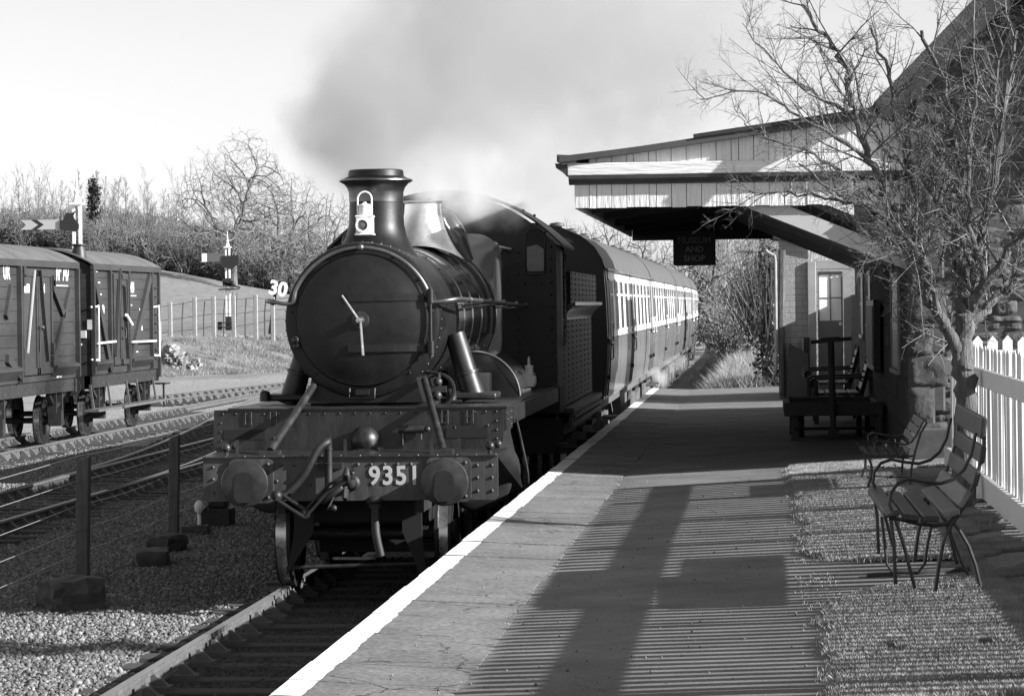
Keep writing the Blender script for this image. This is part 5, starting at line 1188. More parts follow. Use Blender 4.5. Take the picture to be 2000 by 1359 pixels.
# ---------------------------------------------------------------- coaches
def coach_section(n=8):
    side = [(1.33, 1.18), (1.37, 1.45), (1.395, 1.8), (1.40, 2.1), (1.385, 2.6), (1.35, 3.15)]
    roof = [(1.37, 3.17), (1.33, 3.30), (1.22, 3.48), (1.02, 3.65), (0.72, 3.78), (0.38, 3.85), (0, 3.87)]
    return side, roof
def loft(m, sec, y0, y1, close=False):
    n = len(sec); m.add([(x, y0, z) for x, z in sec]+[(x, y1, z) for x, z in sec], [(k, k+1, n+k+1, n+k) for k in range(n-1)])
def make_coach(L_=19.5):
    root = empty('railway_coach', (0, 0, 0)); side, roof = coach_section()
    full = side+roof[1:]; full_l = [(-x, z) for x, z in reversed(full[:-1])]
    low = [p for p in side if p[1] <= 2.1]
    # lower body, brown, with a closed end
    m = MB()
    for sgn in (1, -1): loft(m, [(sgn*x, z) for x, z in low] if sgn > 0 else [(-x, z) for x, z in reversed(low)], 0, L_)
    m.box((-1.33, 0.02, 1.15), (1.33, L_-0.02, 1.19))
    m.build('lower_side', 'coach_brown', root)
    m = MB(); up = [p for p in side if p[1] >= 2.1]
    for sgn in (1, -1): loft(m, [(sgn*x, z) for x, z in up] if sgn > 0 else [(-x, z) for x, z in reversed(up)], 0, L_)
    m.build('upper_side', 'cream_paint', root)
    m = MB(); poly = side+roof[1:]; poly = poly+[(-x, z) for x, z in reversed(poly[:-1])]
    for y in (0.0, L_-0.03):
        m = MB(); m.prism(poly, (0, y, 0), (1, 0, 0), (0, 0, 1), (0, 0.03, 0))
        if y == 0.0: m.box((-0.5, -0.25, 1.3), (0.5, 0.01, 3.3))
        m.build('end', 'frame_black', root, smooth=False)
    m = MB(); rr = [(1.40, 3.13)]+roof; sec = rr+[(-x, z) for x, z in reversed(rr[:-1])]; loft(m, sec, -0.04, L_+0.04); rf = m.build('roof', 'coach_roof', root)
    m = MB(); m.bar((1.405, 0, 3.14), (1.405, L_, 3.14), 0.03, 0.03); m.bar((1.412, 0, 2.09), (1.412, L_, 2.09), 0.02, 0.025); m.build('beading', 'coach_brown', root, smooth=False)
    # windows
    wp = None
    ys = [1.75+1.78*k for k in range(10)]
    for y in ys:
        if wp is None:
            m = MB(); m.add([(1.403, -0.52, 2.2), (1.403, 0.52, 2.2), (1.376, 0.52, 2.98), (1.376, -0.52, 2.98)], ((0, 1, 2, 3),)); wp = m.build('window', 'dark_glass', root, smooth=False)
            f = MB(); t = 0.03
            f.bar((1.402, -0.54, 2.19), (1.402, 0.54, 2.19), 0.012, 0.03); f.bar((1.376, -0.54, 2.99), (1.376, 0.54, 2.99), 0.012, 0.03); f.bar((1.386, -0.52, 2.76), (1.386, 0.52, 2.76), 0.014, 0.035)
            for s in (-0.53, 0.53): f.bar((1.404, s, 2.18), (1.376, s, 3.0), 0.03, 0.006, (1, 0, 0))
            wf = f.build('window_frame', 'cream_paint', wp, smooth=False); w = wp
        else: w = copy_tree(wp, root)
        w.location = (0, y, 0)
    # doors with drop lights
    dp = None
    for y in (0.55, L_/2-0.35, L_-0.55):
        if dp is None:
            m = MB()
            for s in (-0.34, 0.34): m.tube([(1.345, s, 1.2), (1.385, s, 1.5), (1.41, s, 1.9), (1.412, s, 2.1), (1.395, s, 2.6), (1.358, s, 3.12)], 0.012, 6)
            dp = m.build('door', 'coach_brown', root); m = MB(); m.add([(1.412, -0.27, 2.2), (1.412, 0.27, 2.2), (1.384, 0.27, 2.98), (1.384, -0.27, 2.98)], ((0, 1, 2, 3),)); m.build('door_window', 'dark_glass', dp, smooth=False)
            m = MB(); m.bar((1.43, 0.28, 2.02), (1.43, 0.42, 2.02), 0.03, 0.03); m.tube([(1.40, 0.45, 1.75), (1.44, 0.45, 1.78), (1.44, 0.45, 2.3), (1.40, 0.45, 2.33)], 0.014, 6); m.sphere((1.43, 0.27, 2.0), 0.035); m.build('handle', 'polished_steel', dp)
            m = MB()
            for z in (1.5, 2.05): m.box((1.385, -0.44, z-0.035), (1.43, -0.34, z+0.035))
            m.build('hinge', 'frame_black', dp, smooth=False); d = dp
        else: d = copy_tree(dp, root)
        d.location = (0, y, 0)
    vp = None
    for k in range(9):
        if vp is None:
            m = MB(); m.lathe((0.42, 0, 3.82), (0, 0, 1), [(0, 0.08), (0.07, 0.08), (0.075, 0.13), (0.12, 0.12), (0.14, 0.0)], 14); vp = m.build('roof_vent', 'coach_roof', rf); v = vp
        else: v = copy_tree(vp, rf)
        v.location = (0 if k % 2 else -0.84, 1.6+k*2.0, 0)
    m = MB()
    m.bar((1.22, 0, 1.08), (1.22, L_, 1.08), 0.06, 0.16); m.bar((-1.22, 0, 1.08), (-1.22, L_, 1.08), 0.06, 0.16)
    m.bar((1.15, 6.5, 0.62), (1.15, 13, 0.62), 0.05, 0.06); m.bar((1.15, 5.2, 1.05), (1.15, 6.5, 0.62), 0.05, 0.06); m.bar((1.15, 14.3, 1.05), (1.15, 13, 0.62), 0.05, 0.06)
    m.box((0.6, 8.0, 0.55), (1.22, 9.8, 1.0)); m.box((0.7, 11.0, 0.6), (1.15, 12.3, 1.0)); m.box((-0.6, -0.3, 0.95), (0.6, 0, 1.15))
    for s in (-0.87, 0.87): m.tube([(s, 0, 1.05), (s, -0.35, 1.05)], 0.08, 10); m.lathe((s, -0.35, 1.05), (0, -1, 0), [(0, 0.2), (0.03, 0.2), (0.035, 0)], 18)
    m.box((1.28, 0.3, 0.86), (1.5, 1.0, 0.9)); m.box((1.28, L_-1.0, 0.86), (1.5, L_-0.3, 0.9)); m.build('underframe', 'underframe', root, smooth=False)
    bp = None
    for y in (2.9, L_-2.9):
        if bp is None:
            m = MB()
            for s in (-1, 1):
                m.bar((s*1.0, -1.6, 0.62), (s*1.0, 1.6, 0.62), 0.09, 0.16); m.box((s*1.0-0.14, -0.35, 0.35), (s*1.0+0.16, 0.35, 0.55))
                for y_ in (-1.3, 1.3): m.box((s*1.08-0.1, y_-0.14, 0.33), (s*1.08+0.12, y_+0.14, 0.62)); m.tube([(s*1.1, y_-0.35, 0.42), (s*1.1, y_-0.35, 0.85)], 0.07, 8); m.tube([(s*1.1, y_+0.35, 0.42), (s*1.1, y_+0.35, 0.85)], 0.07, 8); m.bar((s*1.1, y_-0.5, 0.40), (s*1.1, y_+0.5, 0.40), 0.06, 0.05)
            m.bar((-1, 0, 0.62), (1, 0, 0.62), 0.4, 0.16); bp = m.build('bogie', 'underframe', root, smooth=False); b = bp
            for y_ in (-1.3, 1.3):
                for s in (-1, 1):
                    m = MB(); m.lathe((s*0.755, y_, 0.46), (1, 0, 0), [(-0.065, 0), (-0.065, 0.46), (0.06, 0.455), (0.06, 0)], 30); m.build('wheel', 'frame_black', bp)
        else: b = copy_tree(bp, root)
        b.location = (0, y, 0)
    return root
coach = make_coach(); Y0 = 46.55
labs = ['first coach behind the tender, cream above brown with tall dark windows', 'second coach of the train, cream over brown, half sunlit half shaded', 'third coach of the train, shaded between two sunlit coaches', 'fourth coach of the train, its cream side gleaming near the far bend', 'fifth coach, small and sunlit at the far end of the train', 'last coach of the train, mostly hidden on the far bend']
ang = 0.0; px_, py_ = -3.70, Y0
for k, lab in enumerate(labs):
    c = coach if k == 0 else copy_tree(coach)
    if k >= 3: ang += 0.0095
    c.location = (px_, py_, 0); c.rotation_euler = (0, 0, ang)
    px_ += -math.sin(ang)*19.95; py_ += math.cos(ang)*19.95
    tag(c, lab, 'coach', 'coaches of the train')

# ---------------------------------------------------------------- goods vans
WX = -14.78
def wheelset(root, y, gx=G2):
    for s in (-1, 1):
        m = MB(); x = s*0.755; m.lathe((x, y, 0.47), (1, 0, 0), [(-0.06, 0.38), (-0.06, 0.47), (0.06, 0.465), (0.06, 0.38), (0.02, 0.36), (0.02, 0.1), (-0.02, 0.1), (-0.02, 0.36), (-0.06, 0.38)], 36); m.lathe((x, y, 0.47), (1, 0, 0), [(-0.12, 0.0), (-0.12, 0.09), (0.14, 0.09), (0.14, 0)], 14)
        m.lathe((x, y, 0.47), (1, 0, 0), [(-s*0.07-0.012, 0.44), (-s*0.07-0.01, 0.498), (-s*0.07+0.014, 0.498), (-s*0.07+0.02, 0.46)], 36)
        w = m.build('wheel', 'frame_black', root); m = MB(); m.lathe((x, y, 0.47), (1, 0, 0), [(-0.055, 0.4725), (0.05, 0.468)], 36); m.build('tyre', 'polished_steel', w)
        m = MB(); xx = s*1.02; m.box((xx-0.12, y-0.11, 0.36), (xx+0.14, y+0.11, 0.66)); m.box((xx-0.09, y-0.3, 0.62), (xx+0.09, y-0.22, 1.15)); m.box((xx-0.09, y+0.22, 0.62), (xx+0.09, y+0.3, 1.15))
        pr = [(y-0.6+1.2*k/8, 0.98-0.22*(1-((k-4)/4)**2)) for k in range(9)]
        for (a, z0), (b, z1) in zip(pr[:-1], pr[1:]): m.bar((xx, a, z0), (xx, b, z1), 0.09, 0.07)
        m.build('axle_box', 'wagon_iron', root, smooth=False)
    m = MB(); m.tube([(-0.75, y, 0.47), (0.75, y, 0.47)], 0.06, 10); m.build('axle', 'frame_black', root)
def van(y0, L_, lab, brake):
    root = empty('goods_van', (WX, y0, 0), 0, lab, 'railway van', 'goods vans on the siding'); W = 1.2; z0, z1 = 1.28, 3.50
    # planked sides and ends
    m = MB(); z = z0; nb = 10; h = (z1-z0)/nb
    for k in range(nb):
        for s in (-1, 1): m.box((s*W-0.03*(s > 0), 0.0, z+0.004), (s*W+0.03*(s < 0), L_, z+h-0.004))
        m.box((-W+0.03, 0, z+0.004), (W-0.03, 0.03, z+h-0.004)); m.box((-W+0.03, L_-0.03, z+0.004), (W-0.03, L_, z+h-0.004)); z += h
    m.box((-W+0.04, 0.04, z0), (W-0.04, L_-0.04, z1)); 
    m.prism(roofarc(W, 3.86, 0.36)+[(-W, 3.5)][:0], (0, 0.0, 0), (1, 0, 0), (0, 0, 1), (0, 0.03, 0)); m.prism(roofarc(W, 3.86, 0.36), (0, L_-0.03, 0), (1, 0, 0), (0, 0, 1), (0, 0.03, 0))
    body = m.build('body', 'wagon_paint', root, smooth=False)
    m = MB(); t = roofarc(W+0.07, 3.92, 0.36, 20); m.prism(t+[(x, z-0.03) for x, z in reversed(t)], (0, -0.06, 0), (1, 0, 0), (0, 0, 1), (0, L_+0.12, 0)); rf = m.build('roof', 'wagon_roof', root)
    m = MB(); m.box((W+0.005, -0.05, 3.44), (W+0.075, L_+0.05, 3.565)); m.box((-W-0.075, -0.05, 3.44), (-W-0.005, L_+0.05, 3.565)); m.build('cornice', 'wagon_paint', rf, smooth=False)
    # underframe
    m = MB()
    for s in (-1, 1): m.box((s*1.1-0.06, 0, 1.02), (s*1.1+0.06, L_, 1.27))
    for y in (0, L_-0.12): m.box((-1.2, y, 1.0), (1.2, y+0.12, 1.28))
    for k in range(14):
        for z in (1.08, 1.2): m.rivet((1.16, 0.2+k*(L_-0.4)/13, z), (1, 0, 0), 0.018)
    for y in (0, L_):
        for s in (-0.87, 0.87): d = -1 if y == 0 else 1; m.tube([(s, y, 1.05), (s, y+d*0.3, 1.05)], 0.08, 12); m.lathe((s, y+d*0.3, 1.05), (0, d, 0), [(0, 0.17), (0.03, 0.17), (0.035, 0)], 18)
    m.build('underframe', 'wagon_iron', root, smooth=False)
    for y in (1.15, L_-1.15) if not brake else (1.35, L_-0.9): wheelset(root, y)
    return root, body
def wbar(root, body, p, q, w, d, nm='brace', m_='wagon_paint', off=0.0):
    m = MB(); x = 1.2+d/2+off; m.bar((x, p[0], p[1]), (x, q[0], q[1]), d, w, (0, 1, 0) if abs(q[1]-p[1]) > 0.3 and abs(q[0]-p[0]) < 0.05 else (0, 0, 1)); m.build(nm, m_, root, smooth=False)
def wtext(root, t, size, y, z, width=0.8, bold=0.008, out=0.0): lettering('lettering', t, size, 'white_paint', root, facing((1.204+out, y, z), (0, 1, 0), (0, 0, 1)), 0.002, bold, width)
def wy(px, py, y0): v = at(px, py, X=WX+1.2); return v.y-y0, v.z
# nearest van: numbered 747
y1 = 53.4; L1 = 60.35-y1
v1, bd = van(y1, L1, 'nearest goods van, lettered 747 with double doors and crossed braces', False)
K = lambda px, py: wy(px, py, y1)
for px in (33, 146):
    a = K(px, 520); wbar(v1, bd, (a[0], 1.3), (a[0], 3.44), 0.10, 0.09, 'post')
d0, d1 = K(38, 520)[0], K(96, 520)[0]
m = MB(); m.box((1.201, d0, 1.42), (1.235, (d0+d1)/2-0.01, 3.38)); m.box((1.201, (d0+d1)/2+0.01, 1.42), (1.235, d1, 3.38))
for y in (d0, (d0+d1)/2-0.13, (d0+d1)/2+0.02, d1-0.11):
    m.box((1.235, y, 1.42), (1.262, y+0.11, 3.38))
for z in (1.42, 3.26): m.box((1.235, d0+0.11, z), (1.262, d1-0.11, z+0.12))
for k in range(8): m.rivet((1.262, d0+0.15+k*(d1-d0-0.3)/7, 3.32), (1, 0, 0), 0.016); m.rivet((1.262, d0+0.15+k*(d1-d0-0.3)/7, 1.48), (1, 0, 0), 0.016)
dr1 = m.build('door', 'wagon_paint', v1, smooth=False)
m = MB(); a, b = K(60, 528), K(46, 690); m.bar((1.285, a[0], a[1]), (1.285, b[0], b[1]), 0.03, 0.03); m.build('white_strip', 'arm_white', dr1, smooth=False)
m = MB(); a, b = K(71, 528), K(87, 705); m.bar((1.28, a[0], a[1]), (1.28, b[0], b[1]), 0.05, 0.07); m.build('door_brace', 'wagon_paint', dr1, smooth=False)
m = MB(); a = K(70, 640); m.tube([(1.29, a[0]-0.12, a[1]), (1.29, a[0]+0.14, a[1]+0.03)], 0.028, 8); m.tube([(1.29, a[0], a[1]), (1.28, a[0]-0.02, a[1]-0.45)], 0.014, 6); m.sphere((1.3, a[0]+0.1, a[1]), 0.05); m.build('door_catch', 'wagon_iron', dr1)
for px, pys in ((39, (530, 548, 690, 720)), (97, (548, 558, 680, 705))):
    for py in pys: m = MB(); a = K(px, py); m.box((1.24, a[0]-0.07, a[1]-0.1), (1.30, a[0]+0.07, a[1]+0.1)); m.build('hinge', 'wagon_iron', dr1, smooth=False)
for (p, q) in (((100, 562), (121, 617)), ((133, 566), (99, 712)), ((18, 560), (8, 620)), ((10, 700), (36, 735))):
    wbar(v1, bd, K(*p), K(*q), 0.15, 0.07)
m = MB(); a, b = K(99, 700), K(143, 700); m.prism([(0.0, 0.0), (0.14, -0.06), (0.14, -0.10), (0.0, -0.28)], (1.2, a[0], 1.62), (1, 0, 0), (0, 0, 1), (0, b[0]-a[0], 0)); m.build('ledge', 'wagon_paint', v1, smooth=False); m = MB(); a, b = 0.1, K(32, 700)[0]; m.prism([(0.0, 0.0), (0.14, -0.06), (0.14, -0.10), (0.0, -0.28)], (1.2, a, 1.62), (1, 0, 0), (0, 0, 1), (0, b-a, 0)); m.build('ledge', 'wagon_paint', v1, smooth=False)
a = K(122, 548); wtext(v1, 'Nº 747', 0.40, a[0], a[1], 0.95, 0.006)
a = K(121, 556); m = MB(); m.box((1.202, a[0]-0.5, a[1]-0.03), (1.206, a[0]+0.5, a[1]-0.012)); m.build('lettering', 'white_paint', v1, smooth=False)
a = K(15, 545); wtext(v1, 'UR', 0.42, a[0]-0.1, a[1], 0.9, 0.008)
a = K(48, 571); wtext(v1, 'LOAD', 0.22, a[0], a[1], 0.8, 0.01, 0.034); a = K(79, 571); wtext(v1, '7 TN', 0.22, a[0], a[1], 0.8, 0.01, 0.034)
a = K(115, 737); wtext(v1, 'Tare 7.7.1', 0.13, a[0], a[1], 0.9, 0.005, 0.0)
# second van: 2424, brake end with white handrails
y2 = 61.75; L2 = 68.75-y2
v2, bd2 = van(y2, L2, 'second goods van, lettered 2424 with white handrails and footboards', True)
K = lambda px, py: wy(px, py, y2)
for px in (178, 211, 247, 292):
    a = K(px, 560); wbar(v2, bd2, (a[0], 1.3), (a[0], 3.44), 0.11, 0.08, 'post')
wbar(v2, bd2, (L2-0.06, 1.1), (L2-0.06, 3.44), 0.12, 0.06, 'post')
d0, d1 = K(217, 560)[0], K(246, 560)[0]
m = MB(); m.box((1.201, d0, 1.45), (1.235, (d0+d1)/2-0.01, 3.38)); m.box((1.201, (d0+d1)/2+0.01, 1.45), (1.235, d1, 3.38))
for y in (d0, (d0+d1)/2-0.12, (d0+d1)/2+0.02, d1-0.1): m.box((1.235, y, 1.45), (1.26, y+0.1, 3.38))
for z in (1.45, 3.26): m.box((1.235, d0+0.1, z), (1.26, d1-0.1, z+0.12))
for k in range(6): m.rivet((1.26, d0+0.12+k*(d1-d0-0.24)/5, 3.32), (1, 0, 0), 0.016); m.rivet((1.26, d0+0.12+k*(d1-d0-0.24)/5, 1.5), (1, 0, 0), 0.016)
dr2 = m.build('door', 'wagon_paint', v2, smooth=False)
m = MB(); a, b = K(227, 525), K(219, 695); m.bar((1.28, a[0], a[1]), (1.28, b[0], b[1]), 0.06, 0.05); m.build('door_brace', 'wagon_paint', dr2, smooth=False)
m = MB(); a, b = K(236, 560), K(244, 700); m.bar((1.28, a[0], a[1]), (1.28, b[0], b[1]), 0.06, 0.05); m.build('door_brace', 'wagon_paint', dr2, smooth=False)
m = MB(); a, b = K(236, 615), K(245, 634); m.tube([(1.32, a[0], a[1]), (1.34, b[0], b[1])], 0.035, 8); m.build('door_handle', 'white_paint', dr2)
m = MB(); a = K(234, 650); m.tube([(1.28, a[0]-0.1, a[1]+0.12), (1.31, a[0]+0.1, a[1]+0.08), (1.31, a[0]+0.1, a[1]-0.1), (1.28, a[0]-0.1, a[1]-0.12)], 0.02, 6); a = K(236, 559); m.tube([(1.28, a[0]-0.15, a[1]), (1.28, a[0]+0.15, a[1])], 0.03, 6); m.build('door_catch', 'wagon_iron', dr2)
for p, q in (((178, 530), (213, 720)), ((290, 540), (252, 708))): wbar(v2, bd2, K(*p), K(*q), 0.22, 0.07)
m = MB(); a, b = K(179, 700), K(212, 700); 
for a, b in ((K(179, 700)[0], K(211, 700)[0]), (K(252, 700)[0], K(290, 700)[0])): m = MB(); m.prism([(0.0, 0.0), (0.12, -0.05), (0.12, -0.09), (0.0, -0.24)], (1.2, a, 1.60), (1, 0, 0), (0, 0, 1), (0, b-a, 0)); m.build('ledge', 'wagon_paint', v2, smooth=False)
for (px, ta, tb, off) in ((182, 600, 702, 0.0), (301, 600, 693, 0.0)):
    a, b = K(px, ta), K(px, tb); m = MB(); m.tube(smooth_path([(1.2, a[0]-0.25, a[1]), (1.30, a[0]-0.06, a[1]+0.01), (1.31, a[0], a[1]-0.05), (1.31, a[0], b[1]+0.05), (1.30, a[0]-0.06, b[1]-0.01), (1.2, a[0]-0.25, b[1])], 3), 0.02, 8); m.build('handrail', 'white_paint', v2)
m = MB(); m.tube(smooth_path([(1.0, L2, 2.62), (1.1, L2+0.14, 2.63), (1.2, L2+0.16, 2.58), (1.2, L2+0.16, 1.62), (1.1, L2+0.14, 1.57), (1.0, L2, 1.58)], 3), 0.02, 8); m.build('handrail', 'white_paint', v2)
for (p, q) in (((181, 671), (216, 667)), ((249, 668), (295, 666))):
    a, b = K(*p), K(*q); m = MB(); m.tube([(1.31, a[0], a[1]), (1.31, b[0], b[1])], 0.024, 8); m.build('handrail', 'white_paint', v2)
a = K(259, 566); wtext(v2, '2424', 0.30, a[0]-0.1, a[1]-0.05, 0.75, 0.012); m = MB(); m.box((1.202, a[0]-0.55, a[1]-0.14), (1.206, a[0]+0.35, a[1]-0.12)); m.build('lettering', 'white_paint', v2, smooth=False)
a = K(199, 634); wtext(v2, 'S', 0.62, a[0]+0.1, a[1]-0.05, 0.9, 0.03); a = K(252, 638); wtext(v2, 'I', 0.62, a[0]-0.1, a[1]-0.05, 0.9, 0.03); a = K(273, 638); wtext(v2, 'R', 0.62, a[0]+0.1, a[1]-0.05, 0.8, 0.03)
m = MB()
for px, py in ((185, 530), (190, 552), (193, 575), (265, 529), (253, 596), (272, 641), (265, 687)):
    a = K(px, py); m.box((1.202, a[0]-0.25, a[1]-0.012), (1.206, a[0]+0.25, a[1]+0.012))
m.build('chalk_line', 'lamp_grey', v2, smooth=False)
m = MB()
for px0, px1, py in ((172, 215, 806), (223, 300, 797)):
    a, b = K(px0, py), K(px1, py-6); m.box((1.12, a[0], 0.55), (1.42, b[0]+0.2, 0.6))
for px in (178, 212, 248, 268, 300): a = K(px, 760); m.bar((1.18, a[0], 1.1), (1.25, a[0], 0.58), 0.04, 0.05, (0, 1, 0))
m.build('footboard', 'post_wood', v2, smooth=False)
m = MB(); a = K(295, 800); m.box((1.1, L2-0.3, 0.92), (1.4, L2+0.3, 0.96)); m.bar((1.3, L2, 0.95), (1.3, L2, 0.4), 0.04, 0.04, (0, 1, 0)); m.build('step', 'wagon_iron', v2, smooth=False)
m = MB(); m.lathe((0.92, 0.2, 3.66), (0, 0, 1), [(0, 0.16), (0.16, 0.14), (0.26, 0.11), (0.28, 0.15), (0.31, 0.15)], 18); m.build('stove_pipe', 'wagon_iron', v2)
m = MB()
for k in range(9): m.bar((1.2, L2-0.42, 1.5+k*0.2), (1.2, L2-0.14, 1.5+k*0.2), 0.06, 0.025)
m.build('ladder', 'wagon_iron', v2, smooth=False)
m = MB(); m.box((-0.6, -0.06, 1.9), (1.0, 0, 1.94)); a = K(166, 640); m.box((0.9, -0.08, 2.05), (1.1, -0.01, 2.2)); m.box((0.86, -0.03, 2.22), (0.9, -0.005, 2.62)); m.box((1.12, -0.03, 2.22), (1.22, -0.005, 2.42)); m.build('end_fitting', 'lamp_grey', v2, smooth=False)

# ---------------------------------------------------------------- signals, speed sign, field fence, rocks
def lattice_post(root, x, y, z0, z1, w, dark_to):
    m = MB()
    for s in (-1, 1): m.box((x+s*w/2-0.045, y-0.05, dark_to), (x+s*w/2+0.045, y+0.05, z1))
    m.build('post', 'white_paint', root, smooth=False); m = MB(); k = 0; z = dark_to
    while z < z1-0.3:
        m.bar((x-w/2*(1 if k % 2 else -1), y, z), (x+w/2*(1 if k % 2 else -1), y, z+0.35), 0.02, 0.03, (0, 1, 0)); z += 0.35; k += 1
    m.build('lacing', 'underframe', root, smooth=False)
    m = MB(); m.box((x-w/2-0.06, y-0.09, z0), (x+w/2+0.06, y+0.09, dark_to)); m.build('post_base', 'black_paint', root, smooth=False)
    m = MB(); m.box((x-w/2-0.1, y-0.16, z1), (x+w/2+0.1, y+0.16, z1+0.06)); m.lathe((x, y, z1+0.06), (0, 0, 1), [(0, 0.16), (0.18, 0.09), (0.26, 0.05), (0.30, 0.09), (0.36, 0.09), (0.40, 0.035), (0.9, 0.012), (0.92, 0)], 14); m.build('finial', 'white_paint', root)
Y1 = 92.0; q = at(150, 400, Y=Y1); sx, gz = q.x, float(height(q.x, Y1))
s1 = empty('semaphore_signal', (sx, Y1, gz), 0, 'tall white semaphore signal with a pale fishtail arm marked by a black chevron', 'signal'); WORLD.add(s1.name)
lattice_post(s1, sx, Y1, gz, q.z, 0.19, gz+1.5)
a, b = at(40, 430, Y=Y1-0.2), at(118, 448, Y=Y1-0.2); hh = a.z-b.z; m = MB(); m.prism([(0, 0), (b.x-a.x, 0), (b.x-a.x, hh), (0, hh), (0.17, hh/2)], (a.x, Y1-0.2, b.z), (1, 0, 0), (0, 0, 1), (0, 0.03, 0)); arm = m.build('arm', 'arm_white', s1, smooth=False)
m = MB(); w = 0.17; x0 = 0.33; m.prism([(x0, 0), (x0+w, 0), (x0+w+0.22, hh/2), (x0+w, hh), (x0, hh), (x0+0.22, hh/2)], (a.x, Y1-0.204, b.z), (1, 0, 0), (0, 0, 1), (0, 0.003, 0)); m.build('chevron', 'black_paint', arm, smooth=False)
m = MB(); poly = [at(px, py, Y=Y1-0.22) for px, py in ((117, 430), (123, 430), (127, 420), (131, 415), (138, 417), (148, 412), (143, 422), (147, 430), (154, 438), (154, 447), (147, 453), (117, 449))]; m.prism([(p.x, p.z) for p in poly], (0, Y1-0.24, 0), (1, 0, 0), (0, 0, 1), (0, 0.04, 0)); m.build('spectacle', 'black_paint', s1, smooth=False)
m = MB(); m.bar((sx-0.4, Y1-0.1, q.z-1.15), (sx-0.1, Y1-0.1, q.z-1.4), 0.05, 0.06); m.lathe((sx+0.17, Y1-0.1, q.z-1.8), (0, 0, 1), [(0, 0.14), (0.3, 0.14), (0.42, 0.08), (0.45, 0.11)], 14); m.build('lamp_bracket', 'frame_black', s1)
m = MB(); ax = sx+0.45
for s in (-0.14, 0.14): m.bar((ax+s, Y1, gz), (ax+s-0.25, Y1, q.z-0.6), 0.025, 0.025, (0, 1, 0))
for k in range(18): m.bar((ax-0.14-0.25*k/18, Y1, gz+0.2+k*0.28), (ax+0.14-0.25*k/18, Y1, gz+0.2+k*0.28), 0.02, 0.02)
m.build('ladder', 'underframe', s1, smooth=False)
Y2 = 178.0; q = at(441, 484, Y=Y2); g0 = at(446, 659, Y=Y2); sx = q.x+0.1
s2 = empty('semaphore_signal', (sx, Y2, g0.z), 0, 'white semaphore signal with a white tipped grey arm in front of the field', 'signal'); WORLD.add(s2.name)
lattice_post(s2, sx, Y2, g0.z-0.4, q.z, 0.2, at(446, 618, Y=Y2).z)
a, b = at(394, 495, Y=Y2-0.2), at(437, 511, Y=Y2-0.2); m = MB(); m.box((a.x+0.3, Y2-0.2, b.z), (b.x, Y2-0.17, a.z)); arm = m.build('arm', 'arm_red', s2, smooth=False); m = MB(); m.box((a.x, Y2-0.205, b.z), (a.x+0.3, Y2-0.17, a.z)); m.build('arm_tip', 'white_paint', arm, smooth=False)
poly = [at(px, py, Y=Y2-0.22) for px, py in ((434, 500), (466, 498), (466, 515), (452, 527), (434, 521))]; m = MB(); m.prism([(p.x, p.z) for p in poly], (0, Y2-0.24, 0), (1, 0, 0), (0, 0, 1), (0, 0.05, 0)); m.build('spectacle', 'black_paint', s2, smooth=False)
m = MB(); p0, p1 = at(435, 552, Y=Y2-0.1), at(452, 552, Y=Y2-0.1); m.box((p0.x, Y2-0.14, p0.z-0.22), (p1.x, Y2-0.06, p0.z+0.25)); p1 = at(469, 562, Y=Y2-0.1); m.bar((p0.x, Y2-0.1, p0.z), (p1.x, Y2-0.1, p1.z), 0.08, 0.1); m.sphere(at(455, 554, Y=Y2-0.1), 0.16); m.build('balance_weight', 'black_paint', s2)
m = MB(); p0, p1 = at(428, 565, Y=Y2), at(466, 566, Y=Y2); m.box((p0.x, Y2-0.25, p0.z-0.05), (p1.x, Y2+0.25, p0.z+0.03)); p0, p1 = at(426, 632, Y=Y2), at(454, 641, Y=Y2); m.box((p0.x, Y2-0.2, p1.z), (p1.x, Y2-0.1, p1.z+0.08)); m.box((p0.x, Y2-0.2, p0.z), (p1.x, Y2-0.1, p0.z+0.08)); m.box((p0.x, Y2-0.2, p1.z-0.1), (p0.x+0.25, Y2-0.1, p0.z+0.1)); m.build('bracket', 'black_paint', s2, smooth=False)
m = MB(); p0, p1 = at(456, 655, Y=Y2), at(458, 570, Y=Y2)
for s in (-0.13, 0.13): m.bar((p0.x+s, Y2+0.1, p0.z), (p1.x+s, Y2+0.1, p1.z), 0.03, 0.03, (0, 1, 0))
for k in range(9): v = p0.lerp(p1, k/9); m.bar((v.x-0.13, Y2+0.1, v.z), (v.x+0.13, Y2+0.1, v.z), 0.025, 0.025)
m.build('ladder', 'black_paint', s2, smooth=False)
YS = 148.0; p0, p1 = at(525, 650, Y=YS), at(537, 575, Y=YS)
s3 = empty('speed_sign', p0, 0, 'cut-out white speed sign reading 30 on a leaning dark post beyond the smokebox', 'sign'); WORLD.add(s3.name)
m = MB(); m.bar(p0-Vector((0, 0, 0.3)), p1+Vector((0.05, 0, 0.3)), 0.14, 0.12, (0, 1, 0)); m.build('post', 'frame_black', s3, smooth=False)
q = at(541, 574, Y=YS-0.1); lettering('lettering', '30', 0.95, 'white_paint', s3, facing((q.x, YS-0.12, q.z-0.05), (1, 0, -0.2), (0.2, 0, 1)), 0.02, 0.035, 0.95)
fz = lambda x, y: float(height(x, y))
fg = [(333, 590, 658), (381, 580, 655), (418, 578, 648), (457, 578, 648), (500, 575, 642), (533, 580, 632)]
YF_ = 140.0; f0 = at(333, 658, Y=YF_)
ff = empty('wire_fence', (f0.x, YF_, f0.z), 0, 'pale concrete posts and thin stakes fencing the bottom of the sloping field', 'fence'); WORLD.add(ff.name)
proto = None; tops = []
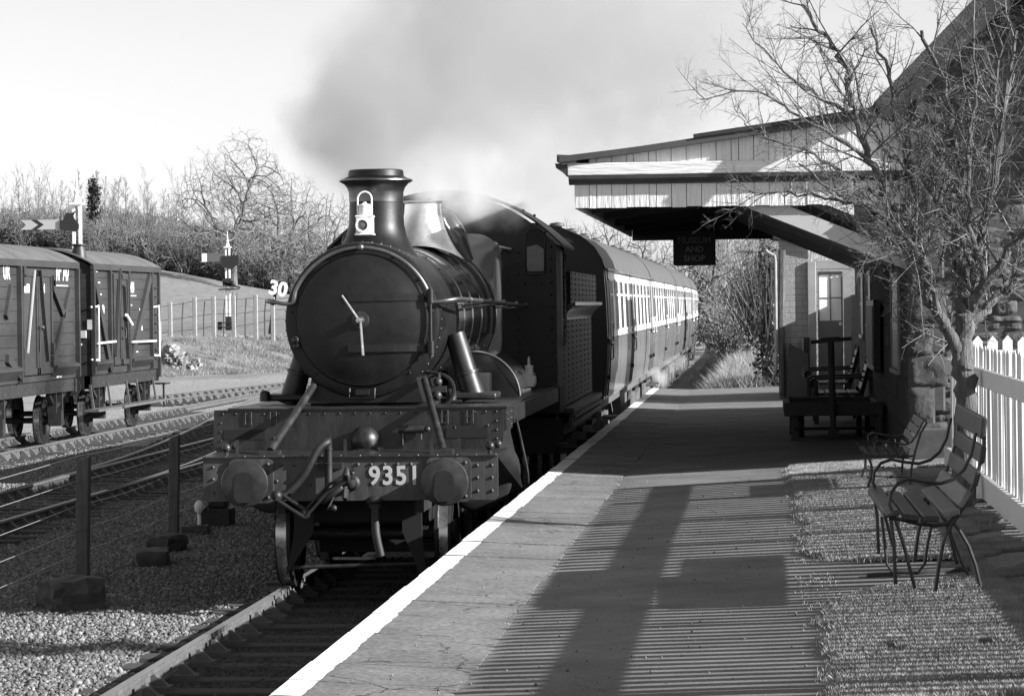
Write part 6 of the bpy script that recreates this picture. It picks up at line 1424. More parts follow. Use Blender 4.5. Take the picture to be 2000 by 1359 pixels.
for px, pt, pb in fg+[(310, 592, 662), (575, 575, 630), (620, 570, 625)]:
    b, t = at(px, pb, Y=YF_), at(px+1.5, pt, Y=YF_); tops.append((b, t)); m = MB(); gz = min(b.z, fz(b.x, YF_)+0.1); m.box((-0.09, -0.09, gz-0.4-b.z), (0.09, 0.09, t.z-b.z)); o = m.build('post', 'concrete', ff, smooth=False, bevel=0.02, seg=1); o.location = b-Vector(ff.location)
for px, pt, pb in ((356, 590, 660), (398, 588, 655), (437, 585, 650), (479, 582, 650), (517, 585, 640)):
    b, t = at(px, pb, Y=YF_), at(px+2, pt, Y=YF_); m = MB(); m.tube([b-Vector((0, 0, 0.4)), b.lerp(t, 0.5)+Vector((-0.03, 0, 0)), t], 0.03, 6); m.build('stake', 'block_wood', ff)
tops.sort(key=lambda p: p[0].x)
for f_ in (0.15, 0.5, 0.9):
    m = MB()
    for (b, t), (b2_, t2) in zip(tops[:-1], tops[1:]): m.tube([b.lerp(t, f_), b2_.lerp(t2, f_)], 0.012, 4)
    m.build('wire', 'underframe', ff)
r = random.Random(5); n_ = 0
mat('pale_rock', 0.24, 0.9, var=0.4, vscale=3, bump=0.7, bscale=6)
for px, py, s in ((326, 700, 0.5), (334, 688, 0.55), (343, 700, 0.6), (351, 712, 0.45), (368, 720, 0.5), (338, 716, 0.5), (374, 726, 0.3), (432, 700, 0.5), (438, 712, 0.4), (456, 700, 0.45), (462, 712, 0.45), (452, 722, 0.35), (471, 716, 0.3), (489, 690, 0.3)):
    v = at(px, py, Y=126.0 if px < 400 else 142.0); n_ += 1
    rough_block('boulder', (v.x, v.y, max(v.z, fz(v.x, v.y)+0.05)), (s*1.1, s, s*0.95), r.uniform(0, 3), 'pale_rock', 'pale broken boulder in the heap at the foot of the grassy bank', 'boulder', 'pale boulders along the bank', amp=s*0.16, seed=20+n_)
for q in range(34):
    cx, cy = (350, 706) if q < 20 else (452, 708); px, py = cx+r.gauss(0, 17), cy+r.gauss(0, 11); s = r.uniform(0.14, 0.36); v = at(px, py, Y=125.5 if px < 400 else 141.5); n_ += 1
    rough_block('boulder', (v.x, v.y, max(v.z, fz(v.x, v.y)+0.03)), (s*1.2, s, s*0.85), r.uniform(0, 3), 'pale_rock', 'pale broken boulder in the heap at the foot of the grassy bank', 'boulder', 'pale boulders along the bank', amp=s*0.18, seed=50+n_)
for (x0, y0_), (x1, y1_), lab in (((354, 730), (363, 694), 'short white marker stake leaning right among the boulders beside the vans'), ((452, 722), (446, 690), 'short white marker stake leaning left among the boulders below the signal')):
    Yk = 124.0 if x0 < 400 else 140.0; a, b = at(x0, y0_, Y=Yk), at(x1, y1_, Y=Yk); o = wempty('marker_stake', a, lab, 'stake'); m = MB(); m.bar(a-Vector((0, 0, 0.2)), b, 0.13, 0.07, (0, 1, 0)); m.build('stake_shaft', 'concrete', o, smooth=False); m = MB(); m.bar(b, b+(b-a)*0.08, 0.12, 0.065, (0, 1, 0)); m.build('stake_tip', 'frame_black', o, smooth=False)
# telegraph pole beyond the platform
a, b = at(1410, 662, Y=150), at(1413, 575, Y=150); o = wempty('telegraph_pole', a, 'thin wooden telegraph pole standing beyond the platform end', 'pole'); m = MB(); m.tube([a-Vector((0, 0, 1)), b], [0.11, 0.08], 8); m.build('pole', 'post_wood', o); m = MB(); m.bar(b+Vector((-0.4, 0, -0.3)), b+Vector((0.4, 0, -0.3)), 0.08, 0.08); m.build('crossarm', 'post_wood', o, smooth=False)

# ---------------------------------------------------------------- trees
def grow(p, d, L, r, lvl, P, rg, out):
    q = P[lvl]; n = q['n']; pts = [Vector(p)]; d = Vector(d).normalized(); dirs = [d.copy()]
    for i in range(n):
        d = d+Vector((rg.gauss(0, 1), rg.gauss(0, 1), rg.gauss(0, 1)))*q['wob']+Vector((0, 0, q['up'])); d.normalize()
        pts.append(pts[-1]+d*(L/n)); dirs.append(d.copy())
    re = r*q['tip']; rm_ = P[0].get('rmin', 0); rs = [max(r+(re-r)*i/n, rm_) for i in range(n+1)]
    out[min(q.get('mesh', 1), 1)].tube(pts, rs, q['k'], caps=False)
    if lvl+1 < len(P):
        c = P[lvl+1]; m = c['num'] if isinstance(c['num'], int) else rg.randint(*c['num'])
        for j in range(m):
            t = q['c0']+(1-q['c0'])*(j+rg.random())/m; f_ = t*n; i = min(int(f_), n-1); pp = pts[i].lerp(pts[i+1], f_-i); dd = dirs[i]
            _, u, w = frame(dd); a = rg.uniform(0, 6.283); ang = math.radians(c['ang'])*rg.uniform(0.7, 1.25)
            nd = dd*math.cos(ang)+(u*math.cos(a)+w*math.sin(a))*math.sin(ang)
            ll = L*c['len']*rg.uniform(0.7, 1.2)*(1-c.get('fall', 0.5)*t)
            grow(pp, nd, ll, min(rs[i]*c['rr'], rs[i]*0.95), lvl+1, P, rg, out)
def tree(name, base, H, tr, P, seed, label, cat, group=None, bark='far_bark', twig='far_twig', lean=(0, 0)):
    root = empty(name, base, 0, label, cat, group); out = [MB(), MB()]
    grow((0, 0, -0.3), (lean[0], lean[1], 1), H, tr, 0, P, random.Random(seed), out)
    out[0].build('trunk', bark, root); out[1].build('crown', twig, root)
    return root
THIN = [dict(rmin=0.016, n=9, wob=0.03, up=0.03, tip=0.12, k=5, mesh=0, c0=0.25), dict(num=20, n=4, wob=0.08, up=0.10, tip=0.25, k=3, len=0.30, ang=38, rr=0.35, fall=0.75, c0=0.15), dict(num=7, n=2, wob=0.12, up=0.10, tip=0.4, k=3, len=0.42, ang=36, rr=0.5, fall=0.4, c0=0.1), dict(num=4, n=1, wob=0.1, up=0.05, tip=0.5, k=3, len=0.5, ang=34, rr=0.7, fall=0.3, c0=0)]
WIDE = [dict(rmin=0.013, n=4, wob=0.05, up=0.02, tip=0.7, k=8, mesh=0, c0=0.42), dict(num=10, n=7, wob=0.12, up=0.055, tip=0.2, k=6, mesh=0, len=1.55, ang=66, rr=0.6, fall=0.1, c0=0.15), dict(num=9, n=5, wob=0.13, up=0.04, tip=0.25, k=4, len=0.50, ang=42, rr=0.5, fall=0.45, c0=0.12), dict(num=8, n=3, wob=0.15, up=0.03, tip=0.3, k=3, len=0.50, ang=42, rr=0.5, fall=0.3, c0=0.1), dict(num=6, n=2, wob=0.15, up=0.03, tip=0.4, k=3, len=0.55, ang=40, rr=0.6, fall=0.2, c0=0.1), dict(num=4, n=1, wob=0.12, up=0.02, tip=0.5, k=3, len=0.6, ang=38, rr=0.8, fall=0.1, c0=0.1)]
def fit(t, H, W=None):
    """Scale a tree so that its crown reaches height H and half width W."""
    c = [o for o in t.children if o.name.startswith('crown')][0].data; a = np.empty(len(c.vertices)*3); c.vertices.foreach_get('co', a); a = a.reshape(-1, 3)
    sz = H/np.percentile(a[:, 2], 99.7); sw = (W/np.percentile(np.hypot(a[:, 0], a[:, 1]), 97)) if W else sz
    t.scale = (sw, sw, sz); return t
def far_at(px, Y, py_top):
    v = at(px, 500, Y=Y); z = float(height(v.x, Y)); return Vector((v.x, Y, z)), at(px, py_top, Y=Y).z-z
def dome_tree(name, base, H, W, trunk_h, seed, label, n=1500, rtip=0.016, lean=0.0, low=0.22, group=None, ex=0.385):
    """Bare tree whose limbs fork again and again until a twig reaches every point of a domed crown."""
    g_ = np.random.default_rng(seed); P_ = g_.normal(0, 1, (n, 3)); P_ /= np.linalg.norm(P_, axis=1)[:, None]; P_ *= g_.uniform(0.02, 1, (n, 1))**0.36
    P_[:, 2] = np.where(P_[:, 2] < 0, P_[:, 2]*0.35, P_[:, 2]); lob = 1+0.16*np.sin(P_[:, :2]@np.array([3.1, 2.3])+seed)+0.12*np.sin(P_@np.array([5.0, -4.0, 4.4])+2*seed)
    zc = H*(low+0.16); P_ = P_*lob[:, None]*np.array([W, W, H-zc])+np.array([lean, 0, zc])
    root = empty(name, base, 0, label, 'tree', group); out = [MB(), MB()]
    def fork(node, pts, d, depth):
        m_ = len(pts); r = rtip*m_**ex
        if m_ <= 1:
            q = Vector(pts[0]); mid = node.lerp(q, 0.5)+Vector(g_.normal(0, 0.08, 3)*(q-node).length); out[1].tube([node, mid, q], [rtip, rtip*0.8, rtip*0.5], 3, caps=False); return
        c = Vector(pts.mean(0)); v = c-node; f_ = 0.42 if depth else 0.25; L_ = v.length
        nd = (v.normalized()+d*0.55).normalized(); new = node+nd*L_*f_*2*0.55; mid = node.lerp(new, 0.5)+Vector(g_.normal(0, 0.05, 3)*L_*f_)
        k = 8 if r > 0.15 else (5 if r > 0.06 else 3)
        out[0 if r > 0.07 else 1].tube([node, mid, new], [r, r*0.93, r*0.86], k, caps=False)
        rel = pts-np.array(new); dirs = rel/np.maximum(np.linalg.norm(rel, axis=1), 1e-6)[:, None]
        nk = 3 if (depth < 3 and m_ > 30) else 2; seeds = [int(g_.integers(m_))]
        while len(seeds) < nk:
            dd = np.max(dirs@dirs[seeds].T, axis=1); cand = np.argsort(dd)[:max(1, m_//12)]; seeds.append(int(g_.choice(cand)))
        lab = np.argmax(dirs@dirs[seeds].T, axis=1)
        if len(set(lab.tolist())) < 2:
            h_ = m_//2; o_ = np.argsort(g_.random(m_)); lab = np.zeros(m_, int); lab[o_[:h_]] = 1
        for q in sorted(set(lab.tolist())): fork(new, pts[lab == q], nd, depth+1)
    r0 = rtip*n**ex
    top = Vector((lean*0.3, 0, trunk_h)); out[0].tube([(0, 0, -0.5), (0, 0, 0.1), (lean*0.1, 0, trunk_h*0.5), top], [r0*1.35, r0*1.1, r0, r0*0.97], 9, caps=False)
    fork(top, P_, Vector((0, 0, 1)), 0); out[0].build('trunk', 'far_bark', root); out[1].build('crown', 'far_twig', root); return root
protos = []
r = random.Random(77)
rowx = [22, 40, 58, 76, 90, 102, 118, 133, 150, 161, 172, 192, 206, 219, 232, 246, 258, 272, 288, 303, 318, 330, 345, 360, 590, 625, 655, 690, 1060, 1130, 1165]
rowt = [380, 345, 370, 342, 358, 368, 350, 372, 372, 332, 346, 350, 340, 362, 346, 344, 380, 384, 352, 390, 366, 376, 372, 385, 420, 430, 425, 430, 440, 440, 450]
lab_thin = 'slender bare tree standing in the row of woodland along the skyline'
for i, (px, pt) in enumerate(zip(rowx, rowt)):
    base, H = far_at(px, 330+r.uniform(-8, 25), pt)
    if len(protos) < 6:
        c = tree('bare_tree', base, 14.0, 0.20, THIN, 100+i, lab_thin, 'tree', 'slender trees along the skyline'); protos.append(c)
    else:
        c = copy_tree(r.choice(protos)); c.location = base
    s = H/14.5; c.scale = (s*r.uniform(0.8, 1.1), s*r.uniform(0.8, 1.1), s); c.rotation_euler = (0, 0, r.uniform(0, 6.28))
# pale birch stems low in the wood
m_b = None
for px, pt, pb in ((105, 445, 500), (112, 440, 500), (217, 440, 495), (250, 445, 490), (327, 435, 480), (232, 440, 470), (56, 440, 470)):
    a = at(px, pb, Y=325); H = at(px, pt, Y=325).z-a.z
    if m_b is None: m_b = c = tree('birch_tree', a, 5.0, 0.09, [dict(n=6, wob=0.04, up=0.02, tip=0.35, k=5, mesh=0, c0=0.5), dict(num=7, n=3, wob=0.15, up=0.1, tip=0.3, k=3, len=0.35, ang=40, rr=0.4, fall=0.3, c0=0)], 31, 'pale thin birch stem at the dark edge of the wood', 'tree', 'birch stems at the edge of the wood', 'pale_bark', 'far_twig')
    else: c = copy_tree(m_b); c.location = a
    c.scale = (1, 1, H/4.6); c.rotation_euler = (0, 0, r.uniform(0, 6))
# ivy clad trunk
base, H = far_at(185, 326, 335); iv = tree('ivy_clad_tree', base, H, 0.2, THIN, 55, 'tall thin tree whose trunk is thick with dark ivy, between the slender trees', 'tree')
def leaf_cloud(name, C, S, n, size, m, parent=None, kind=None, seed=1):
    g = np.random.default_rng(seed); P_ = g.normal(0, 0.45, (n, 3)); P_ = P_*np.array(S)+np.array(C)
    a = g.normal(0, 1, (n, 3)); a /= np.linalg.norm(a, axis=1)[:, None]; b = np.cross(a, g.normal(0, 1, (n, 3))); b /= np.linalg.norm(b, axis=1)[:, None]
    s = g.uniform(0.5, 1.3, (n, 1))*size
    V = np.stack([P_-a*s, P_+b*s*0.55, P_+a*s, P_-b*s*0.55], 1).reshape(-1, 3); i = np.arange(n)*4
    return V, np.stack([i, i+1, i+2, i+3], 1)
def merge(parts):
    V = []; Fc = []; n = 0
    for v, f_ in parts: V.append(v); Fc.append(f_+n); n += len(v)
    return np.concatenate(V), np.concatenate(Fc)
V, Fc = merge([leaf_cloud('', (r.uniform(-0.3, 0.3), r.uniform(-0.3, 0.3), H*(0.12+0.07*k)), (0.75-0.03*k, 0.75-0.03*k, 0.9), 160, 0.22, None, seed=k) for k in range(11)])
np_mesh('ivy', V, Fc, 'ivy', iv)
base, H = far_at(455, 300, 268)
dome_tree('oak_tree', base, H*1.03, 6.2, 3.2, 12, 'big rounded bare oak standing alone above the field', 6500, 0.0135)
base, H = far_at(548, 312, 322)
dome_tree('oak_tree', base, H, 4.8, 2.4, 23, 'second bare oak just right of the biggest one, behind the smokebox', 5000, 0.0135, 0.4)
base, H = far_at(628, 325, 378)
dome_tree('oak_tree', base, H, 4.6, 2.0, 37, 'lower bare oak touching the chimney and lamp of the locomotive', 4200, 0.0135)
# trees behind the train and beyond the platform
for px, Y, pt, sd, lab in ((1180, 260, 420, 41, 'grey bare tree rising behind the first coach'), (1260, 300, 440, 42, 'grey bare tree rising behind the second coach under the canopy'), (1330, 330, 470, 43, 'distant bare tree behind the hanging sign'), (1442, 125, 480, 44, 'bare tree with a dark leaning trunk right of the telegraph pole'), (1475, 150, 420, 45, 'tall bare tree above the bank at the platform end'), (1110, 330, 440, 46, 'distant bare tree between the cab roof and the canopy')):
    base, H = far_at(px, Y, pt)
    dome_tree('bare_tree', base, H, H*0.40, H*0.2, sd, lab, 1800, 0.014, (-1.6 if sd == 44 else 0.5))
# conifer
base, H = far_at(1374, 230, 545); cf = empty('conifer_tree', base, 0, 'dark pointed conifer beyond the last coaches', 'tree'); m = MB(); m.tube([(0, 0, -0.5), (0, 0, H*0.95)], [0.25, 0.05], 6); m.build('trunk', 'far_bark', cf)
parts = []
for k in range(26):
    z = H*(0.12+0.87*k/26); w = 1.9*(1-k/27)
    for j in range(5): a = r.uniform(0, 6.28); parts.append(leaf_cloud('', (w*0.55*math.cos(a), w*0.55*math.sin(a), z), (w*0.6, w*0.6, 0.35), 26, 0.2, None, seed=k*9+j))
V, Fc = merge(parts); np_mesh('crown', V, Fc, 'ivy', cf)
# ivy covered trees and bushes beyond the platform
def bush(name, base, S, n, size, lab, cat, m='ivy', seed=3, twigs=60):
    o = empty(name, base, 0, lab, cat); rg = random.Random(seed); parts = []; mb = MB()
    for k in range(28):
        c = (rg.gauss(0, 0.36)*S[0], rg.gauss(0, 0.36)*S[1], S[2]*(0.1+0.85*rg.random())); parts.append(leaf_cloud('', c, (S[0]*0.28, S[1]*0.28, S[2]*0.12), n//28, size, None, seed=seed*50+k))
    V, Fc = merge(parts); np_mesh('foliage', V, Fc, m, o)
    for k in range(twigs):
        a = Vector((rg.gauss(0, 0.25)*S[0], rg.gauss(0, 0.25)*S[1], S[2]*0.5*rg.random())); mb.tube([a, a+Vector((rg.gauss(0, 0.5)*S[0], rg.gauss(0, 0.5)*S[1], S[2]*rg.uniform(0.3, 0.7)))], [0.02, 0.006], 3, caps=False)
    mb.build('stem', 'far_bark', o, smooth=False); return o
def gl(px, Y): v = at(px, 600, Y=Y); return Vector((v.x, Y, float(height(v.x, Y))))
bush('ivy_clad_tree', gl(1500, 62), (0.32, 0.4, 2.9), 3200, 0.045, 'narrow ivy covered trunk hugging the corner of the tiled wing', 'tree', seed=4)
bush('ivy_clad_tree', gl(1478, 95), (1.0, 1.4, 3.3), 6000, 0.045, 'broad twiggy ivy grown tree on the bank left of the tiled wing', 'tree', 'scrub', seed=5, twigs=260)
bush('bush', gl(1447, 120), (1.2, 1.6, 2.6), 5000, 0.05, 'leafy bush below the leaning bare tree on the bank', 'bush', 'scrub', seed=6)
bush('bush', gl(1395, 170), (1.4, 1.6, 2.6), 3600, 0.07, 'dark round bush beside the last coach', 'bush', 'ivy', seed=8)
bush('bush', gl(1540, 61.6), (0.5, 0.3, 0.75), 1500, 0.035, 'low weedy bush against the foot of the tiled wing', 'bush', 'ivy', seed=7)
# scrub and wood edge, too dense to count
def strokes(name, X, Y, Z, h0, h1, w, m, lean, lab, cat, seed=1):
    g = np.random.default_rng(seed); n = len(X); h = g.uniform(h0, h1, n); a = g.uniform(0, 6.28, n); wx, wy = np.cos(a)*w/2, np.sin(a)*w/2; lx, ly = g.normal(0, lean, n)*h, g.normal(0, lean, n)*h
    V = np.stack([np.stack([X-wx, Y-wy, Z], 1), np.stack([X+wx, Y+wy, Z], 1), np.stack([X+lx, Y+ly, Z+h], 1)], 1).reshape(-1, 3); i = np.arange(n)*3
    o = np_mesh(name, V, np.stack([i, i+1, i+2], 1), m); tag(o, lab, cat, kind='stuff'); return o
def clump(X, Y, s, th, sd): return vnoise(X/s, Y/s, sd)+0.5*vnoise(X/s*2.7, Y/s*2.7, sd+1) > th
g = np.random.default_rng(11)
def twig_arrays(P, h, seed, stems):
    rg = random.Random(seed); mb = MB()
    for k in range(stems): a = rg.uniform(0, 6.28); grow((0.12*math.cos(a), 0.12*math.sin(a), -0.1), (0.45*math.cos(a), 0.45*math.sin(a), 1) if stems > 1 else (0, 0, 1), h*rg.uniform(0.7, 1), 0.03, 0, P, rg, [mb, mb])
    return np.array([tuple(v) for v in mb.v]), np.array(mb.f)
def scatter(name, protos_, X, Y, s0, s1, m, lab, cat):
    V = []; Fc = []; n_ = 0; n = len(X); Z = height(X, Y)
    for i in range(n):
        v, f_ = protos_[i % len(protos_)]; a = g.uniform(0, 6.28); s = g.uniform(s0, s1); c, q = math.cos(a)*s, math.sin(a)*s
        V.append(np.stack([v[:, 0]*c-v[:, 1]*q+X[i], v[:, 0]*q+v[:, 1]*c+Y[i], v[:, 2]*s*g.uniform(0.8, 1.2)+Z[i]], 1)); Fc.append(f_+n_); n_ += len(v)
    o = np_mesh(name, np.concatenate(V), np.concatenate(Fc), m); tag(o, lab, cat, kind='stuff')
SHRUB = [dict(rmin=0.018, n=3, wob=0.14, up=0.02, tip=0.5, k=3, c0=0.15), dict(num=5, n=2, wob=0.2, up=0.03, tip=0.6, k=3, len=0.55, ang=48, rr=0.8, fall=0.3, c0=0.1), dict(num=3, n=1, wob=0.2, up=0.03, tip=0.6, k=3, len=0.5, ang=45, rr=0.9, fall=0.2, c0=0)]
shr = [twig_arrays(SHRUB, 2.4, 60+k, 8) for k in range(5)]
SAP = [dict(rmin=0.012, n=5, wob=0.05, up=0.03, tip=0.3, k=3, c0=0.25), dict(num=12, n=2, wob=0.1, up=0.08, tip=0.5, k=3, len=0.28, ang=38, rr=0.5, fall=0.6, c0=0.1), dict(num=4, n=1, wob=0.1, up=0.05, tip=0.6, k=3, len=0.5, ang=36, rr=0.8, fall=0.2, c0=0)]
sap = [twig_arrays(SAP, 8.0, 80+k, 1) for k in range(5)]
for q in sap: q[0][:, :2] *= 1.0
X = g.uniform(-135, -8, 11000); Y = 311+g.uniform(0, 1, 11000)**1.3*62; k = sees(X, Y, -400, 720) & clump(X, Y, 6, 0.35, 30); X, Y = X[k][:2100], Y[k][:2100]
scatter('undergrowth', shr, X, Y, 0.6, 1.5, 'scrub', 'dense dark scrub along the top edge of the sloping field', 'undergrowth')
X = g.uniform(-110, -30, 900); Y = 325+g.uniform(0, 55, 900); k = sees(X, Y, -400, 720); X, Y = X[k][:130], Y[k][:130]
scatter('brushwood', sap, X, Y, 0.5, 1.25, 'far_twig', 'haze of thin bare saplings between the woodland trees', 'undergrowth')
X = g.uniform(-40, 14, 4000); Y = g.uniform(165, 420, 4000); k = sees(X, Y, 1000, 1620) & (X > -0.02*Y); X2, Y2 = X[k][:160], Y[k][:160]
scatter('brushwood', sap, X2, Y2, 0.5, 1.3, 'far_twig', 'haze of thin bare saplings beyond the platform end', 'undergrowth')
X = g.uniform(-6, 6, 3000); Y = g.uniform(95, 260, 3000); k = sees(X, Y, 1400, 1560) & (X > -1.2+0*Y); X2, Y2 = X[k][:160], Y[k][:160]
scatter('undergrowth', shr, X2, Y2, 0.4, 0.95, 'scrub', 'twiggy scrub covering the bank beyond the platform end', 'undergrowth')
# rough grass on the banks
X = g.uniform(-34, -14, 500000); Y = g.uniform(112, 152, 500000); k = sees(X, Y, 290, 640) & clump(X, Y, 1.5, 0.5, 40) & (height(X, Y) > -0.12) & (height(X, Y) < 1.9); X, Y = X[k], Y[k]
strokes('grass', X, Y, height(X, Y)-0.02, 0.07, 0.26, 0.022, 'dry_grass', 0.7, 'pale rough grass covering the bank below the field fence', 'grass', 7)
X = g.uniform(-2.2, 4.0, 160000); Y = 61.1+g.uniform(0, 1, 160000)**1.7*70; k = sees(X, Y, 1290, 1640) & clump(X, Y, 0.8, 0.45, 44); X, Y = X[k], Y[k]
strokes('grass', X, Y, height(X, Y)-0.02, 0.08, 0.38, 0.02, 'dry_grass', 0.5, 'rough grass tufts on the ground beyond the platform end', 'grass', 8)
m = MB()
for px, pt, pb, l in ((1402, 718, 745, -8), (1410, 722, 745, -6), (1492, 720, 730, -10)):
    a, b = at(px, pb, Y=62.5), at(px+l, pt, Y=62.5); m.tube([a, b], 0.012, 5)
# tufts on the platform and verge edges
X = np.concatenate([g.uniform(0.2, 0.42, 3000), np.full(120, PXJ)+g.normal(0, 0.015, 120), g.uniform(-1.15, 0.1, 700), g.uniform(0.75, 1.5, 2500)]); Y = np.concatenate([g.uniform(13, 29.8, 3000), g.uniform(13, 31, 120), np.full(700, 31.3)+g.normal(0, 0.06, 700), g.uniform(15.9, 17.2, 2500)])
k = (vnoise(X*3, Y*3, 61) > 0.5); X, Y = X[k], Y[k]; Z = np.array([zp(x) for x in X]) + np.where(X > 0.3, 0.012, 0.0)
o = blades('grass', X, Y, Z, 0.008, 0.02, 0.004, 'grass_blade', 0.6); tag(o, 'stray grass tufts along the joints of the path', 'grass', kind='stuff')

# ---------------------------------------------------------------- the hawthorn beside the fence
hz = empty('hawthorn_tree', (1.54, 23.0, 1.07), 0, 'twisted bare thorn tree leaning over the picket fence and canopy', 'tree'); WORLD.add(hz.name)
TY = 23.0; rg = random.Random(19); TR, CRN = MB(), MB()
def limb(pts, r0, r1, k=8, which=TR):
    P_ = smooth_path([at(px, py, Y=TY+dy) for px, py, dy in pts], 5); n = len(P_)
    P_ = [p+Vector((rg.gauss(0, 0.012), rg.gauss(0, 0.012), rg.gauss(0, 0.012))) if 0 < i < n-1 else p for i, p in enumerate(P_)]
    which.tube(P_, [r0+(r1-r0)*i/(n-1) for i in range(n)], k, caps=False); return P_, r0, r1
LIMBS = [limb([(1884, 1010, 0), (1882, 860, 0), (1886, 760, 0), (1880, 690, 0), (1884, 640, 0), (1890, 600, 0)], 0.092, 0.066, 12),
 limb([(1876, 720, -0.02), (1862, 660, -0.05), (1838, 625, -0.1), (1815, 575, -0.1), (1800, 520, -0.1), (1790, 460, -0.1), (1770, 420, -0.1)], 0.048, 0.034, 10),
 limb([(1772, 425, -0.1), (1735, 385, -0.1), (1700, 310, -0.15), (1672, 230, -0.2), (1655, 160, -0.2), (1640, 110, -0.25), (1600, 60, -0.3), (1565, 10, -0.3)], 0.034, 0.012),
 limb([(1795, 480, -0.1), (1790, 400, 0.1), (1765, 300, 0.2), (1748, 220, 0.25), (1735, 140, 0.3), (1700, 50, 0.35)], 0.028, 0.010),
 limb([(1890, 605, 0), (1872, 520, 0.1), (1868, 440, 0.2), (1880, 350, 0.2), (1860, 270, 0.25), (1850, 190, 0.3), (1800, 60, 0.3)], 0.048, 0.013),
 limb([(1890, 610, 0), (1925, 550, -0.1), (1965, 500, -0.15), (2010, 440, -0.2), (2060, 350, -0.3)], 0.050, 0.018),
 limb([(1892, 640, 0), (1930, 595, 0.1), (1985, 560, 0.15), (2050, 520, 0.2)], 0.042, 0.018),
 limb([(1892, 570, 0.05), (1920, 460, 0.0), (1945, 330, -0.1), (1960, 200, -0.1), (1985, 60, -0.1)], 0.038, 0.012),
 limb([(1845, 630, -0.1), (1815, 560, -0.25), (1810, 520, -0.3), (1780, 480, -0.35), (1745, 440, -0.4), (1690, 400, -0.4), (1640, 380, -0.45), (1560, 320, -0.5)], 0.024, 0.008),
 limb([(1800, 520, -0.15), (1795, 460, -0.3), (1745, 480, -0.4), (1700, 462, -0.45)], 0.014, 0.007),
 limb([(1700, 310, -0.15), (1640, 270, -0.3), (1560, 230, -0.45), (1480, 180, -0.55), (1368, 195, -0.6)], 0.018, 0.003),
 limb([(1672, 230, -0.2), (1600, 190, -0.3), (1530, 140, -0.4), (1450, 45, -0.45)], 0.016, 0.003),
 limb([(1735, 385, -0.1), (1660, 350, -0.3), (1590, 300, -0.4), (1500, 270, -0.5), (1445, 228, -0.5)], 0.017, 0.003),
 limb([(1770, 420, -0.1), (1680, 400, -0.3), (1610, 385, -0.4), (1530, 380, -0.45), (1455, 385, -0.5)], 0.016, 0.003),
 limb([(1868, 440, 0.2), (1820, 380, 0.1), (1770, 330, 0.0), (1700, 250, 0.0), (1660, 120, 0.0)], 0.022, 0.006),
 limb([(1880, 350, 0.2), (1930, 260, 0.1), (1950, 120, 0.1), (1940, 0, 0.1)], 0.022, 0.006),
 limb([(1925, 550, -0.1), (1900, 440, -0.3), (1890, 300, -0.35), (1910, 180, -0.4), (1900, 30, -0.4)], 0.022, 0.006),
 limb([(1795, 470, -0.2), (1770, 500, -0.4), (1730, 484, -0.5), (1690, 462, -0.55)], 0.010, 0.004)]
TW = [dict(n=5, wob=0.09, up=0.05, tip=0.35, k=4, c0=0.12), dict(num=(4, 7), n=3, wob=0.10, up=0.03, tip=0.4, k=3, len=0.58, ang=52, rr=0.66, fall=0.3, c0=0.1), dict(num=(3, 5), n=2, wob=0.10, up=0.02, tip=0.45, k=3, len=0.5, ang=55, rr=0.7, fall=0.2, c0=0.1), dict(num=(1, 3), n=2, wob=0.2, up=0.0, tip=0.5, k=3, len=0.35, ang=65, rr=0.75, fall=0.1, c0=0.1)]
for li, (P_, r0, r1) in enumerate(LIMBS[1:], 1):
    n = len(P_); Lt = sum((P_[i+1]-P_[i]).length for i in range(n-1)); cnt = int(6+Lt*8)
    for j in range(cnt):
        t = 0.12+0.88*(j+rg.random())/cnt; i = min(int(t*(n-1)), n-2); d = (P_[i+1]-P_[i]).normalized(); _, u, w = frame(d); a = rg.uniform(0, 6.283); ang = rg.uniform(0.5, 1.15)
        nd = d*math.cos(ang)+(u*math.cos(a)+w*math.sin(a))*math.sin(ang); nd += Vector((-0.15, -0.05, 0.12)); rr = r0+(r1-r0)*t
        grow(P_[i], nd, rg.uniform(0.22, 0.75)*(1.0 if rr > 0.01 else 0.55), max(min(rr*0.45, 0.009), 0.0042), 0, TW, rg, [CRN, CRN])
TR.build('trunk', 'bark', hz); CRN.build('crown', 'twig', hz)
print('twig verts', len(CRN.v))

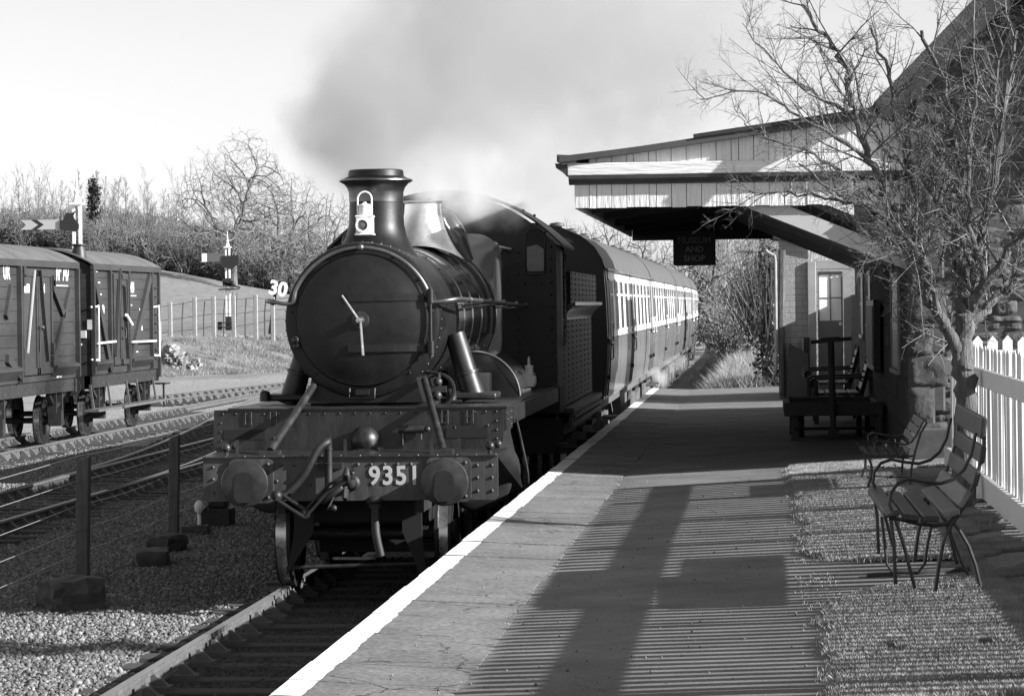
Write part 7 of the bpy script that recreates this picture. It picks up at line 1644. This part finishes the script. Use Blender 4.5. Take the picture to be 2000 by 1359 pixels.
# ---------------------------------------------------------------- smoke and steam
def cloud(name, blobs, density, albedo, lab, cat, voxel, warp=0.5, wscale=0.9, aniso=0.2, soft=1.0, thr=0.30):
    mb = MB()
    for c, r_, w in blobs: mb.sphere(c, r_*1.25, 16, 10)
    o = mb.build(name, None, None, smooth=False)
    rm = o.modifiers.new('union', 'REMESH'); rm.mode = 'VOXEL'; rm.voxel_size = voxel
    m = bpy.data.materials.new(name); m.use_nodes = True; nt = m.node_tree; L = nt.links.new
    for n in list(nt.nodes):
        if n.type == 'BSDF_PRINCIPLED': nt.nodes.remove(n)
    out = [n for n in nt.nodes if n.type == 'OUTPUT_MATERIAL'][0]
    ge = nt.nodes.new('ShaderNodeTexCoord')
    nz = nt.nodes.new('ShaderNodeTexNoise'); nz.inputs['Scale'].default_value = wscale; nz.inputs['Detail'].default_value = 5; nz.inputs['Roughness'].default_value = 0.6; L(ge.outputs['Object'], nz.inputs['Vector'])
    sb_ = nt.nodes.new('ShaderNodeVectorMath'); sb_.operation = 'SUBTRACT'; sb_.inputs[1].default_value = (0.5,)*3; L(nz.outputs['Color'], sb_.inputs[0])
    wp = nt.nodes.new('ShaderNodeVectorMath'); wp.operation = 'SCALE'; wp.inputs['Scale'].default_value = warp*2; L(sb_.outputs[0], wp.inputs[0])
    ad = nt.nodes.new('ShaderNodeVectorMath'); ad.operation = 'ADD'; L(ge.outputs['Object'], ad.inputs[0]); L(wp.outputs[0], ad.inputs[1])
    acc = None
    for c, r_, w in blobs:
        d = nt.nodes.new('ShaderNodeVectorMath'); d.operation = 'DISTANCE'; d.inputs[1].default_value = c; L(ad.outputs[0], d.inputs[0])
        q_ = nt.nodes.new('ShaderNodeMapRange'); q_.inputs['From Min'].default_value = r_; q_.inputs['From Max'].default_value = r_*0.15; q_.inputs['To Max'].default_value = w; q_.interpolation_type = 'SMOOTHSTEP'; L(d.outputs['Value'], q_.inputs['Value'])
        if acc is None: acc = q_.outputs['Result']
        else:
            s_ = nt.nodes.new('ShaderNodeMath'); s_.operation = 'MAXIMUM'; L(acc, s_.inputs[0]); L(q_.outputs['Result'], s_.inputs[1]); acc = s_.outputs[0]
    n2 = nt.nodes.new('ShaderNodeTexNoise'); n2.inputs['Scale'].default_value = wscale*1.5; n2.inputs['Detail'].default_value = 6; n2.inputs['Roughness'].default_value = 0.62; L(ge.outputs['Object'], n2.inputs['Vector'])
    r2 = nt.nodes.new('ShaderNodeMapRange'); r2.inputs['From Min'].default_value = thr; r2.inputs['From Max'].default_value = 0.60; r2.inputs['To Min'].default_value = 0.10; r2.inputs['To Max'].default_value = 1.7; L(n2.outputs['Fac'], r2.inputs['Value'])
    mu = nt.nodes.new('ShaderNodeMath'); mu.operation = 'MULTIPLY'; L(acc, mu.inputs[0]); L(r2.outputs['Result'], mu.inputs[1])
    m3 = nt.nodes.new('ShaderNodeMath'); m3.operation = 'MULTIPLY'; m3.inputs[1].default_value = density; L(mu.outputs[0], m3.inputs[0])
    pv = nt.nodes.new('ShaderNodeVolumePrincipled'); pv.inputs['Color'].default_value = (albedo,)*3+(1,); pv.inputs['Anisotropy'].default_value = aniso; L(m3.outputs[0], pv.inputs['Density'])
    L(pv.outputs[0], out.inputs['Volume']); o.data.materials.clear(); o.data.materials.append(m)
    tag(o, lab, cat, kind='stuff'); return o
def bl(px, py, Y, r_, w=1.0): return (tuple(at(px, py, Y=Y)), r_, w)
cloud('smoke', [bl(735, 330, 30.0, 0.34, 3.0), bl(730, 300, 30.1, 0.50, 2.8), bl(700, 262, 30.6, 0.85, 2.2), bl(665, 232, 31.2, 0.62, 1.2), bl(600, 240, 31.2, 0.45, 0.5), bl(735, 210, 31.4, 0.95, 1.4), bl(800, 160, 32.5, 1.2, 1.0), bl(885, 85, 34, 1.35, 0.75), bl(900, 0, 35, 1.3, 0.5), bl(990, 30, 36.5, 1.7, 0.45),
  bl(880, 240, 33, 0.9, 0.45), bl(960, 170, 36.5, 1.3, 0.45), bl(1080, 90, 40, 1.8, 0.30), bl(1060, 250, 39.5, 1.1, 0.25), bl(1170, 170, 44, 1.5, 0.26), bl(1250, 240, 49, 1.3, 0.3), bl(1240, 70, 48, 1.9, 0.28), bl(1340, 150, 55, 1.7, 0.26), bl(1400, 60, 58, 1.8, 0.15), bl(1000, -40, 38, 1.8, 0.3), bl(960, 320, 35, 0.8, 0.35), bl(1080, 330, 40, 0.9, 0.25)],
  1.8, 0.58, 'grey billowing smoke drifting back from the chimney', 'smoke', 0.22, warp=0.75, wscale=0.8, thr=0.41)
cloud('steam', [bl(870, 388, 33.3, 0.24, 0.9), bl(910, 385, 33.6, 0.34, 0.9), bl(945, 395, 34.0, 0.34, 0.8), bl(900, 350, 33.8, 0.45, 0.5), bl(840, 370, 33.0, 0.25, 0.6), bl(985, 405, 34.3, 0.36, 0.5), bl(880, 335, 33.6, 0.5, 0.5), bl(940, 350, 34.2, 0.55, 0.5), bl(830, 350, 32.6, 0.35, 0.6), bl(890, 410, 33.9, 0.3, 0.5)], 4.0, 0.85, 'white steam drifting over the safety valve and cab front', 'steam', 0.08, warp=0.22, wscale=2.2)
cloud('steam', [bl(1287, 742, 67, 0.26, 1.0), bl(1280, 728, 67, 0.2, 0.9)], 3.5, 0.9, 'small puff of steam leaking beneath the join of the first coaches', 'steam', 0.08, warp=0.2, wscale=2.5)
cloud('steam', [bl(1318, 712, 76, 0.34, 0.7), bl(1330, 702, 77, 0.28, 0.6)], 1.4, 0.8, 'thin grey steam under the second coach', 'steam', 0.1, warp=0.25, wscale=2.0)
